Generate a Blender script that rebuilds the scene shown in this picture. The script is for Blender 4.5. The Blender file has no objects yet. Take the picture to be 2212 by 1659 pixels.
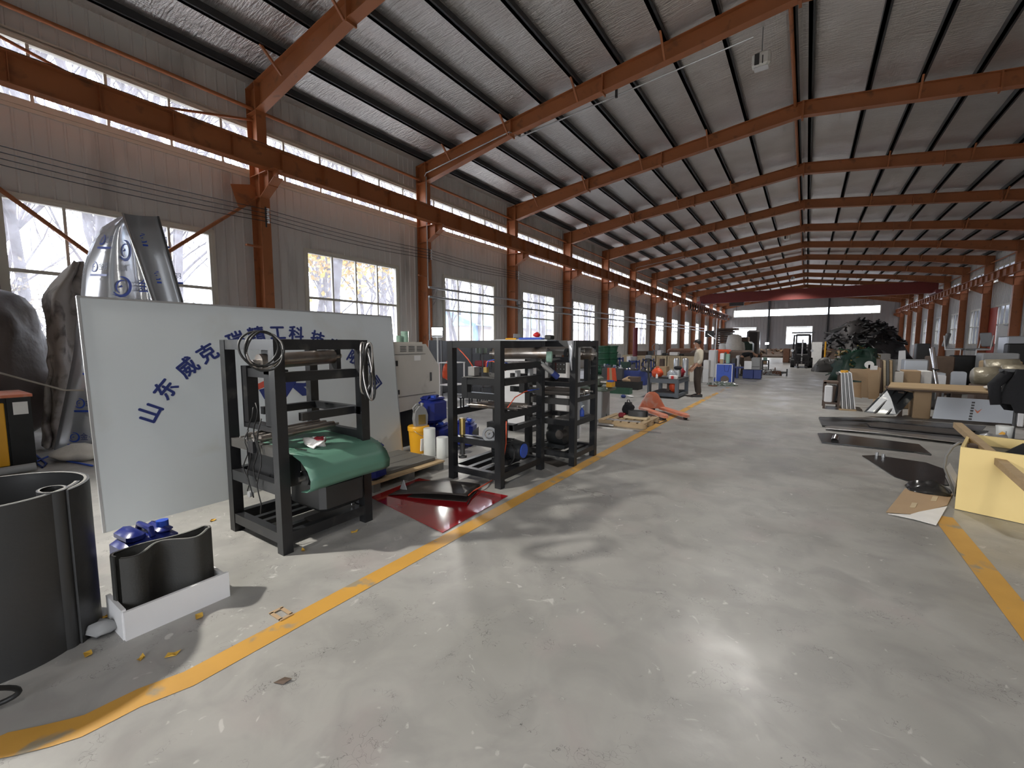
import bpy, math, random
from mathutils import Vector, Matrix, Euler
random.seed(7)
scn = bpy.context.scene
COL = scn.collection
PI = math.pi
# ------------------------------------------------------------------ camera
F, CX, CY, EYE = 940.0, 1106.0, 829.5, 1.6
VPX, VPY = 1742.0, 743.0
pitch = math.atan((CY - VPY) / F)
yaw = math.atan((VPX - CX) / math.hypot(F, CY - VPY))
FH = Vector((-math.sin(yaw), math.cos(yaw), 0)); RT = Vector((math.cos(yaw), math.sin(yaw), 0))
FW = FH * math.cos(pitch) - Vector((0, 0, math.sin(pitch)))
UPV = Vector((0, 0, math.cos(pitch))) + FH * math.sin(pitch)
CAM = Vector((0, 0, EYE))
cd = bpy.data.cameras.new('camera'); cam = bpy.data.objects.new('camera', cd); COL.objects.link(cam)
cd.sensor_width = 36.0; cd.lens = F / 2212.0 * 36.0; cd.clip_start = 0.05; cd.clip_end = 500
mw = Matrix((RT, UPV, -FW)).transposed().to_4x4(); mw.translation = CAM
cam.matrix_world = mw
scn.camera = cam
# ------------------------------------------------------------------ world, lights, exposure
w = bpy.data.worlds.new('overcast_sky'); scn.world = w; w.use_nodes = True
bg = w.node_tree.nodes['Background']
bg.inputs[0].default_value = (0.93, 0.955, 1.0, 1); bg.inputs[1].default_value = 11.0
scn.view_settings.view_transform = 'Standard'; scn.view_settings.look = 'None'
scn.view_settings.exposure = 0.0; scn.view_settings.gamma = 1.0; scn.view_settings.use_curve_mapping = False
FLOOD1, FLOOD2 = 1000.0, 250.0      # lamp powers (W) of the two floodlights
def portal(name, loc, rot, sx, sy):
    l = bpy.data.lights.new(name, 'AREA'); l.shape = 'RECTANGLE'; l.size = sx; l.size_y = sy
    l.cycles.is_portal = True
    o = bpy.data.objects.new(name, l); o.location = loc; o.rotation_euler = rot; COL.objects.link(o)
portal('daylight_portal_clerestory', (-12.5, 40.2, 6.77), (0, -PI / 2, 0), 1.25, 88)
portal('daylight_portal_windows', (-12.5, 40.2, 2.97), (0, -PI / 2, 0), 2.85, 88)
portal('daylight_portal_gable', (-1, 84.1, 6.77), (-PI / 2, 0, 0), 19.6, 1.2)
portal('daylight_portal_added_door', (2.0, -5.75, 2.1), (PI / 2, 0, 0), 5, 4.2)
# ------------------------------------------------------------------ photo pixel -> place helpers
def ray(x, y): return FW + RT * ((x - CX) / F) + UPV * ((CY - y) / F)
def G(x, y, z=0.0):
    d = ray(x, y); return CAM + d * ((z - EYE) / d.z)
def GX(x, y, X):
    d = ray(x, y); return CAM + d * (X / d.x)
def GY(x, y, Y):
    d = ray(x, y); return CAM + d * (Y / d.y)
# ------------------------------------------------------------------ materials
MATS = {}
def M(name, col, rough=0.5, metal=0.0, var=0.12, vs=6.0, bump=0.0, bs=40.0, spec=0.5, stain=None, ss=2.0, smin=.5, smax=.65, stretch=None, coat=0.0):
    if name in MATS: return MATS[name]
    m = bpy.data.materials.new(name); m.use_nodes = True; nt = m.node_tree; N = nt.nodes; L = nt.links
    b = N['Principled BSDF']
    b.inputs['Roughness'].default_value = rough; b.inputs['Metallic'].default_value = metal
    b.inputs['Specular IOR Level'].default_value = spec
    if coat: b.inputs['Coat Weight'].default_value = coat
    tc = N.new('ShaderNodeTexCoord'); src = tc.outputs['Object']
    if stretch:
        mp = N.new('ShaderNodeMapping'); mp.inputs['Scale'].default_value = stretch
        L.new(src, mp.inputs['Vector']); src = mp.outputs['Vector']
    nz = N.new('ShaderNodeTexNoise'); nz.inputs['Scale'].default_value = vs; nz.inputs['Detail'].default_value = 5
    L.new(src, nz.inputs['Vector'])
    mx = N.new('ShaderNodeMix'); mx.data_type = 'RGBA'
    a = [max(0, c * (1 - var)) for c in col]; c2 = [min(1, c * (1 + var)) for c in col]
    mx.inputs['A'].default_value = (*a, 1); mx.inputs['B'].default_value = (*c2, 1)
    L.new(nz.outputs['Fac'], mx.inputs['Factor']); out = mx.outputs['Result']
    if stain:
        n2 = N.new('ShaderNodeTexNoise'); n2.inputs['Scale'].default_value = ss; n2.inputs['Detail'].default_value = 6
        n2.inputs['Distortion'].default_value = .4
        L.new(src, n2.inputs['Vector'])
        mr = N.new('ShaderNodeMapRange'); mr.inputs['From Min'].default_value = smin; mr.inputs['From Max'].default_value = smax
        L.new(n2.outputs['Fac'], mr.inputs['Value'])
        m2 = N.new('ShaderNodeMix'); m2.data_type = 'RGBA'; m2.inputs['B'].default_value = (*stain, 1)
        L.new(mr.outputs['Result'], m2.inputs['Factor']); L.new(out, m2.inputs['A']); out = m2.outputs['Result']
    L.new(out, b.inputs['Base Color'])
    if bump:
        n3 = N.new('ShaderNodeTexNoise'); n3.inputs['Scale'].default_value = bs; n3.inputs['Detail'].default_value = 4
        L.new(src, n3.inputs['Vector'])
        bp = N.new('ShaderNodeBump'); bp.inputs['Strength'].default_value = bump; bp.inputs['Distance'].default_value = 0.02
        L.new(n3.outputs['Fac'], bp.inputs['Height']); L.new(bp.outputs['Normal'], b.inputs['Normal'])
    MATS[name] = m
    return m
def EM(name, col, strength):
    m = bpy.data.materials.new(name); m.use_nodes = True; nt = m.node_tree
    b = nt.nodes['Principled BSDF']; b.inputs['Base Color'].default_value = (*col, 1)
    b.inputs['Emission Color'].default_value = (*col, 1); b.inputs['Emission Strength'].default_value = strength
    MATS[name] = m; return m

def floor_mat():
    m = bpy.data.materials.new('worn_concrete'); m.use_nodes = True; nt = m.node_tree; N = nt.nodes; L = nt.links
    b = N['Principled BSDF']; tc = N.new('ShaderNodeTexCoord')
    def noise(s, d=6, dist=0):
        n = N.new('ShaderNodeTexNoise'); n.inputs['Scale'].default_value = s; n.inputs['Detail'].default_value = d
        n.inputs['Distortion'].default_value = dist; L.new(tc.outputs['Object'], n.inputs['Vector']); return n
    def rng(o, a, c, x=0, y=1):
        r = N.new('ShaderNodeMapRange'); r.inputs['From Min'].default_value = a; r.inputs['From Max'].default_value = c
        r.inputs['To Min'].default_value = x; r.inputs['To Max'].default_value = y; L.new(o, r.inputs['Value']); return r.outputs['Result']
    def mix(f, a, bcol):
        x = N.new('ShaderNodeMix'); x.data_type = 'RGBA'; L.new(f, x.inputs['Factor'])
        if isinstance(a, tuple): x.inputs['A'].default_value = (*a, 1)
        else: L.new(a, x.inputs['A'])
        x.inputs['B'].default_value = (*bcol, 1); return x.outputs['Result']
    c = mix(rng(noise(.8).outputs['Fac'], .35, .65), (.30, .295, .275), (.40, .39, .37))
    c = mix(rng(noise(3.2, 8, .6).outputs['Fac'], .42, .62, 0, .55), c, (.24, .235, .225))
    c = mix(rng(noise(1.7, 6, .3).outputs['Fac'], .56, .7, 0, .5), c, (.36, .315, .305))
    # short dark scratches and chips
    v = N.new('ShaderNodeTexVoronoi'); v.feature = 'DISTANCE_TO_EDGE'; v.inputs['Scale'].default_value = 9
    nd = noise(5, 4); mp = N.new('ShaderNodeVectorMath'); mp.operation = 'ADD'
    L.new(tc.outputs['Object'], mp.inputs[0]); L.new(nd.outputs['Color'], mp.inputs[1]); L.new(mp.outputs['Vector'], v.inputs['Vector'])
    ln = rng(v.outputs['Distance'], .0, .018, 1, 0); msk = rng(noise(4.4, 8, 1.0).outputs['Fac'], .55, .62)
    mm = N.new('ShaderNodeMath'); mm.operation = 'MULTIPLY'; L.new(ln, mm.inputs[0]); L.new(msk, mm.inputs[1])
    c = mix(mm.outputs[0], c, (.07, .068, .062))
    # pale scuffs
    c = mix(rng(noise(6.5, 9, 2.0).outputs['Fac'], .66, .72, 0, .6), c, (.62, .61, .58))
    L.new(c, b.inputs['Base Color'])
    rr = rng(noise(1.3, 5).outputs['Fac'], .35, .65, .30, .52)
    # wiped, polished streak beside the yellow line
    sp = N.new('ShaderNodeMapping'); sp.inputs['Location'].default_value = (2.0, -4.27, 0)
    sp.vector_type = 'POINT'
    L.new(tc.outputs['Object'], sp.inputs['Vector'])
    sc = N.new('ShaderNodeVectorMath'); sc.operation = 'MULTIPLY'; sc.inputs[1].default_value = (2.2, 9.0, 0)
    L.new(sp.outputs['Vector'], sc.inputs[0])
    ln2 = N.new('ShaderNodeVectorMath'); ln2.operation = 'LENGTH'; L.new(sc.outputs['Vector'], ln2.inputs[0])
    wet = rng(ln2.outputs['Value'], .7, 1.0, 1, 0); wn = rng(noise(9, 4, 1).outputs['Fac'], .48, .54)
    wm = N.new('ShaderNodeMath'); wm.operation = 'MULTIPLY'; L.new(wet, wm.inputs[0]); L.new(wn, wm.inputs[1])
    rx = N.new('ShaderNodeMix'); rx.data_type = 'FLOAT'; L.new(wm.outputs[0], rx.inputs['Factor']); L.new(rr, rx.inputs['A']); rx.inputs['B'].default_value = .06
    L.new(rx.outputs['Result'], b.inputs['Roughness'])
    bp = N.new('ShaderNodeBump'); bp.inputs['Strength'].default_value = .25; bp.inputs['Distance'].default_value = .01
    L.new(noise(7, 8).outputs['Fac'], bp.inputs['Height']); L.new(bp.outputs['Normal'], b.inputs['Normal'])
    MATS['floor'] = m; return m

def foil_mat():
    m = bpy.data.materials.new('bubble_foil'); m.use_nodes = True; nt = m.node_tree; N = nt.nodes; L = nt.links
    b = N['Principled BSDF']; tc = N.new('ShaderNodeTexCoord')
    b.inputs['Metallic'].default_value = .85
    n = N.new('ShaderNodeTexNoise'); n.inputs['Scale'].default_value = .9; n.inputs['Detail'].default_value = 6; L.new(tc.outputs['Object'], n.inputs['Vector'])
    mx = N.new('ShaderNodeMix'); mx.data_type = 'RGBA'; mx.inputs['A'].default_value = (.62, .57, .54, 1); mx.inputs['B'].default_value = (.86, .84, .82, 1)
    L.new(n.outputs['Fac'], mx.inputs['Factor']); L.new(mx.outputs['Result'], b.inputs['Base Color'])
    b.inputs['Roughness'].default_value = .38
    wv = N.new('ShaderNodeTexVoronoi'); wv.inputs['Scale'].default_value = 17; wv.inputs['Randomness'].default_value = .25; L.new(tc.outputs['Object'], wv.inputs['Vector'])
    mp = N.new('ShaderNodeMapping'); mp.inputs['Scale'].default_value = (1.2, 7, 1); L.new(tc.outputs['Object'], mp.inputs['Vector'])
    cr = N.new('ShaderNodeTexNoise'); cr.inputs['Scale'].default_value = 2.2; cr.inputs['Detail'].default_value = 7; cr.inputs['Distortion'].default_value = .8; L.new(mp.outputs['Vector'], cr.inputs['Vector'])
    b1 = N.new('ShaderNodeBump'); b1.inputs['Strength'].default_value = .6; b1.inputs['Distance'].default_value = .012; L.new(wv.outputs['Distance'], b1.inputs['Height'])
    b2 = N.new('ShaderNodeBump'); b2.inputs['Strength'].default_value = .5; b2.inputs['Distance'].default_value = .09; L.new(cr.outputs['Fac'], b2.inputs['Height'])
    L.new(b1.outputs['Normal'], b2.inputs['Normal']); L.new(b2.outputs['Normal'], b.inputs['Normal'])
    MATS['foil'] = m; return m

def glass_mat():
    m = bpy.data.materials.new('dusty_glass'); m.use_nodes = True; nt = m.node_tree; N = nt.nodes; L = nt.links
    out = N['Material Output']; N.remove(N['Principled BSDF'])
    tr = N.new('ShaderNodeBsdfTransparent'); tr.inputs[0].default_value = (.90, .92, .96, 1)
    tl = N.new('ShaderNodeBsdfTranslucent'); tl.inputs[0].default_value = (.85, .86, .95, 1)
    gl = N.new('ShaderNodeBsdfGlossy'); gl.inputs['Roughness'].default_value = .08
    tc = N.new('ShaderNodeTexCoord'); n = N.new('ShaderNodeTexNoise'); n.inputs['Scale'].default_value = 5; n.inputs['Detail'].default_value = 5; L.new(tc.outputs['Object'], n.inputs['Vector'])
    r = N.new('ShaderNodeMapRange'); r.inputs['From Min'].default_value = .3; r.inputs['From Max'].default_value = .7; r.inputs['To Min'].default_value = .06; r.inputs['To Max'].default_value = .13
    L.new(n.outputs['Fac'], r.inputs['Value'])
    a = N.new('ShaderNodeMixShader'); L.new(r.outputs['Result'], a.inputs[0]); L.new(tr.outputs[0], a.inputs[1]); L.new(tl.outputs[0], a.inputs[2])
    c = N.new('ShaderNodeMixShader'); c.inputs[0].default_value = .05; L.new(a.outputs[0], c.inputs[1]); L.new(gl.outputs[0], c.inputs[2])
    L.new(c.outputs[0], out.inputs['Surface'])
    MATS['glass'] = m; return m
floor_mat(); foil_mat(); glass_mat()
def clear_mat(name, col, t=.75):
    m = bpy.data.materials.new(name); m.use_nodes = True; nt = m.node_tree; N = nt.nodes; L = nt.links
    b = N['Principled BSDF']; b.inputs['Base Color'].default_value = (*col, 1); b.inputs['Roughness'].default_value = .12
    tr = N.new('ShaderNodeBsdfTransparent'); tr.inputs[0].default_value = (*[min(1, c * 1.1) for c in col], 1)
    x = N.new('ShaderNodeMixShader'); x.inputs[0].default_value = t
    L.new(b.outputs[0], x.inputs[1]); L.new(tr.outputs[0], x.inputs[2]); L.new(x.outputs[0], N['Material Output'].inputs['Surface'])
    MATS[name] = m; return m

M('orange', (.40, .140, .052), .5, var=.16, vs=1.5, stain=(.20, .085, .04), ss=3, smin=.58, smax=.75)
M('wallsheet', (.66, .645, .62), .45, var=.08, vs=.7, stain=(.36, .34, .32), ss=1.2, smin=.55, smax=.8, stretch=(1, 1, .25))
M('wallback', (.40, .39, .38), .7)
M('cream_trim', (.66, .63, .55), .5, var=.06)
M('purlin', (.030, .031, .033), .5, var=.3)
M('crane_red', (.21, .035, .028), .5)
M('gable', (.40, .375, .36), .6, var=.1, vs=.5)
M('blacksteel', (.012, .0125, .014), .38, var=.25, vs=3, stain=(.06, .057, .052), ss=5, smin=.6, smax=.8)
M('dustysteel', (.05, .048, .045), .6, var=.3)
M('steel', (.50, .48, .46), .32, .9, var=.15, vs=9)
M('roller', (.33, .30, .275), .30, .85, var=.15, vs=4, stain=(.22, .17, .13), ss=6)
M('chrome', (.75, .75, .76), .15, 1.0, var=.05)
M('galv', (.55, .56, .57), .35, .7)
M('white', (.75, .75, .76), .5, var=.05)
M('boardwhite', (.60, .64, .66), .42, var=.05, vs=1.5, stain=(.52, .53, .50), ss=1.3, smin=.55, smax=.75)
M('navy', (.022, .035, .16), .5)
M('signred', (.55, .09, .06), .5)
M('bluecan', (.012, .022, .17), .28, var=.25, vs=4)
M('blue', (.02, .07, .45), .4)
M('bluepaint', (.035, .085, .42), .45, var=.12)
M('navypaint', (.03, .05, .20), .45, var=.15)
M('greenbelt', (.085, .19, .14), .42, var=.06)
M('green', (.02, .085, .045), .4, var=.2)
M('palegreen', (.25, .40, .32), .5)
M('darkgreen', (.02, .05, .035), .5, var=.3)
M('felt', (.045, .045, .042), .75, var=.12, bump=.2, bs=90)
M('feltedge', (.20, .195, .185), .8)
M('pvcgrey', (.040, .041, .042), .42, var=.12, vs=3, bump=.12, bs=14)
M('rubber', (.014, .014, .014), .55, var=.2)
M('tarp', (.085, .065, .055), .55, var=.25, vs=3, bump=.5, bs=7)
M('tarplight', (.30, .265, .235), .7, var=.25, vs=3, bump=.5, bs=7, stain=(.12, .10, .09), ss=4)
M('yellow', (.72, .36, .02), .4, var=.08)
M('yellowbox', (.78, .60, .26), .55, var=.06, vs=3)
M('bucket', (.80, .40, .02), .35, var=.05)
M('creamcab', (.56, .53, .48), .42, var=.05, stain=(.40, .37, .33), ss=3, smin=.6, smax=.8)
M('blackbase', (.006, .006, .006), .5)
M('greyslab', (.115, .11, .10), .55, var=.2)
M('redsheet', (.30, .012, .016), .10, var=.2, vs=2, coat=.5)
M('brownsheet', (.045, .038, .034), .45, var=.25)
M('wood', (.42, .30, .17), .7, var=.25, vs=3, stretch=(1, 8, 8))
M('plywood', (.50, .39, .25), .65, var=.15, vs=2, stretch=(1, 6, 6))
M('palewood', (.55, .44, .28), .65, var=.2, stretch=(1, 6, 6))
M('darkwood', (.10, .065, .045), .7, var=.3)
M('cardboard', (.42, .29, .17), .75, var=.1, vs=4)
M('paper', (.80, .79, .77), .7)
M('plastic_white', (.72, .74, .72), .35)
M('orangered', (.62, .075, .02), .45, var=.15)
M('jack_orange', (.62, .19, .10), .5, var=.25, vs=7, stain=(.55, .38, .32), ss=6, smin=.5, smax=.7)
M('red', (.55, .02, .02), .4)
M('crimson', (.25, .015, .025), .5)
M('hosered', (.70, .10, .04), .4)
M('grey', (.27, .275, .28), .5)
M('tablegrey', (.10, .115, .135), .45)
M('darkgrey', (.06, .06, .062), .5, var=.25)
M('lathegreen', (.12, .15, .12), .5, var=.2)
M('motorblack', (.02, .021, .022), .35, var=.3)
M('rust', (.15, .07, .04), .7, var=.4, vs=9)
M('scrap', (.045, .04, .04), .6, var=.5, vs=8)
M('scrapbrown', (.10, .07, .055), .7, var=.4, vs=6)
M('platesteel', (.10, .10, .105), .35, .4, var=.3, stain=(.02, .02, .02), ss=2.5)
M('plateblack', (.02, .02, .021), .22, var=.5, vs=2)
M('silverpanel', (.40, .42, .45), .35, .5, var=.12, vs=2)
M('panelpatch', (.06, .065, .07), .4, .3, var=.3, stain=(.42, .42, .38), ss=4, smin=.52, smax=.62)
M('skin', (.42, .23, .15), .5, var=.08)
M('hair', (.012, .010, .009), .6)
M('sweater', (.55, .50, .40), .85, var=.08, bump=.2, bs=120)
M('trousers', (.055, .040, .032), .8, var=.15)
M('shoe', (.03, .028, .028), .6)
M('blackcloth', (.010, .010, .012), .9, bump=.3, bs=30)
M('plasticfilm', (.62, .64, .68), .22, .55, var=.05, vs=1.5)
M('lampwhite', (.80, .79, .74), .4)
M('leaf', (.60, .36, .05), .7)
M('bark', (.115, .10, .105), .9)
M('gold', (.62, .40, .06), .8)
M('outground', (.33, .32, .29), .95, var=.2, vs=.4)
M('dark_wall', (.06, .06, .065), .9)
M('shedwall', (.62, .50, .47), .8)
M('shedroof', (.25, .50, .58), .5)
M('shedtrim', (.12, .25, .55), .5)
M('insulator', (.80, .80, .80), .25)
M('maroonpipe', (.16, .02, .03), .5)
M('sack', (.55, .52, .47), .8, var=.2, bump=.4, bs=14)
M('bubblewrap', (.34, .30, .22), .3, .2, var=.3, bump=.6, bs=16)
M('brass', (.45, .33, .12), .35, .8)
M('twine', (.30, .27, .23), .9)
clear_mat('clearplastic', (.75, .80, .85), .6)
EM('lamp_glow', (1, .97, .90), 60.0)
EM('red_glow', (1, .02, .02), 2.0)
EM('weld_glow', (.9, .95, 1), 120.0)
# ------------------------------------------------------------------ mesh builder
class MB:
    def __init__(s): s.v = []; s.f = []
    def add(s, vs, fs):
        o = len(s.v); s.v += [tuple(v) for v in vs]; s.f += [tuple(i + o for i in f) for f in fs]; return s
    def box(s, a, b, rot=None, piv=None):
        (x0, y0, z0), (x1, y1, z1) = a, b
        vs = [Vector(p) for p in ((x0, y0, z0), (x1, y0, z0), (x1, y1, z0), (x0, y1, z0), (x0, y0, z1), (x1, y0, z1), (x1, y1, z1), (x0, y1, z1))]
        if rot:
            c = Vector(piv) if piv else sum(vs, Vector()) / 8; R = Euler(rot).to_matrix(); vs = [c + R @ (v - c) for v in vs]
        return s.add(vs, [(0, 3, 2, 1), (4, 5, 6, 7), (0, 1, 5, 4), (1, 2, 6, 5), (2, 3, 7, 6), (3, 0, 4, 7)])
    def cbox(s, c, d, rot=None):
        return s.box([c[i] - d[i] / 2 for i in range(3)], [c[i] + d[i] / 2 for i in range(3)], rot, c)
    def bbox(s, a, b, bev=.01, rot=None, piv=None):   # bevelled box: chamfered vertical edges and top rim
        x0, y0, z0 = a; x1, y1, z1 = b; e = min(bev, (x1 - x0) * .45, (y1 - y0) * .45, (z1 - z0) * .45)
        def ring(i, z): return [(x0 + i + e, y0 + i, z), (x1 - i - e, y0 + i, z), (x1 - i, y0 + i + e, z), (x1 - i, y1 - i - e, z), (x1 - i - e, y1 - i, z), (x0 + i + e, y1 - i, z), (x0 + i, y1 - i - e, z), (x0 + i, y0 + i + e, z)]
        vs = [Vector(p) for p in ring(e, z0) + ring(0, z0 + e) + ring(0, z1 - e) + ring(e, z1)]
        if rot:
            c = Vector(piv) if piv else sum(vs, Vector()) / len(vs); R = Euler(rot).to_matrix(); vs = [c + R @ (v - c) for v in vs]
        fs = [tuple(reversed(range(8))), tuple(range(24, 32))]
        for k in range(3):
            for i in range(8): fs.append((k * 8 + i, k * 8 + (i + 1) % 8, k * 8 + 8 + (i + 1) % 8, k * 8 + 8 + i))
        return s.add(vs, fs)
    def cyl(s, p0, p1, r, n=12, r2=None, cap=True):
        p0 = Vector(p0); p1 = Vector(p1); r2 = r if r2 is None else r2
        d = (p1 - p0).normalized(); a = Vector((0, 0, 1)) if abs(d.z) < .9 else Vector((1, 0, 0))
        u = d.cross(a).normalized(); t = d.cross(u)
        vs = []
        for p, q in ((p0, r), (p1, r2)):
            for i in range(n):
                an = 2 * PI * i / n; vs.append(p + u * (q * math.cos(an)) + t * (q * math.sin(an)))
        fs = [(i, n + i, n + (i + 1) % n, (i + 1) % n) for i in range(n)]
        if cap: fs += [tuple(range(n)), tuple(reversed(range(n, 2 * n)))]
        return s.add(vs, fs)
    def ring(s, c, ax, r, ri, h, n=20):                # thick ring around axis ax
        d = Vector(ax).normalized(); a = Vector((0, 0, 1)) if abs(d.z) < .9 else Vector((1, 0, 0))
        u = d.cross(a).normalized(); t = d.cross(u); c = Vector(c); vs = []
        for q, k in ((r, 0), (r, 1), (ri, 1), (ri, 0)):
            for i in range(n):
                an = 2 * PI * i / n; vs.append(c + d * (h * k) + u * (q * math.cos(an)) + t * (q * math.sin(an)))
        fs = []
        for k in range(4):
            for i in range(n): fs.append((k * n + i, ((k + 1) % 4) * n + i, ((k + 1) % 4) * n + (i + 1) % n, k * n + (i + 1) % n))
        return s.add(vs, fs)
    def tube(s, pts, r, n=6, closed=False, cap=True):
        pts = [Vector(p) for p in pts]; m = len(pts); vs = []; pu = None
        for k in range(m):
            if closed: d = pts[(k + 1) % m] - pts[k - 1]
            else: d = pts[min(k + 1, m - 1)] - pts[max(k - 1, 0)]
            d = d.normalized() if d.length > 1e-9 else Vector((0, 0, 1))
            if pu is None:
                a = Vector((0, 0, 1)) if abs(d.z) < .9 else Vector((1, 0, 0)); u = d.cross(a).normalized()
            else:
                u = pu - d * pu.dot(d); u = u.normalized() if u.length > 1e-6 else d.orthogonal().normalized()
            pu = u; t = d.cross(u); q = r[k] if isinstance(r, (list, tuple)) else r
            for i in range(n):
                an = 2 * PI * i / n; vs.append(pts[k] + u * (q * math.cos(an)) + t * (q * math.sin(an)))
        fs = []
        for k in range(m if closed else m - 1):
            k2 = (k + 1) % m
            for i in range(n): fs.append((k * n + i, k2 * n + i, k2 * n + (i + 1) % n, k * n + (i + 1) % n))
        if cap and not closed: fs += [tuple(range(n)), tuple(reversed(range((m - 1) * n, m * n)))]
        return s.add(vs, fs)
    def lathe(s, prof, loc=(0, 0, 0), n=20, sx=1, sy=1, cap=True):
        lx, ly, lz = loc; m = len(prof); vs = []
        for r, z in prof:
            for i in range(n):
                an = 2 * PI * i / n; vs.append((lx + r * sx * math.cos(an), ly + r * sy * math.sin(an), lz + z))
        fs = []
        for k in range(m - 1):
            for i in range(n): fs.append((k * n + i, k * n + (i + 1) % n, (k + 1) * n + (i + 1) % n, (k + 1) * n + i))
        if cap: fs += [tuple(reversed(range(n))), tuple(range((m - 1) * n, m * n))]
        return s.add(vs, fs)
    def prism(s, poly, ext):
        n = len(poly); e = Vector(ext); a = [Vector(p) for p in poly]; vs = a + [p + e for p in a]
        return s.add(vs, [tuple(range(n)), tuple(reversed(range(n, 2 * n)))] + [(i, n + i, n + (i + 1) % n, (i + 1) % n) for i in range(n)])
    def slab(s, poly, nrm, t): return s.prism(poly, Vector(nrm).normalized() * t)
    def bar(s, p0, p1, wd, ht, up=(0, 0, 1)):          # rectangular bar between two points
        p0 = Vector(p0); p1 = Vector(p1); d = (p1 - p0).normalized(); a = Vector(up)
        if abs(d.dot(a)) > .95: a = Vector((1, 0, 0))
        u = d.cross(a).normalized() * (wd / 2); t = u.normalized().cross(d) * (ht / 2)
        vs = [p0 - u - t, p0 + u - t, p0 + u + t, p0 - u + t, p1 - u - t, p1 + u - t, p1 + u + t, p1 - u + t]
        return s.add(vs, [(0, 3, 2, 1), (4, 5, 6, 7), (0, 1, 5, 4), (1, 2, 6, 5), (2, 3, 7, 6), (3, 0, 4, 7)])
    def grid(s, fn, nu, nv, closeu=False):
        vs = [fn(i / nu, j / nv) for j in range(nv + 1) for i in range(nu + 1)]
        fs = [(j * (nu + 1) + i, j * (nu + 1) + i + 1, (j + 1) * (nu + 1) + i + 1, (j + 1) * (nu + 1) + i) for j in range(nv) for i in range(nu)]
        return s.add(vs, fs)
    def shell(s, fn, nu, nv, off):                      # thick sheet: grid and an offset copy, rims closed
        A = [[Vector(fn(i / nu, j / nv)) for i in range(nu + 1)] for j in range(nv + 1)]
        def nrm(i, j):
            du = A[j][min(i + 1, nu)] - A[j][max(i - 1, 0)]; dv = A[min(j + 1, nv)][i] - A[max(j - 1, 0)][i]
            q = du.cross(dv); return q.normalized() if q.length > 1e-9 else Vector((0, 0, 1))
        o = len(s.v); W = nu + 1; T = W * (nv + 1)
        for j in range(nv + 1):
            for i in range(W): s.v.append(tuple(A[j][i]))
        for j in range(nv + 1):
            for i in range(W): s.v.append(tuple(A[j][i] + nrm(i, j) * off))
        id_ = lambda i, j, k: o + k * T + j * W + i
        for j in range(nv):
            for i in range(nu):
                s.f.append((id_(i, j, 0), id_(i, j + 1, 0), id_(i + 1, j + 1, 0), id_(i + 1, j, 0)))
                s.f.append((id_(i, j, 1), id_(i + 1, j, 1), id_(i + 1, j + 1, 1), id_(i, j + 1, 1)))
        for i in range(nu):
            s.f.append((id_(i, 0, 0), id_(i + 1, 0, 0), id_(i + 1, 0, 1), id_(i, 0, 1)))
            s.f.append((id_(i, nv, 0), id_(i, nv, 1), id_(i + 1, nv, 1), id_(i + 1, nv, 0)))
        for j in range(nv):
            s.f.append((id_(0, j, 0), id_(0, j, 1), id_(0, j + 1, 1), id_(0, j + 1, 0)))
            s.f.append((id_(nu, j, 0), id_(nu, j + 1, 0), id_(nu, j + 1, 1), id_(nu, j, 1)))
        return s
    def sphere(s, c, r, n=12, m=8, sc=(1, 1, 1)):
        prof = [(r * math.sin(PI * k / m) + 1e-5, -r * math.cos(PI * k / m)) for k in range(m + 1)]
        k0 = len(s.v); s.lathe(prof, (0, 0, 0), n)
        for i in range(k0, len(s.v)):
            x, y, z = s.v[i]; s.v[i] = (c[0] + x * sc[0], c[1] + y * sc[1], c[2] + z * sc[2])
        return s
    def jitter(s, a, f=3.0, seed=0):
        from mathutils import noise as _n
        for i, v in enumerate(s.v):
            q = _n.noise_vector(Vector(v) * f + Vector((seed * 7.1, seed * 3.3, seed * 1.7))); s.v[i] = (v[0] + q.x * a, v[1] + q.y * a, v[2] + q.z * a)
        return s
    def mesh(s, name, mat, smooth=False):
        me = bpy.data.meshes.new(name); me.from_pydata(s.v, [], s.f); me.update()
        if mat: me.materials.append(MATS[mat] if isinstance(mat, str) else mat)
        if smooth:
            for p in me.polygons: p.use_smooth = True
            if smooth is not True:
                try: me.set_sharp_from_angle(angle=smooth)
                except Exception: pass
        return me
    def build(s, name, mat, parent=None, smooth=False):
        return OB(name, s.mesh(name, mat, smooth), parent)
SM = math.radians(40)
def OB(name, me, parent=None, loc=None, rz=None):
    o = bpy.data.objects.new(name, me); COL.objects.link(o)
    if parent: o.parent = parent
    if loc is not None: o.location = loc
    if rz is not None: o.rotation_euler = (0, 0, rz)
    return o
def tag(o, label=None, cat=None, group=None, kind=None):
    if label: o['label'] = label
    if cat: o['category'] = cat
    if group: o['group'] = group
    if kind: o['kind'] = kind
    return o
def thing(name, label, cat, loc=(0, 0, 0), rz=0, group=None):
    o = bpy.data.objects.new(name, None); COL.objects.link(o); o.location = loc; o.rotation_euler = (0, 0, rz); o.empty_display_size = .1
    return tag(o, label, cat, group)
def dup(root, loc=None, rz=None, label=None, scale=None):
    def cp(o, par):
        c = o.copy(); COL.objects.link(c); c.parent = par
        if par is not None: c.matrix_parent_inverse = o.matrix_parent_inverse.copy()
        for ch in kids.get(o, ()): cp(ch, c)
        return c
    kids = {}
    for o in COL.objects:
        if o.parent: kids.setdefault(o.parent, []).append(o)
    r = cp(root, None)
    if loc is not None: r.location = loc
    if rz is not None: r.rotation_euler = (0, 0, rz)
    if label: r['label'] = label
    if scale: r.scale = scale
    return r
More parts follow.
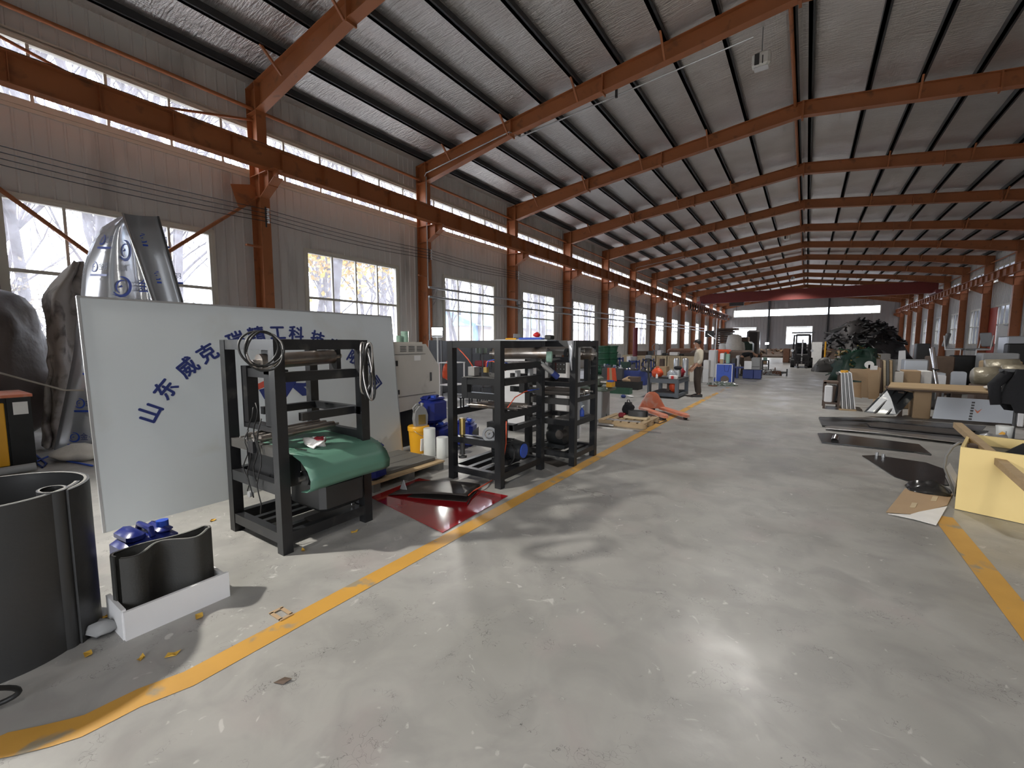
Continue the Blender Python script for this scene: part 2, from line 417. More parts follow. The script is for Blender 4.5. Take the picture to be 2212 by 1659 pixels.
def text_mesh(txt, size=1.0, depth=.002):
    cu = bpy.data.curves.new('lettering', 'FONT'); cu.body = txt; cu.size = size; cu.extrude = depth
    cu.align_x = 'CENTER'; cu.align_y = 'CENTER'; cu.resolution_u = 3
    o = bpy.data.objects.new('lettering_tmp', cu); COL.objects.link(o)
    dg = bpy.context.evaluated_depsgraph_get()
    me = bpy.data.meshes.new_from_object(o.evaluated_get(dg))
    bpy.data.objects.remove(o)
    return me
# ================================================================== THE HALL
XL, XR, Y0, Y1 = -12.55, 11.55, -6.0, 84.4
CLX, CRX = -12.0, 11.0                 # inner faces of the columns
RX = -0.5                              # ridge
COLY = [6.18 + 6 * k for k in range(-2, 14)]
ZE = 8.22                              # rafter top at eave
def ztop(x): return 9.66 - 0.1205 * abs(x - RX)
fl = MB().box((XL - .2, Y0 - .2, -.12), (XR + .2, Y1 + .2, 0)).build('floor', 'floor'); tag(fl, 'worn grey concrete workshop floor', 'floor', kind='structure')
og = MB().box((-90, -60, -.3), (90, 140, -.125)).build('ground', 'outground'); tag(og, 'pale bare ground outside the hall', 'ground', kind='structure')

def ribsheet(mb, along, y0, y1, z0, z1, X, s, p=.235, d=.022, axis='y'):
    """trapezoid-ribbed sheet at plane X, ribs standing towards s"""
    n0 = math.ceil((y0 - .02) / p); pts = [(y0, 0)]
    k = n0
    while k * p < y1 - .05:
        c = k * p
        if c > y0 + .04: pts += [(c - .03, 0), (c - .012, d), (c + .012, d), (c + .03, 0)]
        k += 1
    pts.append((y1, 0))
    vs = []
    for (y, h) in pts:
        for z in (z0, z1(y) if callable(z1) else z1):
            vs.append((X + s * h, y, z) if axis == 'y' else (y, X + s * h, z))
    fs = [(2 * i, 2 * i + 2, 2 * i + 3, 2 * i + 1) for i in range(len(pts) - 1)]
    mb.add(vs, fs)
WZ0, WZ1, WR = 1.55, 4.38, 3.0         # window sill, head, rail
CZ0, CZ1 = 6.15, 7.32                  # clerestory
WINY = [1.58 + 6 * k for k in range(-1, 14)]
WINY = [y for y in WINY if y + 3.5 < 84]
def side_wall(name, X, s, label, wins, skip=()):
    mb = MB(); bk = MB(); zt = ztop(X) + .22
    edges = [Y0]
    for i, y in enumerate(wins):
        edges += [y, y + 3.5]
    edges.append(Y1)
    for i in range(len(edges) - 1):
        a, b = edges[i], edges[i + 1]
        spans = [(CZ1 + .06, zt)]
        if i % 2 == 0: spans.append((0, CZ0 - .05))
        else: spans += [(0, WZ0), (WZ1, CZ0 - .05)]
        for z0, z1 in spans:
            ribsheet(mb, 'y', a, b, z0, z1, X, s)
            bk.box((min(X - s * .01, X - s * .12), a, z0), (max(X - s * .01, X - s * .12), b, z1))
    o = mb.build(name, 'wallsheet'); tag(o, label, 'wall', kind='structure')
    bk.build('outer_cladding', 'wallback', o)
    return o
wl = side_wall('wall_left', XL, 1, 'pale grey ribbed metal wall with tall windows on the left', WINY)
wr = side_wall('wall_right', XR, -1, 'grey ribbed metal wall in shade on the right', WINY)

pane_cache = {}
def box_mesh(key, a, b, mat):
    if key not in pane_cache: pane_cache[key] = MB().box(a, b).mesh(key[0], mat)
    return pane_cache[key]
WN = [0]
def window(X, s, ya, W, z0, z1, rail, cols, label, axis='y', cz=False):
    """W wide, cols = list of mullion offsets"""
    WN[0] += 1
    o = thing('window_%d' % WN[0], label, 'window', (X, ya, 0) if axis == 'y' else (ya, X, 0), 0 if axis == 'y' else -PI / 2)
    o['kind'] = 'structure'
    if axis == 'x': o.location = (ya, X, 0)
    key = (W, z0, z1, rail, tuple(cols), s)
    fk = ('frame',) + key
    if fk not in pane_cache:
        m = MB(); t = .06; d0, d1 = (-.10, .035) if s > 0 else (-.035, .10)
        m.box((d0, 0, z0), (d1, t, z1)).box((d0, W - t, z0), (d1, W, z1)).box((d0, t, z0), (d1, W - t, z0 + t)).box((d0, t, z1 - t), (d1, W - t, z1))
        e0, e1 = (.02, .05) if s > 0 else (-.05, -.02)
        m.box((e0, -.07, z0 - .07), (e1, 0, z1 + .07)).box((e0, W, z0 - .07), (e1, W + .07, z1 + .07)).box((e0, 0, z1), (e1, W, z1 + .07)).box((e0, 0, z0 - .07), (e1, W, z0))
        pane_cache[fk] = m.mesh('frame', 'cream_trim')
    OB('frame', pane_cache[fk], o)
    if rail:
        rk = ('rail',) + key
        if rk not in pane_cache: pane_cache[rk] = MB().box((-.05, .06, rail - .035), (.02, W - .06, rail + .035)).mesh('rail', 'cream_trim')
        OB('rail', pane_cache[rk], o)
    mk = ('mullion', z0, z1)
    if mk not in pane_cache: pane_cache[mk] = MB().box((-.05, -.025, z0 + .06), (.02, .025, z1 - .06)).mesh('mullion', 'cream_trim')
    for c in cols:
        OB('mullion', pane_cache[mk], o, (0, c, 0))
    ed = [.06] + list(cols) + [W - .06]
    rows = [(z0 + .06, rail - .035), (rail + .035, z1 - .06)] if rail else [(z0 + .06, z1 - .06)]
    for i in range(len(ed) - 1):
        for a, b in rows:
            pk = ('pane', round(ed[i + 1] - ed[i], 2), round(b - a, 2))
            if pk not in pane_cache: pane_cache[pk] = MB().box((-.022, .0, 0), (-.017, ed[i + 1] - ed[i], b - a)).mesh('pane', 'glass')
            OB('pane', pane_cache[pk], o, (0, ed[i], a))
    return o
ORD = ['first', 'second', 'third', 'fourth', 'fifth', 'sixth', 'seventh', 'eighth', 'ninth', 'tenth', 'eleventh', 'twelfth', 'thirteenth', 'fourteenth', 'fifteenth', 'sixteenth']
q4 = [.88, 1.75, 2.62]
lw = [y for y in WINY if y > 0]
for i, y in enumerate(lw): window(XL, 1, y, 3.5, WZ0, WZ1, WR, q4, '%s tall eight-pane window along the left wall counting from the camera' % ORD[i])
for i, y in enumerate(WINY):
    if y < 30: continue
    window(XR, -1, y, 3.5, WZ0, WZ1, WR, q4, '%s tall shaded window along the right wall counting from the picture edge' % ORD[i - 6])
cm = [.87, 1.98, 3.09, 4.20, 5.28]
for i, y in enumerate(COLY[1:-1]):
    window(XL, 1, y, 6.0, CZ0, CZ1, None, cm, '%s bright strip window high on the left wall counting from the camera' % ORD[i])
for i, y in enumerate(COLY[7:-1]):
    window(XR, -1, y, 6.0, CZ0, CZ1, None, cm, '%s dim strip window high on the right wall counting from the picture edge' % ORD[i])
# blank closures where no window is built out of view
MB().box((XL - .12, Y0, CZ0 - .1), (XL - .05, COLY[1], CZ1 + .1)).build('closure_sheet', 'wallback', wl)
MB().box((XR + .05, Y0, CZ0 - .1), (XR + .12, COLY[7], CZ1 + .1)).build('closure_sheet', 'wallback', wr)
MB().box((XR + .03, Y0, WZ0 - .1), (XR + .12, 30, WZ1 + .1)).build('closure_sheet', 'wallback', wr)
# flashing strips above and below the clerestory
for nm, z in (('trim_1', CZ1 + .07), ('trim_2', CZ0 - .12)):
    tag(MB().box((XL, Y0, z - .03), (XL + .05, Y1, z + .04)).build(nm, 'cream_trim'), 'cream flashing strip %s the left strip windows' % ('above' if nm == 'trim_1' else 'below'), 'trim', kind='structure')

# ---- end walls
def gz(x): return ztop(x) + .22
g = MB()
fw_w = [(-10.67, -7.12), (-2.85, .70), (5.15, 8.70)]
CX0, CX1 = -10.65, 8.82
ed = [XL] + [v for p in fw_w for v in p] + [XR]
YF = 84.25
for i in range(len(ed) - 1):
    a, b = ed[i], ed[i + 1]
    for z0, z1 in ([(0, CZ0)] if i % 2 == 0 else [(0, WZ0), (WZ1, CZ0)]): ribsheet(g, 'x', a, b, z0, z1, YF, -1, p=.47, axis='x')
for a, b in ((XL, CX0), (CX1, XR)): ribsheet(g, 'x', a, b, CZ0, CZ1, YF, -1, p=.47, axis='x')
ribsheet(g, 'x', XL, RX, CZ1, gz, YF, -1, p=.47, axis='x'); ribsheet(g, 'x', RX, XR, CZ1, gz, YF, -1, p=.47, axis='x')
wf = g.build('wall_far', 'gable'); tag(wf, 'dim grey gable wall at the far end of the hall', 'wall', kind='structure')
for i, (a, b) in enumerate(fw_w): window(YF, 1, a, b - a, WZ0, WZ1 - .08, WR, [(b - a) * k / 4 for k in (1, 2, 3)], ['left', 'middle', 'right'][i] + ' window of three in the far gable wall', axis='x')
for i, (a, b) in enumerate(((CX0, -5.45), (-5.3, 2.55), (2.7, CX1))):
    n = max(3, round((b - a) / 1.08)); window(YF, 1, a, b - a, CZ0, CZ1, None, [(b - a) * k / n for k in range(1, n)], ['left', 'middle', 'right'][i] + ' section of the strip window high in the far wall', axis='x')
for x in (-5.38, 2.62):
    tag(MB().box((x - .12, YF - .3, 0), (x + .12, YF - .06, gz(x) - .1)).build('gable_post', 'darkgrey'), 'dark upright post of the far wall, %s of two' % ('left' if x < 0 else 'right'), 'post')
r_ = MB(); r_.box((XL, Y0 - .1, 0), (-.5, Y0, 8.5)).box((4.5, Y0 - .1, 0), (XR, Y0, 8.5)).box((-.5, Y0 - .1, 4.2), (4.5, Y0, 8.5))  # unseen doorway, opened and sized to add daylight fill from behind
r_.prism([(XL, Y0 - .1, 8.5), (XR, Y0 - .1, 8.5), (RX, Y0 - .1, 10.1)], (0, .1, 0))
tag(r_.build('wall_rear', 'wallsheet'), 'ribbed end wall behind the camera with an open doorway added for daylight', 'wall', kind='structure')

# ---- roof: foil lining, purlins, sheet
from mathutils import noise as mnoise
PURL = [-11.95 + 1.222 * k for k in range(10)]
PURR = [2 * RX - x for x in PURL]
def foil(xa, xb, nm):
    m = MB(); nx, ny = 40, 181
    def fn(u, v):
        x = xa + (xb - xa) * u; y = Y0 + (Y1 - Y0) * v
        t = ((abs(x - RX)) % 1.222) / 1.222; sag = -.035 * math.sin(PI * t)
        return (x, y, ztop(x) + .215 + sag + .02 * mnoise.noise(Vector((x * .9, y * 1.6, 3))))
    m.grid(fn, nx, ny); return m
ce = foil(XL - .05, RX, 'l').build('ceiling', 'foil', smooth=True); tag(ce, 'silver bubble-foil roof lining crossed by black purlins', 'ceiling', kind='structure')
foil(XR + .05, RX, 'r').build('foil_lining', 'foil', ce, True)
rs = MB(); rs.add([(XL - .3, Y0 - .3, ztop(XL) + .32), (RX, Y0 - .3, ztop(RX) + .42), (XR + .3, Y0 - .3, ztop(XR) + .32), (XL - .3, Y1 + .3, ztop(XL) + .32), (RX, Y1 + .3, ztop(RX) + .42), (XR + .3, Y1 + .3, ztop(XR) + .32)], [(0, 1, 4, 3), (1, 2, 5, 4)])
rs.build('roof_sheet', 'wallback', ce)
for x in PURL[:-1] + PURR[:-1] + [RX - .18, RX + .18]:
    m = MB(); z = ztop(x)
    m.box((x - .045, Y0, z), (x + .045, Y1 - .2, z + .21))
    m.box((x - .045, Y0, z), (x + .095, Y1 - .2, z + .02))
    m.build('purlin', 'purlin', ce)
# tie rods (sag bars) between purlins
for x in (-10.75, -8.3, -5.9):
    pass
# ---- portal frames
def raf_polys(sgn):
    e = CLX if sgn < 0 else CRX; eo = e + sgn * .45
    zb = 9.2
    def zbm(x): return 9.2 - .119 * abs(x - RX)
    hx = e - sgn * 3.8
    return eo, e, hx, zbm(hx)
m_web = MB(); m_ft = MB(); m_fb = MB(); sp_me = []
for sgn in (-1, 1):
    eo, e, hx, hz = raf_polys(sgn); zk = 7.58
    m_web.prism([(eo, -.006, ztop(eo)), (RX, -.006, ztop(RX)), (RX, -.006, 9.2), (hx, -.006, hz), (e, -.006, zk), (eo, -.006, zk)], (0, .012, 0))
    m_ft.bar((eo, 0, ztop(eo) - .008), (RX, 0, ztop(RX) - .008), .24, .016)
    m_fb.bar((e, 0, zk), (hx, 0, hz), .24, .018); m_fb.bar((hx, 0, hz), (RX, 0, 9.2), .24, .018)
    for x in (hx, e, RX + sgn * 4.6):
        zt_ = ztop(x); zb_ = (9.2 - .119 * abs(x - RX)) if x != e else 7.58
        sp_me.append(MB().box((x - .018, -.13, zb_ - .07), (x + .018, .13, zt_)).mesh('splice_plate', 'orange'))
sp_me.append(MB().box((RX - .03, -.13, 9.1), (RX + .03, .13, ztop(RX))).mesh('splice_plate', 'orange'))
raf_me = [m_web.mesh('web', 'orange'), m_ft.mesh('flange', 'orange'), m_fb.mesh('flange', 'orange')]
br_me = []
for x in PURL[1:-1:2] + PURR[1:-1:2]:
    b = MB(); zb_ = 9.2 - .119 * abs(x - RX)
    b.bar((x, -.11, zb_ + .01), (x, -.62, ztop(x) + .05), .05, .05); br_me.append(b.mesh('flange_brace', 'orange'))
for k, y in enumerate(COLY):
    if y < -5 or y > 84: pass
    r = thing('steel_rafter', '%s orange roof rafter spanning the hall, counting from behind the camera' % ORD[k], 'rafter', (0, y, 0), 0, 'orange portal frame rafters')
    for me, nm in zip(raf_me, ('web', 'top_flange', 'bottom_flange')): OB(nm, me, r)
    for me in sp_me: OB('splice_plate', me, r)
    for me in br_me: OB('flange_brace', me, r)
def col_meshes(e, sgn):
    o = e + sgn * .45; d = {}
    d['web'] = MB().box((min(e, o), -.006, 0), (max(e, o), .006, 7.7)).mesh('web', 'orange')
    d['inner_flange'] = MB().box((min(e, e - sgn * .016), -.125, 0), (max(e, e - sgn * .016), .125, 7.58)).mesh('inner_flange', 'orange')
    d['outer_flange'] = MB().box((min(o, o + sgn * .016), -.125, 0), (max(o, o + sgn * .016), .125, ztop(o))).mesh('outer_flange', 'orange')
    st = MB()
    for z in (5.42, 6.0, 7.58): st.box((min(e, o), -.12, z - .008), (max(e, o), .12, z + .008))
    d['stiffener'] = st.mesh('stiffener', 'orange')
    t = e - sgn * .72
    b = MB(); b.prism([(e, -.01, 6.0), (t, -.01, 6.0), (t, -.01, 5.78), (e, -.01, 5.42)], (0, .02, 0))
    b.box((min(e, t), -.13, 5.985), (max(e, t), .13, 6.005)); b.bar((e, 0, 5.42), (t, 0, 5.78), .24, .014)
    b.box((e - sgn * .45 - .01, -.12, 5.62), (e - sgn * .45 + .01, .12, 5.99))
    d['bracket'] = b.mesh('bracket', 'orange')
    d['seat_angle'] = MB().box((min(e, e + sgn * .1), -.5, 4.12), (max(e, e + sgn * .1), .02, 4.16)).mesh('seat_angle', 'orange')
    d['base_plate'] = MB().box((min(e, o) - .06, -.17, 0), (max(e, o) + .06, .17, .025)).mesh('base_plate', 'orange')
    return d
for e, sgn, side in ((CLX, -1, 'left window wall'), (CRX, 1, 'shaded right wall')):
    d = col_meshes(e, sgn)
    for k, y in enumerate(COLY):
        if y > 84: y = 84.0
        c = thing('steel_column', '%s orange steel column along the %s, counting from behind the camera' % (ORD[k], side), 'column', (0, y, 0), 0, 'orange columns along the ' + side)
        for nm, me in d.items():
            if nm == 'seat_angle' and (sgn > 0 or k > 5): continue
            OB(nm, me, c)
# ---- crane runway beams
for x, side in ((-11.55, 'left'), (10.55, 'right')):
    cb = thing('crane_beam', 'brown crane runway beam running along the %s columns' % side, 'beam', (x, Y0, 6.0))
    L_ = Y1 - .3 - Y0
    MB().box((-.008, 0, .02), (.008, L_, .53)).build('web', 'orange', cb)
    MB().box((-.14, 0, .515), (.14, L_, .54)).build('top_flange', 'orange', cb)
    MB().box((-.12, 0, .006), (.12, L_, .03)).build('bottom_flange', 'orange', cb)
    MB().box((-.03, 0, .54), (.03, L_, .60)).build('rail', 'darkgrey', cb)
    st = MB(); y = .7
    while y < L_: st.box((-.12, y - .005, .03), (.12, y + .005, .515)); y += 1.17
    st.build('stiffener', 'orange', cb)
# eave tie pipes and ridge pipe
for x, z, r, nm, lb in ((-12.3, 7.7, .045, 'tie_pipe', 'orange tie pipe between column heads on the left wall'), (11.3, 7.7, .045, 'tie_pipe', 'orange tie pipe between column heads on the right wall'), (RX - .22, 9.58, .05, 'ridge_pipe', 'orange pipe running along under the roof ridge')):
    tag(MB().cyl((x, Y0, z), (x, Y1 - .3, z), r, 10).build(nm, 'orange', smooth=SM), lb, 'pipe')
# wall bracing of the first bay
def brace(p, q, lb, r=.042):
    o = MB().cyl(p, q, r, 10).build('wall_brace', 'orange', smooth=SM); tag(o, lb, 'brace')
brace((-12.2, .2, 5.55), (-12.2, 3.15, 3.05), 'orange brace pipe sloping down from the left picture edge')
brace((-12.2, 6.1, 5.45), (-12.2, 3.3, 3.05), 'orange brace pipe sloping down to the left from the nearest column')
brace((-12.25, .2, 7.45), (-12.25, 3.3, 6.72), 'thin upper brace crossing the strip window by the picture corner', .03)
brace((-12.25, 6.1, 7.4), (-12.25, 3.5, 6.72), 'thin upper brace crossing the strip window beside the nearest column', .03)
gp = MB().prism([(-12.2, 6.05, 5.75), (-12.2, 6.05, 5.2), (-12.2, 5.6, 5.1), (-12.2, 5.45, 5.6)], (.015, 0, 0)); tag(gp.build('gusset_plate', 'orange'), 'orange gusset plate joining brace and nearest column', 'plate')
# ---- overhead travelling crane far down the hall
tc_ = thing('overhead_crane', 'dark red overhead travelling crane bridge near the far end', 'crane', (0, 61, 0))
MB().box((-11.7, -.3, 6.75), (10.7, .3, 7.95)).build('bridge_girder', 'crane_red', tc_)
MB().box((-11.8, -1.6, 6.6), (-11.3, 1.6, 6.95)).build('end_carriage', 'crane_red', tc_); MB().box((10.3, -1.6, 6.6), (10.8, 1.6, 6.95)).build('end_carriage', 'crane_red', tc_)
MB().box((-8.3, .32, 6.35), (-6.7, .7, 6.8)).build('hoist', 'darkgrey', tc_)
MB().cyl((-7.5, .5, 6.4), (-7.5, .5, 5.6), .03, 6).build('hoist_rope', 'darkgrey', tc_)
fs_ = thing('festoon_cable', 'black festoon cable loops hanging along the far left crane beam', 'cable', (-11.25, 52, 6.0))
for k in range(22):
    y = k * 1.35; pts = [(0, y + 1.35 * t / 8, .25 - 1.0 * math.sin(PI * t / 8) ** .6 * .8) for t in range(9)]
    MB().tube(pts, .045, 5).build('cable_loop', 'rubber', fs_)
# ---- open wires on insulators, wall pipes
for j in range(4):
    z = 5.09 - .1 * j; pts = []
    for k in range(0, 7):
        ya, yb = COLY[1 + k], COLY[2 + k]
        for t in range(8): pts.append((-11.86, ya + (yb - ya) * t / 8, z - .06 * math.sin(PI * t / 8) - .012 * j * math.sin(PI * t / 8)))
    o = MB().tube(pts, .009, 4).build('power_wire', 'rubber'); tag(o, '%s of four open black wires strung along the left columns' % ['topmost', 'second', 'third', 'lowest'][j], 'wire')
for k, y in enumerate(COLY[1:8]):
    s = thing('insulator_rack', 'rack of four white spool insulators on the %s left column' % ORD[k + 1], 'insulator', (-11.86, y, 5.09), 0, 'insulator racks on the left columns')
    MB().box((-.16, -.02, -.42), (-.12, .02, .1)).build('bracket', 'darkgrey', s)
    for j in range(4):
        MB().cyl((-.14, 0, -.1 * j), (.02, 0, -.1 * j), .008, 5).build('pin', 'darkgrey', s)
        MB().lathe([(.012, -.04), (.034, -.035), (.036, -.02), (.02, -.008), (.02, .008), (.036, .02), (.034, .035), (.012, .04)], (0, 0, -.1 * j), 10).build('insulator', 'insulator', s, True)
for z, lb in ((3.72, 'upper'), (3.37, 'lower')):
    o = MB().cyl((-11.85, 12.0, z), (-11.85, 66, z), .045, 10).build('wall_pipe', 'galv', smooth=SM); tag(o, '%s of two grey pipes crossing the left windows' % lb, 'pipe')
for k, y in enumerate(COLY[3:12]):
    for z in (3.72, 3.37):
        o = MB().bar((-12.0, y + .2, z - .05), (-11.78, y + .2, z - .05), .03, .03).bar((-12.0, y + .2, z - .28), (-11.80, y + .2, z - .06), .025, .025).bar((-12.0, y + .2, z - .32), (-12.0, y + .2, z), .03, .02).build('pipe_bracket', 'galv')
        tag(o, 'pale triangular bracket holding the %s wall pipe at the %s left column' % ('upper' if z > 3.5 else 'lower', ORD[k + 3]), 'bracket', 'pipe brackets on the left columns')
# riser pipes on the third column and conduit to the ridge lamp
yc = COLY[3]
o = MB().tube([(-11.96, yc - .10, 7.75), (-11.96, yc - .10, 3.75), (-11.9, yc - .02, 3.72)], .022, 8).build('riser_pipe', 'galv', smooth=SM); tag(o, 'thin white riser pipe down the third left column', 'pipe')
o = MB().tube([(-11.95, yc - .08, 0), (-11.95, yc - .08, 3.33), (-11.92, yc - .04, 3.38), (-11.86, yc + .02, 3.37)], .03, 8).build('drop_pipe', 'galv', smooth=SM); tag(o, 'white drop pipe from the wall pipes to the floor', 'pipe')
def conduit(y, label):
    def zb(x): return 9.2 - .119 * abs(x - RX)
    pts = [(-11.98, y - .16, 7.75), (-11.9, y - .16, 7.85), (-8.2, y - .16, zb(-8.2) + .05), (-8.0, y + .2, zb(-8.2) - .02), (-1.5, y + .9, zb(-1.5) + .2)]
    c = thing('lamp_conduit', label, 'conduit')
    MB().tube(pts, .02, 6).build('conduit_pipe', 'galv', c, SM)
    for x in (-8.0, -4.9):
        t = (x + 8.0) / 6.5; MB().box((x - .03, y + .1 + .7 * t, zb(x) - .02), (x + .03, y + .16 + .7 * t, zb(x) + .3)).build('hanger', 'darkgrey', c)
conduit(COLY[3], 'pale lamp conduit running up along the fourth rafter towards the ridge')
conduit(COLY[7], 'thin pale lamp conduit along a rafter in mid hall')
def highbay(name, loc, label, sc=1.0):
    h = thing(name, label, 'lamp', loc); h.scale = (sc,) * 3
    MB().cyl((0, 0, .28), (0, 0, .75), .012, 6).build('stem', 'galv', h)
    MB().bbox((-.17, -.12, -.05), (.17, .12, .25), .05).build('housing', 'lampwhite', h)
    MB().box((-.12, -.124, -.02), (-.03, -.12, .2)).box((.02, -.124, -.02), (.04, -.12, .14)).build('cover_groove', 'darkgrey', h)
    MB().box((-.13, -.09, -.06), (.13, .09, -.052)).build('lens', 'white', h)
    return h
# high-bay lamps given added spot light to brighten the hall
def lit(loc, power, label, rad=.16, col=(1, .97, .92), sc=1.0):
    h = highbay('high_bay_lamp', loc, label, sc)
    l = bpy.data.lights.new('added_bay_light', 'SPOT'); l.energy = power; l.spot_size = 2.4; l.spot_blend = .6; l.shadow_soft_size = rad; l.color = col
    o = bpy.data.objects.new('added_bay_light', l); COL.objects.link(o); o.location = (loc[0], loc[1], loc[2] - .1)
lit((2.5, -1.0, 8.3), 600, 'added high-bay fill lamp above and behind the camera', .3)  # unseen lamp, added as fill for the foreground
RP = 2600  # ridge lamps hang unlit; this power is added to lift the mid hall
lit(GY(1645, 133, 13.6) - Vector((0, 0, .1)), RP, 'white boxy high-bay lamp hanging near the ridge', sc=1.25)
lit(GY(1700, 511, 36.6) - Vector((0, 0, .15)), RP, 'small white high-bay lamp hanging in mid hall', sc=1.25)
lit((-1.6, 58.0, 8.75), RP, 'high-bay lamp added to light the far end')  # extra lamp continuing the ridge row, added for its light
# ---- painted floor lines
def strip(pts, wd, name, label):
    m = MB(); n = len(pts); vs = []
    for i in range(n):
        d = Vector(pts[min(i + 1, n - 1)]) - Vector(pts[max(i - 1, 0)]); d = Vector((d.x, d.y, 0)).normalized(); u = Vector((-d.y, d.x, 0)) * wd / 2
        p = Vector((pts[i][0], pts[i][1], .0025)); vs += [p - u, p + u]
    m.add(vs, [(2 * i, 2 * i + 1, 2 * i + 3, 2 * i + 2)[::-1] for i in range(n - 1)]); o = m.build(name, 'linepaint'); tag(o, label, 'floor line'); o['kind'] = 'structure'
def paint_mat():
    m = M('linepaint', (.56, .30, .055), .5, var=.12, vs=5, stain=(.30, .25, .17), ss=6, smin=.58, smax=.68); nt = m.node_tree; N = nt.nodes; L = nt.links
    b = N['Principled BSDF']; tc = N.new('ShaderNodeTexCoord'); n = N.new('ShaderNodeTexNoise'); n.inputs['Scale'].default_value = 5; n.inputs['Detail'].default_value = 8; L.new(tc.outputs['Object'], n.inputs['Vector'])
    sx = N.new('ShaderNodeSeparateXYZ'); L.new(tc.outputs['Object'], sx.inputs[0])
    mr = N.new('ShaderNodeMapRange'); mr.inputs['From Min'].default_value = 5; mr.inputs['From Max'].default_value = 20; mr.inputs['To Min'].default_value = .74; mr.inputs['To Max'].default_value = .38; L.new(sx.outputs['Y'], mr.inputs['Value'])
    lt = N.new('ShaderNodeMath'); lt.operation = 'LESS_THAN'; L.new(n.outputs['Fac'], lt.inputs[0]); L.new(mr.outputs['Result'], lt.inputs[1]); L.new(lt.outputs[0], b.inputs['Alpha'])
paint_mat()
lp = [G(-60, 1640), G(0, 1612), G(60, 1600), G(130, 1583), G(180, 1568), G(240, 1538), G(300, 1508)]
lp = [(p.x, p.y) for p in lp] + [(-2.375, y) for y in [.75 + .9 * i for i in range(14)]] + [(-2.36, 14.5), (-2.3, 18)]
strip(lp, .14, 'yellow_line', 'yellow painted floor line along the left edge of the aisle')
strip([(1.13, y) for y in [1.5 + .5 * i for i in range(9)]], .15, 'yellow_line', 'short worn yellow floor line at the right of the aisle')
# ================================================================== LEFT FOREGROUND
def roll_shape(path, h, th=.008, name='roll', mat='felt', parent=None, n=None):
    """standing sheet following a path of (x, y), height h"""
    m = MB(); k = len(path) - 1
    m.shell(lambda u, v: (path[round(u * k)][0], path[round(u * k)][1], h * v), k, 1, th)
    return m.build(name, mat, parent, SM)
def edge_strip(path, z, th, parent, mat='feltedge'):
    m = MB(); vs = []
    for i, p in enumerate(path):
        d = Vector(path[min(i + 1, len(path) - 1)]) - Vector(path[max(i - 1, 0)]); d = d.normalized(); u = Vector((-d.y, d.x)) * th
        vs += [(p[0], p[1], z), (p[0] - u.x, p[1] - u.y, z)]
    m.add(vs, [(2 * i, 2 * i + 1, 2 * i + 3, 2 * i + 2) for i in range(len(path) - 1)]); return m.build('cut_edge', mat, parent)
# big coiled grey sheet standing at the left edge
cxr, cyr, RR, RH = -3.43, .29, .37, .845
bt = thing('coiled_sheet', 'large dark grey plastic sheet coiled into a standing drum at left edge', 'coil', (cxr, cyr, 0))
sp = [((RR - .006 * max(0, (a - 90)) / 60) * math.cos(math.radians(a)), (RR - .006 * max(0, (a - 90)) / 60) * math.sin(math.radians(a))) for a in range(40, 431, 6)]
b1 = roll_shape(sp, RH, .012, 'outer_wrap', 'pvcgrey', bt); edge_strip(sp, RH + .001, -.012, bt)
cp = [(.22 + .075 * math.cos(math.radians(a)), .20 + .05 * math.sin(math.radians(a))) for a in range(-60, 301, 12)]
roll_shape(cp, RH + .005, .007, 'inner_curl', 'pvcgrey', bt); edge_strip(cp, RH + .006, -.007, bt)
# white foam tray with a wavy rubber sheet standing in it
tr = thing('foam_tray', 'white foam tray on the floor holding the folded dark felt', 'tray', (0, 0, 0))
MB().box((-2.985, .67, 0), (-2.965, 1.185, .16)).build('front_panel', 'white', tr)
MB().box((-3.25, .665, 0), (-2.985, .685, .17)).build('end_panel', 'white', tr)
MB().box((-3.25, 1.17, 0), (-2.985, 1.19, .13)).build('end_panel', 'white', tr)
MB().box((-3.25, .685, 0), (-2.985, 1.17, .012)).build('base', 'white', tr)
fx = []
for t in range(0, 49):
    u = t / 48
    fx.append((-3.10 + .055 * math.sin(u * 2 * PI * 1.5 + .4) + .0, .70 + .44 * u))
fx2 = [(-3.19 + .02 * math.sin(u / 24 * 2 * PI), .70 + .44 * (1 - u / 24)) for u in range(0, 25)]
loopR = [(-3.15 + .05 * math.cos(math.radians(a)), 1.13 + .035 * math.sin(math.radians(a))) for a in range(-80, 101, 20)]
fpath = fx + [(-3.13, 1.158), (-3.16, 1.165), (-3.19, 1.15)] + fx2 + [(-3.18, .69), (-3.15, .682), (-3.12, .688)]
ff = thing('folded_felt', 'wavy dark brown felt sheet standing on edge in the white tray', 'felt', (0, 0, .013))
roll_shape(fpath, .41, .008, 'felt_sheet', 'felt', ff); edge_strip(fpath, .411, -.008, ff)
# blue jerrycan
def jerrycan(name, label, loc, rz, sx, sy, sz, mat='bluecan', group=None):
    j = thing(name, label, 'jerrycan', loc, rz, group)
    m = MB(); e = min(sx, sy) * .16
    m.bbox((-sx / 2, -sy / 2, 0), (sx / 2, sy / 2, sz * .86), e); m.build('body', mat, j, SM)
    m = MB(); m.bbox((-sx * .42, -sy * .42, sz * .80), (-sx * .08, sy * .42, sz * .97), e * .6).bbox((sx * .10, -sy * .42, sz * .80), (sx * .42, sy * .42, sz * .93), e * .6); m.build('shoulder', mat, j, SM)
    MB().tube([(sx * .02, -sy * .38, sz * .84), (sx * .02, -sy * .3, sz * .95), (sx * .02, sy * .3, sz * .95), (sx * .02, sy * .38, sz * .84)], .018, 8).build('handle', mat, j, SM)
    MB().cyl((sx * .27, -sy * .2, sz * .9), (sx * .27, -sy * .2, sz), min(sx, sy) * .13, 14).build('cap', 'blue', j, SM)
    return j
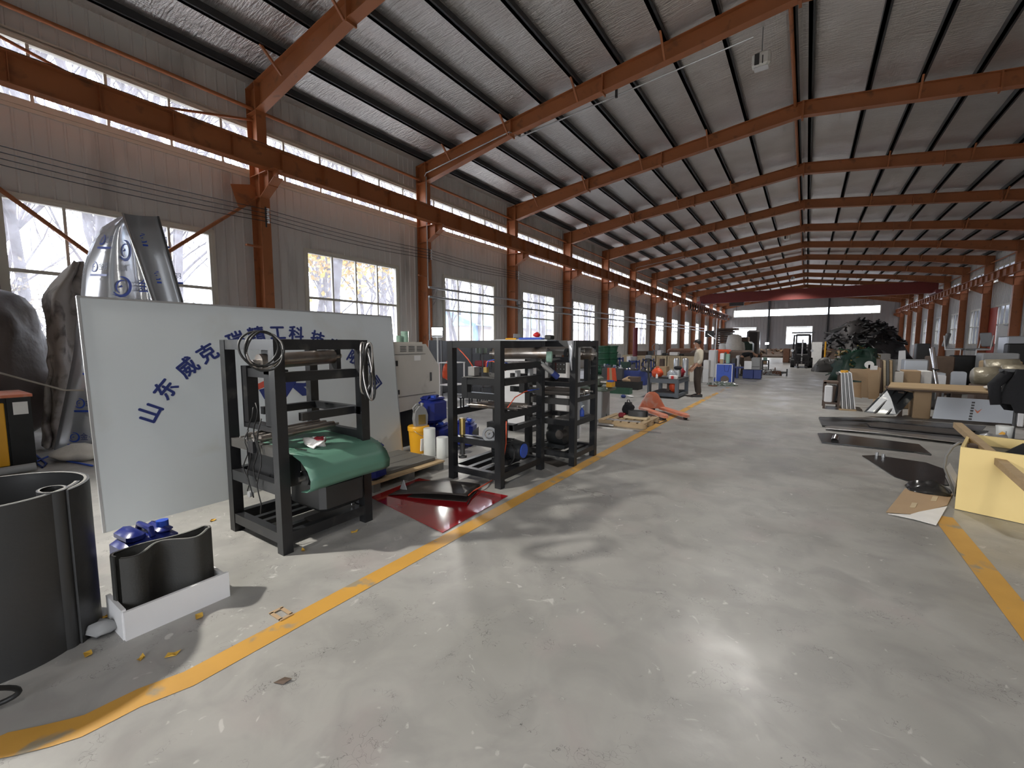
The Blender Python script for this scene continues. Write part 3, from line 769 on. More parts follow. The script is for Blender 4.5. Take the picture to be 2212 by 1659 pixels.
jerrycan('jerrycan', 'dark blue jerrycan on the floor between coil and white tray', (-3.52, .93, 0), PI / 2 + .1, .30, .26, .44)
# rags beside the can
rg = MB().sphere((-3.16, .62, .03), .09, 12, 8, (1.2, .8, .32)).jitter(.05, 14, 2); tag(rg.build('floor_rag', 'grey', smooth=True), 'crumpled grey rag on the floor beside the white tray', 'rag')
# black hose loop at lower left edge
hp = [(G(0, 1545) + Vector((.0, -.10, .02))) + Vector((.055 * math.cos(a), .16 * math.sin(a), .10 + .09 * math.cos(a + .6))) for a in [2 * PI * k / 28 for k in range(28)]]
tag(MB().tube(hp, .011, 8, True).build('hose_loop', 'rubber', smooth=True), 'black rubber hose loop at the lower left picture edge', 'hose')
# fallen leaves and scraps on the floor
for i, (x, y, s) in enumerate(((430, 1333, .035), (372, 1416, .03), (305, 1424, .022), (227, 1335, .025), (460, 1125, .03), (190, 1415, .03), (765, 1150, .03), (655, 1190, .025))):
    p = G(x, y); m = MB()
    a = i * 1.3; m.add([(p.x + s * math.cos(a + q) * r_, p.y + s * math.sin(a + q) * r_, .004 + h) for q, r_, h in ((0, 1.3, .012), (1.0, .6, 0), (2.2, .9, .008), (3.3, 1.1, .002), (4.6, .5, .01), (5.4, .8, 0))], [(0, 1, 2, 3, 4, 5)])
    tag(m.build('fallen_leaf', 'leaf'), ['yellow leaf on the floor under the white tray edge', 'yellow leaf lying between tray and yellow line', 'small leaf in the coil shadow', 'leaf at the foot of the white tray end', 'dry leaf on the floor in front of the white board', 'leaf at the foot of the big coil', 'leaf under the near black machine', 'yellow leaf at the near machine foot'][i], 'leaf', 'fallen leaves')
p = G(605, 1330); m = MB(); m.bar((p.x - .06, p.y - .02, .006), (p.x + .05, p.y - .02, .006), .02, .005).bar((p.x - .06, p.y + .04, .006), (p.x + .05, p.y + .04, .006), .02, .005).bar((p.x + .05, p.y - .03, .006), (p.x + .05, p.y + .05, .006), .02, .005).bar((p.x - .06, p.y - .03, .006), (p.x - .06, p.y + .05, .006), .02, .005)
tag(m.build('card_scrap', 'cardboard'), 'cut-out cardboard scrap beside the yellow line', 'scrap')
p = G(590, 1476); tag(MB().add([(p.x, p.y, .003), (p.x + .05, p.y + .02, .004), (p.x + .06, p.y + .06, .012), (p.x + .01, p.y + .05, .003)], [(0, 1, 2, 3)]).build('leaf_scrap', 'darkwood'), 'dark leaf scrap on the open floor', 'scrap')

# ---- white company board
P0 = Vector((-4.87, 1.02, 0)); E1 = Vector((.02, 3.26, 0)).normalized(); E2 = (Vector((-5.05, 1.02, 2.0)) - P0).normalized(); EN = E1.cross(E2)
if EN.x < 0: EN = -EN
def PB(x, y):
    d = ray(x, y); t = EN.dot(P0 - CAM) / EN.dot(d); q = CAM + d * t - P0; return q.dot(E1), q.dot(E2)
wb = thing('company_board', 'large white leaning board with blue arched Chinese lettering', 'board', P0)
WBm = Matrix((E1, E2, EN)).transposed().to_4x4()
wb.matrix_world = Matrix.Translation(P0) @ WBm
MB().box((0, 0, -.02), (3.30, 2.005, 0)).build('panel', 'boardwhite', wb)
m = MB(); t = .012
m.box((-.004, -.002, -.022), (t, 2.008, .004)).box((3.30 - t, 0, -.022), (3.304, 2.008, .004)).box((0, 2.005 - t, -.022), (3.30, 2.010, .004)); m.build('edge_trim', 'galv', wb)
arc = '山东威克瑞精工科技有限公司'
angs = [math.atan2(b - .253, a - 1.69) for a, b in ((.379, .986), (.548, 1.17), (.75, 1.348), (.923, 1.489), (1.187, 1.645), (1.403, 1.697), (1.632, 1.717), (1.85, 1.72), (2.108, 1.651), (2.355, 1.576), (2.616, 1.439), (2.779, 1.245), (2.896, 1.046))]
for ch, an in zip(arc, angs):
    cu = bpy.data.curves.new('character', 'FONT'); cu.body = ch; cu.size = .185; cu.extrude = .0015; cu.align_x = 'CENTER'; cu.align_y = 'CENTER'; cu.resolution_u = 2
    o = bpy.data.objects.new('tmp', cu); COL.objects.link(o); dg = bpy.context.evaluated_depsgraph_get()
    me = bpy.data.meshes.new_from_object(o.evaluated_get(dg)); bpy.data.objects.remove(o)
    bm_ = MB(); vv_ = [v.co.copy() for v in me.vertices]; ff_ = [tuple(p_.vertices) for p_ in me.polygons]
    for dx, dy, dz in ((-.005, 0, 0), (.005, 0, .0004), (0, -.005, .0008), (0, .005, .0012)): bm_.add([(v.x + dx, v.y + dy, v.z + dz) for v in vv_], ff_)
    me = bm_.mesh('character', 'navy')
    o = OB('character', me, wb); o.location = (1.69 + 1.47 * math.cos(an), .253 + 1.47 * math.sin(an), .003); o.rotation_euler = (0, 0, an - PI / 2)
def zpoly(pts, o=(470, 700), s=6.144): return [(*PB(o[0] + x / s, o[1] + y / s), .002) for x, y in pts]
def decal(pts, mat, nm): MB().prism(zpoly(pts), (0, 0, .002)).build(nm, mat, wb)
decal([(325, 735), (400, 722), (470, 800), (545, 788), (690, 715), (935, 690), (780, 772), (545, 868), (430, 925), (345, 958)], 'signred', 'logo_mark')
decal([(548, 872), (690, 830), (800, 975), (620, 997)], 'navy', 'logo_mark')
decal([(952, 690), (1160, 678), (1052, 742), (1037, 780), (915, 970), (805, 978)], 'navy', 'logo_letter')
decal([(1052, 742), (1080, 725), (1150, 720), (1190, 722), (1230, 678), (1160, 678)], 'navy', 'logo_letter')
decal([(1190, 722), (1198, 745), (1185, 772), (1230, 800), (1275, 760), (1285, 715), (1265, 685), (1230, 678)], 'navy', 'logo_letter')
decal([(1185, 772), (1150, 782), (1037, 780), (1000, 845), (1125, 952), (1270, 938), (1140, 832), (1190, 822), (1230, 800)], 'navy', 'logo_letter')

# ---- things behind the board
yc_ = thing('power_cabinet', 'yellow and black electrical cabinet at the left picture edge', 'cabinet', (0, 0, 0))
MB().box((-9.2, -.2, .02), (-8.36, 1.02, .92)).build('body', 'blackbase', yc_)
MB().bbox((-8.36, .05, .05), (-8.335, .93, .86), .01).build('door', 'yellow', yc_)
MB().box((-9.22, -.22, .92), (-8.33, 1.18, .955)).build('top', 'jack_orange', yc_)
MB().box((-8.36, .95, .02), (-8.33, 1.16, .92)).build('corner_post', 'blackbase', yc_)
MB().box((-8.335, 1.0, .70), (-8.325, 1.13, .86)).build('label_plate', 'paper', yc_)
MB().cyl((-8.335, .2, .5), (-8.31, .2, .5), .025, 10).build('knob', 'blackbase', yc_)
for i, (x, y, z, r) in enumerate(((-8.05, .55, .10, .09), (-8.0, .85, .06, .05))):
    tag(MB().cyl((x, y - .6, z), (x, y + .25, z), r, 12).build('pipe_offcut', 'grey', smooth=SM), ['thick grey pipe offcut behind the standing coil', 'thin grey pipe offcut behind the standing coil'][i], 'pipe')
# tarp-covered machine: draped blob
def blob(c, rx, ry, rz, seed, amp, nm, mat, par=None, n=28, m_=18, f=1.6):
    b = MB().sphere((0, 0, 0), 1, n, m_, (rx, ry, rz)); b.jitter(amp, f, seed); b.v = [(x + c[0], y + c[1], max(.0, z + c[2])) for x, y, z in b.v]
    return b.build(nm, mat, par, True)
tb = thing('tarp_bundle', 'dark brown tarpaulin-wrapped machine beside the left windows', 'tarpaulin', (0, 0, 0))
blob((-10.55, .9, 1.25), .95, .85, 1.35, 3, .22, 'wrapped_body', 'tarp', tb)
blob((-10.3, .55, 2.0), .6, .5, .42, 5, .16, 'wrapped_head', 'tarp', tb)
ly = [(-9.55, .30, 2.25), (-9.6, .55, 2.22), (-9.55, .9, 2.28), (-9.75, 1.2, 2.32)]
tl = thing('draped_canvas', 'pale dusty canvas hanging in folds beside the silver sheets', 'canvas', (0, 0, 0))
def lerpt(tab, t):
    for (a, va), (b, vb) in zip(tab, tab[1:]):
        if a <= t <= b: return va + (vb - va) * (t - a) / (b - a)
    return tab[-1][1] if t > tab[-1][0] else tab[0][1]
CL = [(565, 160), (600, 128), (640, 92), (700, 100), (800, 104), (900, 92), (978, 98)]; CR = [(565, 178), (640, 182), (700, 168), (760, 166), (850, 152), (978, 124)]
def cv(u, v):
    yy = 978 - (978 - 565) * v; px = lerpt(CL, yy) + (lerpt(CR, yy) - lerpt(CL, yy)) * u; X_ = -9.7 + .10 * math.sin(9 * u + 6 * v) + .22 * math.sin(PI * u) - .25 * v
    q = GX(px, yy, X_); return (q.x, q.y, max(.01, q.z))
MB().shell(cv, 20, 40, .02).jitter(.05, 3.6, 4).build('canvas_sheet', 'tarplight', tl, True)
# stainless sheets with blue printed film, curled and leaning behind the board
ss = thing('steel_sheet', 'curled silver steel sheet with blue printed protective film behind the board', 'metal sheet', (0, 0, 0))
SX = -7.6
Ptl, Pbl = GX(172, 640, SX), GX(116, 972, SX - .55)
SL_ = [(468, 258), (478, 240), (490, 222), (515, 203), (545, 190), (590, 178), (640, 175), (700, 166), (770, 158), (860, 140), (972, 117)]
SR_ = [(468, 285), (545, 305), (640, 325), (700, 330), (972, 250)]
def curl(u, v):                       # u across, v up
    yy = 972 - (972 - 468) * v; px = lerpt(SL_, yy) + (lerpt(SR_, yy) - lerpt(SL_, yy)) * u
    X_ = -9.1 + .75 * v + (.42 * math.sin(PI * min(1, u * 1.15)) - .30 * (1 - u) ** 3) * (.5 + .5 * v)
    q = GX(px, yy, X_); return (q.x, q.y, max(.01, q.z))
MB().shell(curl, 14, 22, .003).build('sheet', 'plasticfilm', ss, True)
s2 = thing('steel_sheet', 'tall straight silver steel sheet with blue print leaning beside the curled one', 'metal sheet', (0, 0, 0))
S2 = -7.75
q = [GX(264, 460, S2), GX(335, 470, S2), GX(478, 985, S2 + .35), GX(440, 985, S2 + .35)]
for p_ in q[2:]: p_.z = .01
def flat(u, v):
    a = q[3].lerp(q[0], v); b = q[2].lerp(q[1], v); p_ = a.lerp(b, u); return (p_.x + .10 * u * u - .05 * math.sin(PI * u), p_.y, p_.z)
MB().shell(flat, 8, 6, .003).build('sheet', 'silverpanel', s2, True)
MB().tube([Vector(flat(0, t / 6)) + Vector((.012, 0, 0)) for t in range(7)], .012, 6).build('rolled_edge', 'chrome', s2, True)
MB().tube([Vector(flat(1, t / 6)) + Vector((.012, 0, 0)) for t in range(7)], .014, 6).build('rolled_edge', 'darkgrey', s2, True)
# stand keeping the sheets up
rk = thing('sheet_rack', 'dark steel rack behind the silver sheets', 'rack', (0, 0, 0))
for yy in (2.6, 3.3): MB().box((-8.42, yy, 0), (-8.36, yy + .06, 1.9)).build('upright', 'darkgrey', rk)
MB().box((-8.42, 2.6, 1.84), (-8.36, 3.36, 1.9)).build('crossbar', 'darkgrey', rk); MB().box((-8.7, 2.6, 0), (-8.1, 2.66, .05)).build('foot', 'darkgrey', rk); MB().box((-8.7, 3.3, 0), (-8.1, 3.36, .05)).build('foot', 'darkgrey', rk)
# printed marks on the sheets
def logo(par, fn, u, v, s, text, big, eps=.006):
    """swirl + text printed on a sheet given by fn(u, v) -> point"""
    o = Vector(fn(u, v)); du = (Vector(fn(min(1, u + .05), v)) - Vector(fn(max(0, u - .05), v))).normalized(); dv = (Vector(fn(u, min(1, v + .03))) - Vector(fn(u, max(0, v - .03)))); dv = (dv - du * dv.dot(du)).normalized()
    n = du.cross(dv)
    if n.dot(CAM - o) < 0: n = -n
    R_ = Matrix((du, dv, n)).transposed().to_4x4(); R_.translation = o + n * eps
    m = MB(); N_ = 18
    for r0, r1, a0, a1 in ((1.0, .72, -150, 100), (.66, .5, 60, 250)):
        vs = []
        for k in range(N_ + 1):
            a = math.radians(a0 + (a1 - a0) * k / N_); w_ = math.sin(PI * (k + .5) / (N_ + 1)); ro = r0; ri = r0 - (r0 - r1) * (.25 + .9 * w_)
            vs += [(s * ro * math.cos(a) * 1.1, s * ro * math.sin(a), 0), (s * ri * math.cos(a) * 1.1, s * ri * math.sin(a), 0)]
        m.add(vs, [(2 * k, 2 * k + 2, 2 * k + 3, 2 * k + 1) for k in range(N_)])
    m.add([(-1.3 * s, -.62 * s, 0), (-.2 * s, -1.02 * s, 0), (.5 * s, -.95 * s, 0), (-.3 * s, -.88 * s, 0)], [(0, 1, 2, 3)])
    m.add([(-.45 * s, -.1 * s, 0), (.1 * s, -.02 * s, 0), (-.05 * s, .18 * s, 0)], [(0, 1, 2)])
    if not big: m.add([(-1.3 * s, -1.35 * s, 0), (4.6 * s, -1.35 * s, 0), (4.6 * s, -1.75 * s, 0), (-1.3 * s, -1.75 * s, 0)], [(0, 3, 2, 1)])
    ob = m.build('printed_logo', 'blue', par); ob.matrix_world = R_
    for tx, sz, ox, oy, mt in text:
        me = text_mesh(tx, sz * s, .0002); me.materials.clear(); me.materials.append(MATS[mt]); o2 = OB('printed_text', me, par); o2.matrix_world = R_ @ Matrix.Translation((ox * s, oy * s, 0))
sm = [('金·羽', 1.5, 2.8, 0, 'navypaint'), ('精品不锈钢', .55, 2.2, -2.4, 'grey')]
bgt = [('金', 1.5, 2.6, 0, 'blue'), ('实饰不锈钢制品', .72, 1.4, -1.7, 'grey')]
for u, v in ((.22, .90), (.18, .785), (.28, .055), (.25, .20), (.25, .36)): logo(ss, curl, u, v, .075, sm, False)
for u, v in ((.70, .855), (.60, .70)): logo(ss, curl, u, v, .15, bgt, True)
for u, v in ((.42, .91), (.5, .76)): logo(s2, flat, u, v, .062, sm, False)
# white sack and blue air hose on the floor behind the board
sk = MB().sphere((-8.35, 1.62, .09), 1, 16, 10, (.30, .34, .11)).jitter(.06, 5, 9); sk.v = [(x, y, max(0.0, z)) for x, y, z in sk.v]
tag(sk.build('white_sack', 'sack', smooth=True), 'white woven sack lying behind the company board', 'sack')
hp = [G(x, y) + Vector((0, 0, .012)) for x, y in ((78, 985), (100, 1003), (92, 1012), (76, 1000), (110, 985), (140, 972), (150, 985), (145, 998), (170, 1002), (200, 1008))]
tag(MB().tube(hp, .012, 6).build('air_hose', 'bluepaint', smooth=True), 'thin blue air hose lying on the floor beside the sack', 'hose')
tag(MB().tube([GX(-20, 800, -8.3), GX(60, 822, -8.2), GX(140, 843, -8.0), GX(180, 843, -7.8)], .012, 6).build('rope', 'twine', smooth=True), 'taut beige rope running from left edge to the silver sheets', 'rope')
# ================================================================== BLACK MACHINES
def legframe(par, x0, x1, y0, y1, h, w=.075):
    for x in (x0, x1 - w):
        for y in (y0, y1 - w): MB().box((x, y, 0), (x + w, y + w, h - .001)).build('leg', 'blacksteel', par)
def rail(par, a, b, nm='rail', mat='blacksteel'): return MB().box(a, b).build(nm, mat, par)
def rect_ring(par, x0, x1, y0, y1, z0, z1, w=.07, sides='nsew', nm='rail'):
    if 's' in sides: rail(par, (x0 + w, y0 + .004, z0), (x1 - w, y0 + w - .008, z1), nm)
    if 'n' in sides: rail(par, (x0 + w, y1 - w + .008, z0), (x1 - w, y1 - .004, z1), nm)
    if 'w' in sides: rail(par, (x0 + .004, y0 + w, z0), (x0 + w - .008, y1 - w, z1), nm)
    if 'e' in sides: rail(par, (x1 - w + .008, y0 + w, z0), (x1 - .004, y1 - w, z1), nm)
def roller(par, p, q, r, mat='roller', nm='roller', ends=True):
    o = MB().cyl(p, q, r, 24).build(nm, mat, par, SM)
    if ends:
        d = (Vector(q) - Vector(p)).normalized()
        MB().cyl(Vector(p) - d * .05, Vector(p), r * .35, 12).build('shaft', 'steel', o, SM); MB().cyl(q, Vector(q) + d * .05, r * .35, 12).build('shaft', 'steel', o, SM)
    return o
# ---- machine 1 : belt sanding line frame by the board
a0, a1, b0, b1, H1 = -4.05, -3.20, 1.655, 2.475, 1.635
m1 = thing('belt_machine', 'black steel belt machine with green belt in front of the white board', 'machine', (0, 0, 0))
legframe(m1, a0, a1, b0, b1, H1, .08)
rect_ring(m1, a0, a1, b0, b1, H1 - .08, H1, .08)
rect_ring(m1, a0, a1, b0, b1, .08, .16, .08)
rect_ring(m1, a0, a1, b0, b1, .46, .545, .08, 'nsw')
rail(m1, (a0 + .08, b0 + .01, .745), (a1 - .08, b0 + .07, .815), 'side_beam', 'dustysteel'); rail(m1, (a0 + .08, b1 - .07, .765), (a1 - .08, b1 - .01, .835), 'side_beam')
rail(m1, (a1 - .14, b0 + .08, 1.31), (a1 - .06, b1 - .08, 1.385))
for x in (a0 + .12, a1 - .36): rail(m1, (x, b0 + .10, .94), (x + .09, b0 + .19, 1.42), 'hanger_post')
rail(m1, (a0 + .12, b0 + .11, 1.33), (a1 - .14, b0 + .18, 1.40), 'hanger_beam')
rail(m1, (a0 + .12, b0 + .10, .90), (a1 - .27, b0 + .19, .945), 'hanger_foot')
rect_ring(m1, a0 + .08, a1 - .1, b0 + .19, b1 - .01, .985, 1.05, .07, 'ew'); rail(m1, (a0 + .1, b1 - .08, .985), (a1 - .02, b1 - .02, 1.05))
roller(m1, (-3.52, b0 + .05, 1.46), (-3.52, b1 - .1, 1.49), .062)
rail(m1, (-3.58, b1 - .13, 1.36), (-3.46, b1 - .09, 1.56), 'bearing_block'); rail(m1, (-3.58, b0 + .10, 1.36), (-3.46, b0 + .14, 1.56), 'bearing_block')
rail(m1, (-3.62, b1 - .3, 1.55), (-3.5, b1 - .2, 1.6), 'bearing_cap')
for x, r in ((-3.72, .022), (-3.62, .024), (-3.50, .03)): roller(m1, (x, b0 + .02, .86), (x, b1 - .16, .88), r, 'roller', 'idler_roller')
# belt: open loop, profile in x-z, across y
prof = [(-4.06, .70), (-4.02, .765), (-3.95, .785), (-3.4, .765), (-3.24, .755), (-3.12, .72), (-3.03, .655), (-2.99, .585), (-3.0, .52), (-3.05, .485), (-3.13, .475)]
def blt(u, v):
    t = u * (len(prof) - 1); i = min(int(t), len(prof) - 2); f = t - i; x = prof[i][0] * (1 - f) + prof[i + 1][0] * f; z = prof[i][1] * (1 - f) + prof[i + 1][1] * f
    return (x, b0 + .12 + .74 * v, z + .012 * math.sin(2.2 * v) * u)
MB().shell(blt, 40, 10, -.006).build('green_belt', 'greenbelt', m1, True)
rail(m1, (a0 + .1, b0 + .20, .60), (a1 - .05, b1 - .1, .70), 'table_bed', 'dustysteel')
rail(m1, (a0 + .16, b0 + .10, .50), (a1 - .05, b0 + .19, .74), 'side_panel', 'blacksteel')
MB().bbox((-3.60, b0 + .28, .24), (-3.12, b1 - .12, .50), .04).build('gear_motor', 'motorblack', m1, SM)
roller(m1, (-3.25, b0 + .22, .54), (-3.25, b1 - .08, .55), .06, 'motorblack', 'drive_drum')
MB().cyl((-3.55, b0 + .22, .17), (-3.55, b0 + .22, .48), .022, 12).build('guide_pillar', 'chrome', m1, SM); MB().cyl((-3.3, b1 - .14, .17), (-3.3, b1 - .14, .62), .022, 12).build('guide_pillar', 'chrome', m1, SM)
for x in (-3.85, -3.72, -3.45): rail(m1, (x, b0 + .08, .09), (x + .05, b1 - .08, .13), 'base_bar')
rail(m1, (-3.42, b0 + .3, .135), (-3.28, b1 - .08, .15), 'base_plate', 'brownsheet')
# control cable bundle at the left side
cb = []
for k, (x, y0_, y1_) in enumerate(((552, 870, 1040), (543, 880, 1075), (560, 905, 1110), (536, 930, 1060))):
    pts = [GY(x + 5 * math.sin(t * 1.3 + k) - 6 * (k % 2) * math.sin(PI * t / 10), y0_ + (y1_ - y0_) * t / 10, b0 - .02) for t in range(11)]
    MB().tube(pts, .005, 5).build('cable', 'rubber', m1, True)
MB().cyl(GY(537, 1068, b0 - .03), GY(537, 1068, b0 - .03) + Vector((0, .03, 0)), .025, 10).build('plug', 'grey', m1, SM)
MB().cbox(GY(545, 965, b0 - .015), (.08, .03, .09)).build('junction_box', 'blackcloth', m1)
# hose coils hung on the machine
def coil(name, label, cpx, X, rx, rz, n, mat, tilt, seed, r=.0075):
    rnd = random.Random(seed); c = GX(cpx[0], cpx[1], X); o = thing(name, label, 'hose coil', c)
    for k in range(n):
        a0_ = rnd.uniform(-.02, .02); pts = []
        kx = rx * rnd.uniform(.8, 1.1); kz = rz * rnd.uniform(.85, 1.05); dz = rz * .0 - (kz - rz)
        for t in range(28):
            a = 2 * PI * t / 28; u = kx * math.cos(a); z = kz * math.sin(a) + (kz - rz) * -1
            pts.append((u * math.sin(tilt) * 1 + .02 * math.sin(a * 2 + k) + k * .008, u * math.cos(tilt) + a0_, z + rnd.uniform(-.002, .002)))
        MB().tube(pts, r, 6, True).build('hose_turn', mat[k % len(mat)], o, True)
    return o
coil('hose_coil', 'grey and black hose coil hooked round the near top corner of the machine', (563, 757), -3.13, .13, .13, 4, ['rubber', 'steel', 'rubber'], .1, 3)
coil('hose_coil', 'long dark hose coil hanging from the far top corner of the machine', (789, 800), -3.12, .045, .235, 6, ['rubber', 'rubber', 'steel'], .25, 5, .009)
# rag and marker on the belt
rg = MB().sphere((-3.31, 2.02, .79), .075, 16, 10, (1.1, 1.1, .45)).jitter(.05, 18, 6); tag(rg.build('oily_rag', 'paper', smooth=True), 'crumpled white and maroon rag on the green belt', 'rag')
MB().sphere((-3.30, 2.06, .805), .045, 12, 8, (1, 1, .5)).jitter(.03, 20, 8).build('stained_fold', 'crimson', COL.objects[-1] if False else bpy.data.objects['oily_rag'], True)
tag(MB().bar((-3.32, 1.85, .775), (-3.22, 1.885, .768), .012, .006).build('marker_pen', 'rubber'), 'thin black pen lying on the green belt', 'pen')

# ---- red sheet with dark folded sheet and orange hose
rd = [G(956, 1152), G(1097, 1072), G(905, 1034), G(800, 1075)]
rs_ = MB().prism([(p.x, p.y, .003) for p in rd], (0, 0, .004)); tag(rs_.build('red_sheet', 'redsheet'), 'glossy dark red plastic sheet lying on the floor', 'sheet')
dk = [G(838, 1072), G(1008, 1086), G(1038, 1050), G(900, 1042)]
def dsh(u, v):
    a = dk[0].lerp(dk[1], u); b = dk[3].lerp(dk[2], u); p_ = a.lerp(b, v); return (p_.x, p_.y, .010 + .028 * math.sin(PI * u * .9) + .05 * u * (1 - v))
d_ = thing('dark_sheet', 'dark brown rubber sheet folded over on the red sheet', 'sheet', (0, 0, 0))
MB().shell(dsh, 14, 8, .004).build('upper_layer', 'brownsheet', d_, True)
MB().prism([(p.x, p.y, .008) for p in (dk[0].lerp(dk[1], .25), dk[1], dk[2], dk[3].lerp(dk[2], .3))], (0, 0, .003)).build('lower_layer', 'brownsheet', d_)
pp = G(872, 1062); tag(MB().prism([(pp.x - .06, pp.y, .02), (pp.x + .05, pp.y, .02), (pp.x, pp.y, .13)], (.004, .004, 0)).build('steel_offcut', 'grey'), 'small triangular grey metal offcut on the dark sheet', 'offcut')
ho = [G(1077, 1020) + Vector((0, 0, .02)), G(1062, 1040) + Vector((0, 0, .01)), G(1045, 1055) + Vector((0, 0, .035)), G(1020, 1070) + Vector((0, 0, .04)), G(1012, 1076) + Vector((0, 0, .03))]
tag(MB().tube([GX(1094, 910, -2.80), GX(1093, 960, -2.85), GX(1086, 1000, -2.9)] + ho, .007, 6).build('air_hose', 'hosered', smooth=True), 'bright orange-red air hose hanging from the middle machine to the red sheet', 'hose')
tag(MB().tube([G(1030, 1066) + Vector((0, 0, .03)), G(1018, 1078) + Vector((0, 0, .02)), G(1010, 1092) + Vector((0, 0, .014))], .006, 6).build('black_cable', 'rubber', smooth=True), 'short black cable end lying on the red sheet', 'cable')
# ---- pallet with grey slabs and the blue can on it
pa = thing('wooden_pallet', 'low grey pallet carrying flat slabs behind the near machine', 'pallet', (0, 0, 0))
for y in (2.95, 3.45, 3.95): MB().box((-4.72, y, 0), (-3.78, y + .09, .09)).build('bearer', 'greyslab', pa)
for k in range(5): MB().box((-4.72 + .2 * k, 2.93, .09), (-4.58 + .2 * k, 4.06, .11)).build('deck_board', 'wood', pa)
for k in range(3):
    o = MB().bbox((-4.58 + .24 * k, 3.22, .111), (-4.36 + .24 * k, 4.0, .155), .006).build('grey_slab', 'greyslab'); tag(o, ['rearmost', 'middle', 'front'][k] + ' of three flat grey slabs on the pallet', 'slab', 'slabs on the pallet')
jerrycan('jerrycan', 'dark blue jerrycan on the pallet behind the green belt', (-3.93, 3.06, .111), .15, .24, .24, .42)

# ---- cream machine cabinet, bucket, rolls, cans
cc = thing('machine_cabinet', 'cream sheet-metal machine cabinet on a black base beside the board', 'cabinet', (0, 0, 0))
MB().box((-6.25, 4.25, 0), (-5.12, 5.22, .56)).build('base', 'blackbase', cc)
MB().prism([(-5.06, 4.20, .55), (-5.06, 5.20, .62), (-5.06, 5.33, .72), (-5.06, 5.33, 1.24), (-5.06, 5.04, 1.60), (-5.06, 4.20, 1.60)], (-1.2, 0, 0)).build('housing', 'creamcab', cc)
MB().box((-6.2, 4.2, 1.60), (-5.1, 5.0, 1.63)).build('top_plate', 'creamcab', cc)
MB().box((-5.06, 4.3, .80), (-5.054, 5.24, .806)).box((-5.06, 4.3, 1.44), (-5.054, 5.02, 1.446)).build('panel_seam', 'darkgrey', cc)
for k in range(3):
    for j in range(4): MB().box((-5.06, 4.50 + .17 * k, 1.485 + .024 * j), (-5.053, 4.62 + .17 * k, 1.494 + .024 * j)).build('vent_slot', 'darkgrey', cc)
MB().box((-5.06, 4.78, 1.34), (-5.052, 4.91, 1.42)).build('label_plate', 'paper', cc); MB().box((-5.06, 5.12, 1.0), (-5.05, 5.15, 1.14)).build('name_plate', 'darkgrey', cc)
MB().box((-5.06, 4.40, 1.27), (-5.045, 4.44, 1.35)).build('hinge', 'blackbase', cc); MB().box((-5.06, 4.43, .84), (-5.045, 4.46, .91)).build('hinge', 'blackbase', cc)
MB().bbox((-6.0, 4.2, 1.63), (-5.5, 4.62, 1.93), .02).build('motor_cover', 'creamcab', cc)
for i, (y, h, r) in enumerate(((4.86, .17, .06), (4.74, .10, .04))):
    o = MB().lathe([(r, 0), (r, h * .7), (r * .95, h * .72), (r * .95, h * .78), (r, h * .8), (r, h)], (-5.35, y, 1.631), 16).build('green_cup', 'palegreen', smooth=SM); tag(o, ['tall', 'short'][i] + ' pale green cup standing on the cream cabinet', 'cup')
bk = thing('paint_bucket', 'yellow paint bucket in front of the cream cabinet', 'bucket', (-4.70, 4.50, 0))
MB().lathe([(.125, 0), (.148, .33), (.158, .33), (.160, .385), (.150, .40), (.14, .40)], (0, 0, 0), 24).build('body', 'bucket', bk, SM)
MB().prism([(.125 + .0, -.10, .05), (.14, -.10, .23), (.14, .05, .23), (.125, .05, .05)], (.02, 0, 0)).build('paper_label', 'paper', bk)
MB().tube([(.16 * math.cos(a), .16 * math.sin(a), .35 - .10 * math.sin((a + 1.2) * 1.2)) for a in [-1.2 + .26 * k for k in range(11)]], .004, 5).build('wire_handle', 'steel', bk, True)
for i, (x, y, r, h, lb) in enumerate(((-4.42, 4.44, .085, .40, 'taller white plastic roll standing beside the yellow bucket'), (-4.20, 4.47, .085, .29, 'shorter white plastic roll standing nearest the middle machine'))):
    o = MB().lathe([(r * .97, 0), (r, .01), (r, h - .01), (r * .97, h)], (x, y, 0), 24).build('plastic_roll', 'plastic_white', smooth=SM); tag(o, lb, 'roll')
jerrycan('jerrycan', 'lower blue jerrycan of the stack beside the cream cabinet', (-4.72, 4.92, 0), .3, .34, .36, .40)
jerrycan('jerrycan', 'upper blue jerrycan of the stack beside the cream cabinet', (-4.74, 4.84, .40), .05, .32, .38, .42)
jerrycan('jerrycan', 'blue jerrycan on the floor behind the white rolls', (-4.40, 5.22, 0), .4, .30, .32, .44)
oj = thing('oil_jug', 'grey oil jug with gold label standing on the yellow bucket', 'jug', (-4.66, 4.50, .401), 1.2)
MB().prism([(-.09, -.05, 0), (.09, -.05, 0), (.10, -.05, .16), (.07, -.05, .25), (.03, -.05, .29), (-.02, -.05, .30), (-.09, -.05, .22), (-.105, -.05, .1)], (0, .10, 0)).build('body', 'grey', oj)
MB().cyl((.02, 0, .28), (.035, 0, .335), .025, 12).build('cap', 'grey', oj, SM); MB().tube([(-.09, 0, .2), (-.11, 0, .27), (-.06, 0, .32), (0, 0, .31)], .014, 8).build('handle', 'grey', oj, True)
MB().box((-.05, -.054, .03), (.06, -.051, .17)).build('gold_label', 'brass', oj)

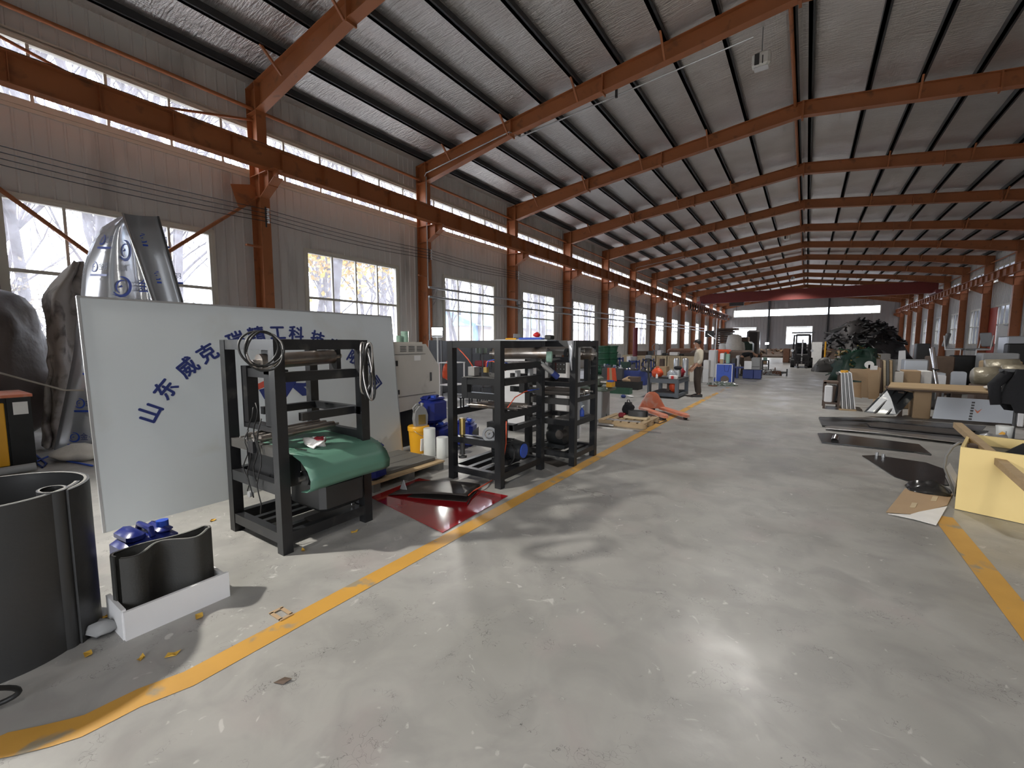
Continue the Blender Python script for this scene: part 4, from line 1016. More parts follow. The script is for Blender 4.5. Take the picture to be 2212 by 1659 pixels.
# ---- machine 2
c0, c1, d0, d1 = -3.48, -2.715, 3.805, 4.775
m2 = thing('roller_machine', 'black steel roller machine with a finned motor in the middle', 'machine', (0, 0, 0))
legframe(m2, c0, c1, d0, d1, 1.635, .08)
rect_ring(m2, c0, c1, d0, d1, 1.555, 1.635, .08)
rect_ring(m2, c0, c1, d0, d1, .09, .165, .08)
rect_ring(m2, c0, c1, d0, d1, .45, .52, .08, 's'); rail(m2, (c0 + .08, d0 + .14, .45), (c1 - .08, d0 + .20, .51))
rect_ring(m2, c0, c1, d0, d1, .76, .84, .08, 'ew')
rect_ring(m2, c0, c1, d0, d1, 1.31, 1.385, .08, 'e')
rect_ring(m2, c0 + .2, c1, d0 + .02, d1, 1.14, 1.22, .08, 'nse')
rect_ring(m2, c0 + .2, c1, d0 + .02, d1, .98, 1.05, .08, 'ns')
rail(m2, (c0 + .2, d0 + .02, .98), (c0 + .28, d0 + .10, 1.22), 'hanger_post'); rail(m2, (c1 - .3, d1 - .14, .98), (c1 - .22, d1 - .06, 1.22), 'hanger_post')
rail(m2, (c0 + .45, d0 + .4, .165), (c0 + .53, d0 + .48, .84), 'centre_post'); rail(m2, (c0 + .35, d0 + .3, .60), (c1 - .04, d0 + .40, .67), 'cross_beam'); rail(m2, (c1 - .09, d0 + .3, .60), (c1 - .02, d1 - .08, .66))
roller(m2, (-3.28, 4.45, 1.48), (-2.66, 4.72, 1.49), .075)
MB().cyl((-2.66, 4.72, 1.44), (-2.60, 4.745, 1.44), .07, 16).build('bearing', 'palegreen', m2, SM)
MB().cyl((-2.74, 4.70, 1.36), (-2.66, 4.86, 1.24), .035, 12).build('air_cylinder', 'galv', m2, SM); MB().cyl((-2.66, 4.86, 1.24), (-2.62, 4.93, 1.18), .04, 12).build('cylinder_head', 'navypaint', m2, SM)
roller(m2, (-3.30, 4.46, 1.375), (-2.72, 4.70, 1.375), .012, 'chrome', 'guide_rod', False)
for k, (dy, r) in enumerate(((0, .03), (.12, .026), (.22, .03))): roller(m2, (-3.25, d0 + .15 + dy, .885), (-2.68, d0 + .28 + dy, .875), r, 'roller', 'idler_roller')
for k in range(4):
    x, y = c0 + .06, d0 + .15 + .16 * k
    MB().box((x, y, .84), (x + .015, y + .012, .95)).box((x, y + .05, .84), (x + .015, y + .062, .95)).box((x - .01, y - .01, .95), (x + .05, y + .075, .962)).build('roller_bracket', 'blacksteel', m2)
for (x, y) in ((-3.2, 4.0), (-3.05, 4.05), (-2.9, 3.95)): MB().cbox((x, y, 1.245), (.10, .05, .05)).build('clamp_block', 'dustysteel', m2)
for x, y, s in ((-2.75, 4.2, .07), (-2.76, 4.5, .08)): MB().cbox((x, y, 1.26), (.03, s, s)).build('clamp_block', 'grey', m2)
MB().bar((c0 + .25, d0 + .05, 1.225), (c1 - .1, d0 + .12, 1.225), .14, .01).build('work_plate', 'dustysteel', m2)
MB().cbox((-3.16, 3.9, 1.29), (.09, .09, .10)).build('solenoid', 'steel', m2); MB().cbox((-2.98, 3.9, 1.31), (.045, .04, .06)).build('valve', 'brass', m2)
def hose(par, pts, mat, r=.006): MB().tube(pts, r, 6).build('air_tube', mat, par, True)
hose(m2, [(-3.40, 3.86, 1.58), (-3.30, 3.87, 1.5), (-3.22, 3.88, 1.42), (-3.17, 3.9, 1.34)], 'hosered')
hose(m2, [(-2.985, 3.9, 1.33), (-2.97, 3.9, 1.40), (-2.90, 3.92, 1.41), (-2.83, 3.95, 1.36), (-2.78, 4.0, 1.30)], 'hosered'); hose(m2, [(-2.97, 3.9, 1.33), (-2.95, 3.9, 1.41), (-2.86, 3.92, 1.43), (-2.74, 4.0, 1.38)], 'blue')
hose(m2, [(-2.70, 3.92, .90), (-2.69, 4.05, 1.0), (-2.68, 4.25, 1.05), (-2.68, 4.4, 1.055)], 'hosered'); hose(m2, [(-2.68, 4.3, 1.055), (-2.67, 4.55, 1.055)], 'blue')
for y in (d0 + .12,):
    MB().cyl((c0 + .12, y, .52), (c0 + .12, y, .72), .035, 14).build('guide_pillar', 'brass', m2, SM); MB().cyl((c0 + .12, y, .28), (c0 + .12, y, .45), .03, 14).build('guide_pillar', 'dustysteel', m2, SM); MB().cyl((c0 + .12, y, .24), (c0 + .12, y, .27), .05, 14).build('levelling_foot', 'dustysteel', m2, SM)
MB().ring((-2.93, 3.90, .57), (.5, -.8, .35), .085, .055, .04, 20).build('pulley', 'grey', m2, SM); MB().ring((-2.93, 3.90, .57), (.5, -.8, .35), .04, .012, .045, 14).build('pulley_hub', 'grey', m2, SM)
MB().prism([(-3.28, 4.0, .52), (-3.18, 4.0, .52), (-3.18, 4.0, .62), (-3.26, 4.0, .56)], (0, .01, 0)).build('fin_plate', 'dustysteel', m2)
for k in range(3): rail(m2, (c0 + .2 + .2 * k, d0 + .08, .10), (c0 + .26 + .2 * k, d1 - .08, .15), 'base_bar')
mo = MB().cyl((-3.12, 4.28, .33), (-2.86, 4.30, .33), .115, 24).build('finned_motor', 'motorblack', m2, SM)
fn = MB()
for k in range(20):
    a = 2 * PI * k / 20; u = Vector((0, math.cos(a), math.sin(a))); p0 = Vector((-3.10, 4.28, .33)) + u * .11; fn.bar(p0, p0 + Vector((.22, .015, 0)), .006, .045, u)
fn.build('cooling_fins', 'motorblack', mo)
MB().cyl((-2.86, 4.30, .33), (-2.74, 4.31, .33), .128, 24, .105).build('fan_cover', 'motorblack', mo, SM); MB().cyl((-2.74, 4.31, .33), (-2.725, 4.311, .33), .085, 20).build('blue_cap', 'bluepaint', mo, SM)
MB().ring((-3.02, 4.28, .45), (0, 1, 0), .028, .018, .012, 12).build('lifting_eye', 'steel', mo, SM); MB().box((-3.1, 4.16, .165), (-2.86, 4.42, .225)).build('motor_foot', 'motorblack', mo)
MB().cbox((-2.98, 4.175, .35), (.09, .02, .06)).build('nameplate_box', 'grey', mo)
tag(MB().tube([(-2.80, 4.2, .3), (-2.74, 4.12, .38), (-2.70, 4.10, .25), (-2.74, 4.18, .12), (-2.68, 4.35, .18), (-2.70, 4.42, .3)], .009, 6).build('motor_cable', 'rubber', m2, True)) if False else MB().tube([(-2.80, 4.16, .42), (-2.74, 4.12, .38), (-2.735, 4.10, .28), (-2.80, 4.12, .19)], .009, 6).build('motor_cable', 'rubber', m2, True)
# toolbox top plate with small things on the middle machine
pl = thing('tray_board', 'pale flat board laid across the tops of two black machines', 'board', (0, 0, 0)); MB().box((-3.60, 4.83, 1.64), (-2.72, 5.1, 1.655)).build('plate', 'silverpanel', pl)
tag(MB().bbox((-3.22, 4.93, 1.656), (-2.86, 5.03, 1.685), .008).build('tool_case', 'blue'), 'flat blue case lying on the tray above the machines', 'case')
tag(MB().sphere((-2.98, 5.0, 1.72), .05, 12, 8, (1.1, 1, .75)).jitter(.02, 20, 3).build('red_cloth', 'red', smooth=True), 'small red cloth lump on the blue case', 'cloth')
tag(MB().bbox((-2.83, 4.95, 1.656), (-2.73, 5.05, 1.715), .01).build('black_box', 'blackbase'), 'small black box on the tray above the machines', 'box')
tag(MB().cyl((-3.44, 4.95, 1.668), (-3.28, 4.97, 1.668), .012, 8).build('glue_stick', 'yellow', smooth=SM), 'yellow stick lying at the end of the tray', 'stick')

# ---- machine 3
e0, e1, f0, f1 = -3.20, -2.435, 5.065, 5.80
m3 = thing('roller_machine', 'black steel roller machine farthest from the camera with open shelves', 'machine', (0, 0, 0))
legframe(m3, e0, e1, f0, f1, 1.645, .08)
rect_ring(m3, e0, e1, f0, f1, 1.565, 1.645, .08); rect_ring(m3, e0, e1, f0, f1, .10, .17, .08); rect_ring(m3, e0, e1, f0, f1, .53, .60, .08)
rect_ring(m3, e0, e1, f0, f1, 1.36, 1.43, .08, 'sw'); rect_ring(m3, e0, e1, f0, f1, 1.04, 1.10, .08, 'snew'); rect_ring(m3, e0, e1, f0, f1, .84, .90, .08, 'new')
rail(m3, (e0 + .08, f0 + .02, .80), (e1 - .1, f0 + .08, .88), 'side_beam', 'dustysteel')
roller(m3, (-3.15, f0 + .22, 1.52), (-2.50, f0 + .30, 1.51), .065, 'steel'); roller(m3, (-2.75, f0 + .42, 1.47), (-2.40, f0 + .46, 1.46), .085, 'roller', 'press_roller')
for x in (-2.95, -2.62): MB().ring((x, f0 + .1, 1.47), (1, 0, 0), .075, .05, .04, 18).build('bearing_ring', 'motorblack', m3, SM)
rail(m3, (-2.50, f0 + .40, 1.06), (-2.44, f0 + .48, 1.50), 'hanger_post')
for k in range(3): roller(m3, (-3.1, f0 + .12 + .16 * k, .95), (-2.45, f0 + .16 + .16 * k, .95), .035, 'roller', 'idler_roller')
MB().cyl((-2.95, f0 + .3, .345), (-2.70, f0 + .3, .345), .14, 24).build('motor_body', 'motorblack', m3, SM); MB().cyl((-2.72, f0 + .12, .37), (-2.72, f0 + .26, .37), .06, 18).build('motor_pulley', 'brownsheet', m3, SM)
MB().box((-2.98, f0 + .16, .17), (-2.66, f0 + .46, .22)).build('motor_foot', 'motorblack', m3)
for k in range(3): rail(m3, (e0 + .15 + .2 * k, f0 + .08, .11), (e0 + .21 + .2 * k, f1 - .08, .15), 'base_bar')
MB().box((-2.46, f0 + .05, .35), (-2.44, f0 + .16, 1.55)).build('wiring_duct', 'grey', m3)
MB().tube([(-2.50, f0 - .01, 1.64), (-2.49, f0 - .012, 1.52), (-2.50, f0 - .01, 1.40), (-2.48, f0 - .012, 1.26)], [.045, .03, .022, .008], 8).build('plastic_wrap', 'plasticfilm', m3, True)
# shelf plate and bottle
MB().box((e1 - .35, f0 + .08, .60), (e1 - .02, f1 - .02, .606)).build('shelf_plate', 'dustysteel', m3)
bo = thing('spray_bottle', 'small blue bottle standing on the far machine shelf', 'bottle', (-2.52, f0 + .40, .607)); MB().lathe([(.03, 0), (.033, .01), (.033, .075), (.015, .10), (.012, .12)], (0, 0, 0), 14).build('body', 'bluepaint', bo, SM); MB().tube([(0, 0, .12), (0, 0, .14), (.03, 0, .15)], .007, 6).build('nozzle', 'plastic_white', bo)
wj = thing('water_jug', 'clear glass jar in the far machine frame', 'jar', (-2.62, f0 + .5, .607)); MB().lathe([(.07, 0), (.075, .02), (.075, .14), (.05, .17), (.05, .20)], (0, 0, 0), 18).build('body', 'clearplastic', wj, SM); MB().cyl((0, 0, .20), (0, 0, .235), .055, 16).build('cap', 'chrome', wj, SM)
tag(MB().prism([(p.x, p.y, .003) for p in (G(1172, 985), G(1232, 1003), G(1205, 1010), G(1150, 990))], (0, 0, .004)).build('rubber_mat', 'brownsheet'), 'dark rubber mat on the floor under the far machine', 'mat')
# ================================================================== MID-HALL, LEFT SIDE
def span(xL, xR, yT, yB=None, Y=None):
    """width, height and row of a thing from its picture extent: base row on the floor, or a given Y"""
    if Y is None: Y = G((xL + xR) / 2, yB).y
    ym = (yT + (yB if yB else 760)) / 2
    return GY(xL, ym, Y).x, GY(xR, ym, Y).x, GY((xL + xR) / 2, yT, Y).z, Y
def simple_box(name, label, cat, xL, xR, yT, yB=None, Y=None, d=.4, mat='grey', z0=0, bev=.01, group=None):
    a, b, h, y = span(xL, xR, yT, yB, Y); o = MB().bbox((a, y, z0), (b, y + d, max(h, z0 + .02)), bev).build(name, mat); return tag(o, label, cat, group)
# ---- floodlight on a tripod beside the cream cabinet
def floodlight(loc, h, aim, power, label, soft=.12, bright='lamp_glow', w_=.26):
    s = thing('floodlight_stand', label, 'floodlight', loc)
    MB().cyl((0, 0, .35), (0, 0, h - .12), .016, 8).build('pole', 'galv', s, SM)
    for k in range(3):
        a = 2 * PI * k / 3 + .4; MB().cyl((0, 0, .42), (.38 * math.cos(a), .38 * math.sin(a), .01), .011, 6).build('tripod_leg', 'galv', s, SM)
    MB().bar((-.15, 0, h - .12), (.15, 0, h - .12), .02, .02).bar((-.15, 0, h - .12), (-.15, 0, h + .02), .02, .02).bar((.15, 0, h - .12), (.15, 0, h + .02), .02, .02).build('yoke', 'galv', s)
    d = (Vector(aim) - Vector(loc) - Vector((0, 0, h))).normalized(); M_ = d.to_track_quat('-Z', 'Y').to_matrix().to_4x4(); M_.translation = Vector((0, 0, h))
    hd = MB().bbox((-w_ / 2, -w_ * .36, -.005), (w_ / 2, w_ * .36, .05), .01).build('lamp_head', 'darkgrey', s); hd.matrix_local = M_
    ln = MB().box((-w_ * .44, -w_ * .30, -.012), (w_ * .44, w_ * .30, -.006)).build('lens', bright, s); ln.matrix_local = M_
    l = bpy.data.lights.new('floodlight_beam', 'SPOT'); l.energy = power; l.spot_size = 2.3; l.spot_blend = .5; l.shadow_soft_size = soft; l.color = (1, .96, .88)
    o = bpy.data.objects.new('floodlight_beam', l); COL.objects.link(o); o.matrix_world = Matrix.Translation(Vector(loc) + Vector((0, 0, h)) + d * .03) @ d.to_track_quat('-Z', 'Y').to_matrix().to_4x4()
    return s
floodlight(Vector((-6.58, 6.9, 0)), 1.87, (-2.5, 1.0, .5), FLOOD2, 'lit white floodlight on a tripod stand beside the cream cabinet')
floodlight(Vector((-5.17, -.25, 0)), 3.5, (-2.6, 2.2, 0), FLOOD1, 'lit floodlight on a tall tripod just outside the left picture edge', .07)
# ---- behind the black machines
ds = thing('tool_screen', 'dark grey metal screen standing before the third left window', 'screen', (0, 0, 0))
a, b, h, y = span(955, 1062, 736, Y=10.5)
MB().box((a, y, .02), (b, y + .05, h)).build('panel', 'darkgrey', ds); MB().box((a, y - .3, 0), (a + .06, y + .3, .04)).build('foot', 'darkgrey', ds); MB().box((b - .06, y - .3, 0), (b, y + .3, .04)).build('foot', 'darkgrey', ds)
fr = thing('framed_panel', 'dark framed panel leaning by the floodlight stand', 'panel', (0, 0, 0)); a, b, h, y = span(926, 954, 735, Y=8.8); MB().box((a, y, .05), (b, y + .03, h)).build('panel', 'darkgrey', fr)
for x in (a, b - .03): MB().box((x, y - .01, 0), (x + .03, y, h)).build('frame_bar', 'grey', fr)
sh = thing('tin_rack', 'grey steel shelf rack holding tins behind the middle machine', 'rack', (0, 0, 0)); a, b, h, y = span(1017, 1043, 745, Y=9.4)
for x in (a, b - .03):
    for yy in (y, y + .4): MB().box((x, yy, 0), (x + .03, yy + .03, h)).build('upright', 'darkgrey', sh)
for z in (.4, .95, 1.32): MB().box((a, y, z), (b, y + .43, z + .025)).build('shelf', 'darkgrey', sh)
for i in range(3): tag(MB().lathe([(.07, 0), (.07, .16), (.04, .2), (.03, .26)], (a + .1 + (b - a - .2) * i / 2, y + .2, 1.346), 12).build('tin_can', 'lathegreen', smooth=SM), ['left', 'middle', 'right'][i] + ' dull green tin on the steel shelf rack', 'tin', 'tins on the rack')
tag(MB().bbox((a + .05, y + .08, .976), (b - .1, y + .35, 1.14), .02).build('red_case', 'crimson'), 'dark red case on the middle shelf of the rack', 'case')
wt = thing('white_trolley', 'white tubular trolley with orange work jacket beside the cream cabinet', 'trolley', (0, 0, 0)); a, b, h, y = span(949, 972, 783, Y=7.6)
for x in (a, b): 
    for yy in (y, y + .5): MB().cyl((x, yy, 0), (x, yy, h), .018, 8).build('upright', 'white', wt, SM)
for z in (.25, .62, h - .02): MB().box((a - .02, y - .02, z), (b + .02, y + .52, z + .02)).build('shelf', 'white', wt)
jk = MB().sphere(((a + b) / 2, y + .1, .95), 1, 12, 10, (.10, .12, .24)).jitter(.06, 7, 4); tag(jk.build('work_jacket', 'orangered', smooth=True), 'orange work jacket draped over the white trolley', 'jacket')
for i, (xx, yy, s, z) in enumerate(((-5.2, 7.9, .30, 0), (-5.15, 7.95, .26, .3))): tag(MB().bbox((xx, yy, z), (xx + .36, yy + .3, z + s), .008).build('cardboard_box', 'cardboard'), ['lower', 'upper'][i] + ' cardboard box stacked behind the blue jerrycans', 'box')
wc = thing('control_cabinet', 'tall white electrical cabinet standing behind the middle machine', 'cabinet', (0, 0, 0)); a, b, h, y = span(1068, 1142, 733, Y=6.55)
MB().bbox((a, y, .08), (b, y + .35, h), .012).build('body', 'white', wc); MB().box((a, y + .02, 0), (b, y + .33, .08)).build('plinth', 'darkgrey', wc); MB().box((b - .1, y - .01, .9), (b - .07, y, 1.05)).build('handle', 'darkgrey', wc)
wc2 = thing('control_cabinet', 'white electrical cabinet with red push buttons seen through the far machine', 'cabinet', (0, 0, 0)); a, b, h, y = span(1190, 1226, 772, Y=6.75)
MB().bbox((a, y, .0), (b, y + .3, h), .012).build('body', 'white', wc2)
pz0, pz1 = GY(1200, 806, y).z, GY(1200, 780, y).z
MB().box((a + .03, y - .008, pz0), (b - .03, y, pz1)).build('button_panel', 'blackbase', wc2)
for r_ in range(2):
    for c_ in range(4):
        cx_ = a + .075 + c_ * .065; cz_ = pz1 - .055 - r_ * .08
        MB().cyl((cx_, y - .02, cz_), (cx_, y - .008, cz_), .02 if c_ == 0 else .01, 10).build('push_button', 'red_glow' if c_ == 0 else 'chrome', wc2, SM)
simple_box('grey_panel', 'plain grey panel standing beside the button cabinet', 'panel', 1171, 1190, 777, Y=6.6, d=.05, mat='grey')
# sign plate on the fourth column (six strokes of lettering)
sg = thing('station_sign', 'small white sign plate with blue Chinese characters on an orange column', 'sign', (-11.97, COLY[4], 1.62)); MB().box((0, -.30, 0), (.012, .32, .48)).build('plate', 'white', sg)
me = text_mesh('焊接工区', .145, .002); me.materials.clear(); me.materials.append(MATS['navy']); o = OB('lettering', me, sg); o.rotation_euler = (PI / 2, 0, PI / 2); o.location = (.016, .01, .24)
# flood lamp fixed on the column above the wall pipes
fl_ = thing('wall_floodlight', 'unlit square floodlight fixed to the fourth left column', 'floodlight', (-11.88, COLY[4], 3.62)); MB().box((0, -.14, -.12), (.06, .14, .12)).build('housing', 'darkgrey', fl_); MB().box((.06, -.11, -.09), (.066, .11, .09)).build('lens', 'white', fl_)
# olive bench machine behind machine three
om = thing('bench_lathe', 'olive green bench machine on a grey cabinet behind the far machine', 'machine', (0, 0, 0)); a, b, h, y = span(1262, 1300, 862, 908)
MB().bbox((a - .1, y, 0), (b, y + .45, .62), .015).build('cabinet', 'grey', om); MB().bbox((a - .15, y - .02, .62), (b + .12, y + .5, .70), .02).build('bed', 'lathegreen', om)
MB().bbox((a, y + .05, .70), (a + .28, y + .4, .92), .04).build('headstock', 'lathegreen', om, SM); MB().cyl((a + .28, y + .2, .80), (b + .05, y + .2, .80), .05, 12).build('spindle', 'steel', om, SM); MB().cyl((b + .05, y + .2, .78), (b + .16, y + .2, .78), .07, 12).build('motor', 'bluepaint', om, SM); MB().cbox((a + .5, y + .2, .76), (.12, .2, .10)).build('tool_post', 'yellow', om)
# ---- green motors and gearboxes
def motor(loc, s, mat, label, ax=(1, 0, 0), group='electric motors on the floor'):
    m = thing('electric_motor', label, 'motor', loc, 0, group); ax = Vector(ax)
    MB().cyl(Vector((0, 0, s)) - ax * s * 1.2, Vector((0, 0, s)) + ax * s * 1.0, s * .8, 16).build('body', mat, m, SM)
    f = MB()
    for k in range(12):
        a = 2 * PI * k / 12; t = ax.orthogonal().normalized(); q = ax.cross(t); u_ = t * math.cos(a) + q * math.sin(a); f.bar(Vector((0, 0, s)) + u_ * s * .82 - ax * s, Vector((0, 0, s)) + u_ * s * .82 + ax * s * .8, .01, s * .25, u_)
    f.build('cooling_fins', mat, m); MB().cyl(Vector((0, 0, s)) + ax * s, Vector((0, 0, s)) + ax * s * 1.7, s * .15, 8).build('shaft', 'steel', m, SM); MB().box((-s * .8, -s * .8, 0), (s * .8, s * .8, s * .15)).build('foot', mat, m); MB().cbox((0, 0, s * 1.9), (s * .7, s * .6, s * .35)).build('terminal_box', mat, m)
mtp = [(1292, 800, .17), (1302, 798, .2), (1310, 802, .18), (1330, 800, .16), (1297, 806, .16), (1345, 803, .15)]
for i, (x, y, s) in enumerate(mtp):
    p = GY(x, y, 17.5 + .3 * i); bx = MB().bbox((p.x - .35, p.y - .3, 0), (p.x + .35, p.y + .3, max(.1, p.z - s)), .01).build('motor_stand', 'darkgrey'); tag(bx, '%s low dark stand under a green motor by the green bins' % ORD[i], 'stand', 'stands under green motors')
    motor(Vector((p.x, p.y, max(.1, p.z - s) + .001)), s, 'green' if i % 2 == 0 else 'darkgreen', '%s dark green electric motor near the stacked green bins' % ORD[i])
# stacked green bins
for j, (x, n) in enumerate(((1303, 4), (1319, 4))):
    p = GY(x, 800, 18.6 + j * .3)
    for k in range(n):
        o = MB().lathe([(.26, 0), (.30, .24), (.33, .25), (.33, .29), (.30, .29)], (p.x, p.y, .42 + .27 * k), 16).build('green_bin', 'green', smooth=SM); tag(o, '%s from below in the %s stack of green bins' % (ORD[k], ['left', 'right'][j]), 'bin', 'stacked green bins')
    tag(MB().bbox((p.x - .4, p.y - .4, 0), (p.x + .4, p.y + .4, .42), .02).build('bin_plinth', 'darkgreen'), '%s dark block under a stack of green bins' % ['left', 'right'][j], 'block')
tag(MB().cyl((-7.9, 24.0, 0), (-7.9, 24.0, 2.5), .13, 14).build('standpipe', 'maroonpipe', smooth=SM), 'dark red upright standpipe behind the green bins', 'pipe')
# orange wedge, low black bench, bags, tray
ow = thing('warning_wedge', 'orange and cream striped wedge standing on the low black box', 'wedge', (0, 0, 0)); a, b, h, y = span(1312, 1331, 795, Y=14.9); zb = GY(1320, 824, y).z
for k, (u0, u1, mt) in enumerate(((0, .3, 'orangered'), (.3, .62, 'cardboard'), (.62, 1, 'orangered'))): MB().prism([(a + (b - a) * u0, y, zb), (a + (b - a) * u1, y, zb), (a + (b - a) * (u1 * .8), y, h), (a + (b - a) * (u0 * .8), y, h)], (0, .12, 0)).build('stripe', mt, ow)
lb = thing('long_box', 'long black open box on the floor before the crates', 'box', (0, 0, 0)); a, b, h, y = span(1311, 1378, 824, 841)
MB().box((a, y, 0), (b, y + .03, h)).build('front_panel', 'blackbase', lb); MB().box((a, y + .5, 0), (b, y + .53, h)).build('back_panel', 'blackbase', lb); MB().box((a, y + .03, 0), (a + .03, y + .5, h)).build('end_panel', 'blackbase', lb); MB().box((b - .03, y + .03, 0), (b, y + .5, h)).build('end_panel', 'blackbase', lb); MB().box((a + .03, y + .03, 0), (b - .03, y + .5, h - .05)).build('contents', 'darkgrey', lb)
bgm = MB().sphere((a + .75, y + .25, h + .03), 1, 14, 10, (.26, .2, .11)).jitter(.06, 6, 5); tag(bgm.build('canvas_bag', 'cardboard', smooth=True), 'slumped brown canvas bag on the long black box', 'bag')
tag(MB().bbox((b - .38, y + .05, h - .04), (b - .02, y + .4, h + .17), .01).build('brown_box', 'scrapbrown'), 'reddish brown box at the end of the long black box', 'box')
gt = thing('green_tray', 'shallow dark green tray on the floor before the long box', 'tray', (0, 0, 0)); a, b, h, y = span(1317, 1359, 839, 851)
MB().box((a, y, 0), (b, y + .02, h)).build('front_side', 'green', gt); MB().box((a, y + .3, 0), (b, y + .32, h)).build('back_side', 'green', gt); MB().box((a, y + .02, 0), (a + .02, y + .3, h)).build('end_side', 'green', gt); MB().box((b - .02, y + .02, 0), (b, y + .3, h)).build('end_side', 'green', gt); MB().box((a + .02, y + .02, 0), (b - .02, y + .3, .02)).build('base', 'palegreen', gt)
p = G(1346, 860); tag(MB().bbox((p.x - .08, p.y, 0), (p.x + .06, p.y + .1, .1), .03).build('blue_tool', 'navypaint', smooth=SM), 'small blue tool on the floor beside the pallet jack', 'tool')
p = G(1362, 858); tag(MB().sphere((p.x, p.y, .03), .09, 10, 6, (1.2, .8, .3)).jitter(.03, 15, 3).build('white_cloth', 'paper', smooth=True), 'white cloth scrap on the floor beside the pallet jack', 'cloth')
# ---- plywood crates in a row with things on them
def crate(a, b, y, d, z0, z1, label, mat='plywood'):
    c = thing('plywood_crate', label, 'crate', (0, 0, 0), 0, 'plywood crates in a row'); MB().box((a + .02, y + .02, z0), (b - .02, y + d, z1 - .02)).build('panel', mat, c)
    for x in (a, (a + b) / 2 - .04, b - .08): MB().box((x, y, z0), (x + .08, y + .02, z1)).build('batten', 'palewood', c)
    for z in (z0, z1 - .08): MB().box((a, y - .02, z), (b, y, z + .08)).build('batten', 'palewood', c)
    MB().box((a - .02, y - .02, z1 - .02), (b + .02, y + d, z1)).build('lid', mat, c); return c
crs = [(1345, 1362, 24), (1363, 1400, 24), (1400, 1416, 24), (1418, 1440, 24), (1442, 1470, 24), (1471, 1500, 24)]
for i, (x0, x1, Y_) in enumerate(crs):
    a, b, h, y = span(x0, x1, 769, Y=Y_); crate(a, b, y, 1.0, .0, .98, '%s plywood crate from the left in the row behind the benches' % ORD[i])
cY = 24.2
for i, (x0, x1, h_, mt, lb_) in enumerate(((1366, 1395, .22, 'darkwood', 'pile of brown boards on the plywood crates'), (1398, 1406, .24, 'darkgrey', 'dark box on the plywood crates beside the white bin'), (1418, 1427, .28, 'white', 'white bin on the plywood crates'), (1429, 1438, .12, 'blackbase', 'low black box on the plywood crates'), (1445, 1463, .18, 'paper', 'white foam block on the plywood crates'), (1466, 1475, .10, 'blackbase', 'small black case on the plywood crates'), (1476, 1500, .15, 'scrapbrown', 'brown bundle on the last plywood crate'))):
    a = GY(x0, 765, cY).x; b = GY(x1, 765, cY).x; tag(MB().bbox((a, cY + .1, .981), (b, cY + .6, .981 + h_), .02).build('crate_top_item', mt), lb_, 'box')
tag(MB().ring((GY(1417, 748, 26).x, 26, 1.4), (0, 1, 0), .24, .20, .05, 20).build('fan_ring', 'grey', smooth=SM), 'round grey fan guard before the left windows', 'fan guard')
MB().cyl((GY(1417, 748, 26).x, 26.03, 0), (GY(1417, 748, 26).x, 26.03, 1.22), .02, 8).build('stand_pole', 'grey', bpy.data.objects['fan_ring'])
# blue machine frames, silver drums, dark boxes before the crates
def blueframe(x0, x1, yT, Y_, lb_):
    a, b, h, y = span(x0, x1, yT, Y=Y_); f = thing('gear_rig', lb_, 'machine', (0, 0, 0))
    for x in (a, b - .05):
        for yy in (y, y + .4): MB().box((x, yy, 0), (x + .05, yy + .05, h)).build('leg', 'navypaint', f)
    for z in (.3, h - .1): MB().box((a, y, z), (b, y + .45, z + .06)).build('deck', 'navypaint', f)
    MB().bbox((a + .08, y + .1, h - .04), (b - .1, y + .38, h + .16), .03).build('gear_head', 'grey', f); MB().cyl((a + .2, y + .05, h - .3), (a + .2, y + .4, h - .3), .12, 14).build('drum', 'steel', f, SM); return f
blueframe(1325, 1340, 772, 19.0, 'narrow blue steel frame holding a gear head beside green bins'); blueframe(1358, 1376, 778, 19.0, 'blue steel frame with drum left of the pallet jack handle'); blueframe(1388, 1408, 775, 19.5, 'blue steel frame with drum right of the pallet jack handle')
for i, (x0, x1) in enumerate(((1456, 1468), (1475, 1488))):
    a, b, h, y = span(x0, x1, 774, Y=20.5); tag(MB().lathe([((b - a) / 2 * .95, 0), ((b - a) / 2, .05), ((b - a) / 2, h - .08), ((b - a) / 2 * .7, h)], ((a + b) / 2, y, 0), 18).build('silver_drum', 'galv', smooth=SM), ['left', 'right'][i] + ' silver metal drum behind the grey work table', 'drum', 'silver drums')
for i, (x0, x1, yT, Y_, d_, mt, lb_) in enumerate(((1340, 1356, 782, 18.2, .4, 'darkgreen', 'low dark green gearbox pile left of blue frame'), (1354, 1362, 770, 20.5, .4, 'white', 'narrow white plastic container by the crates'), (1362, 1372, 783, 20, .4, 'darkgrey', 'dark cabinet box in front of the crates'), (1413, 1440, 792, 19, .5, 'cardboard', 'brown carton behind the orange bags'), (1425, 1433, 775, 20.6, .3, 'scrapbrown', 'brown upright block before the crates'), (1491, 1500, 790, 19.6, .4, 'creamcab', 'pale carton behind the standing man'), (1300, 1345, 796, 16.6, .5, 'darkgrey', 'long low grey bench under the green motors'), (1345, 1395, 801, 16.8, .5, 'navypaint', 'low blue bench with tools behind the pallet jack'))):
    simple_box(['gearbox_pile', 'white_container', 'dark_cabinet', 'brown_carton', 'brown_block', 'pale_carton', 'low_bench', 'tool_bench'][i], lb_, 'box' if i < 6 else 'bench', x0, x1, yT, Y=Y_, d=d_, mat=mt)
rnd = random.Random(11)
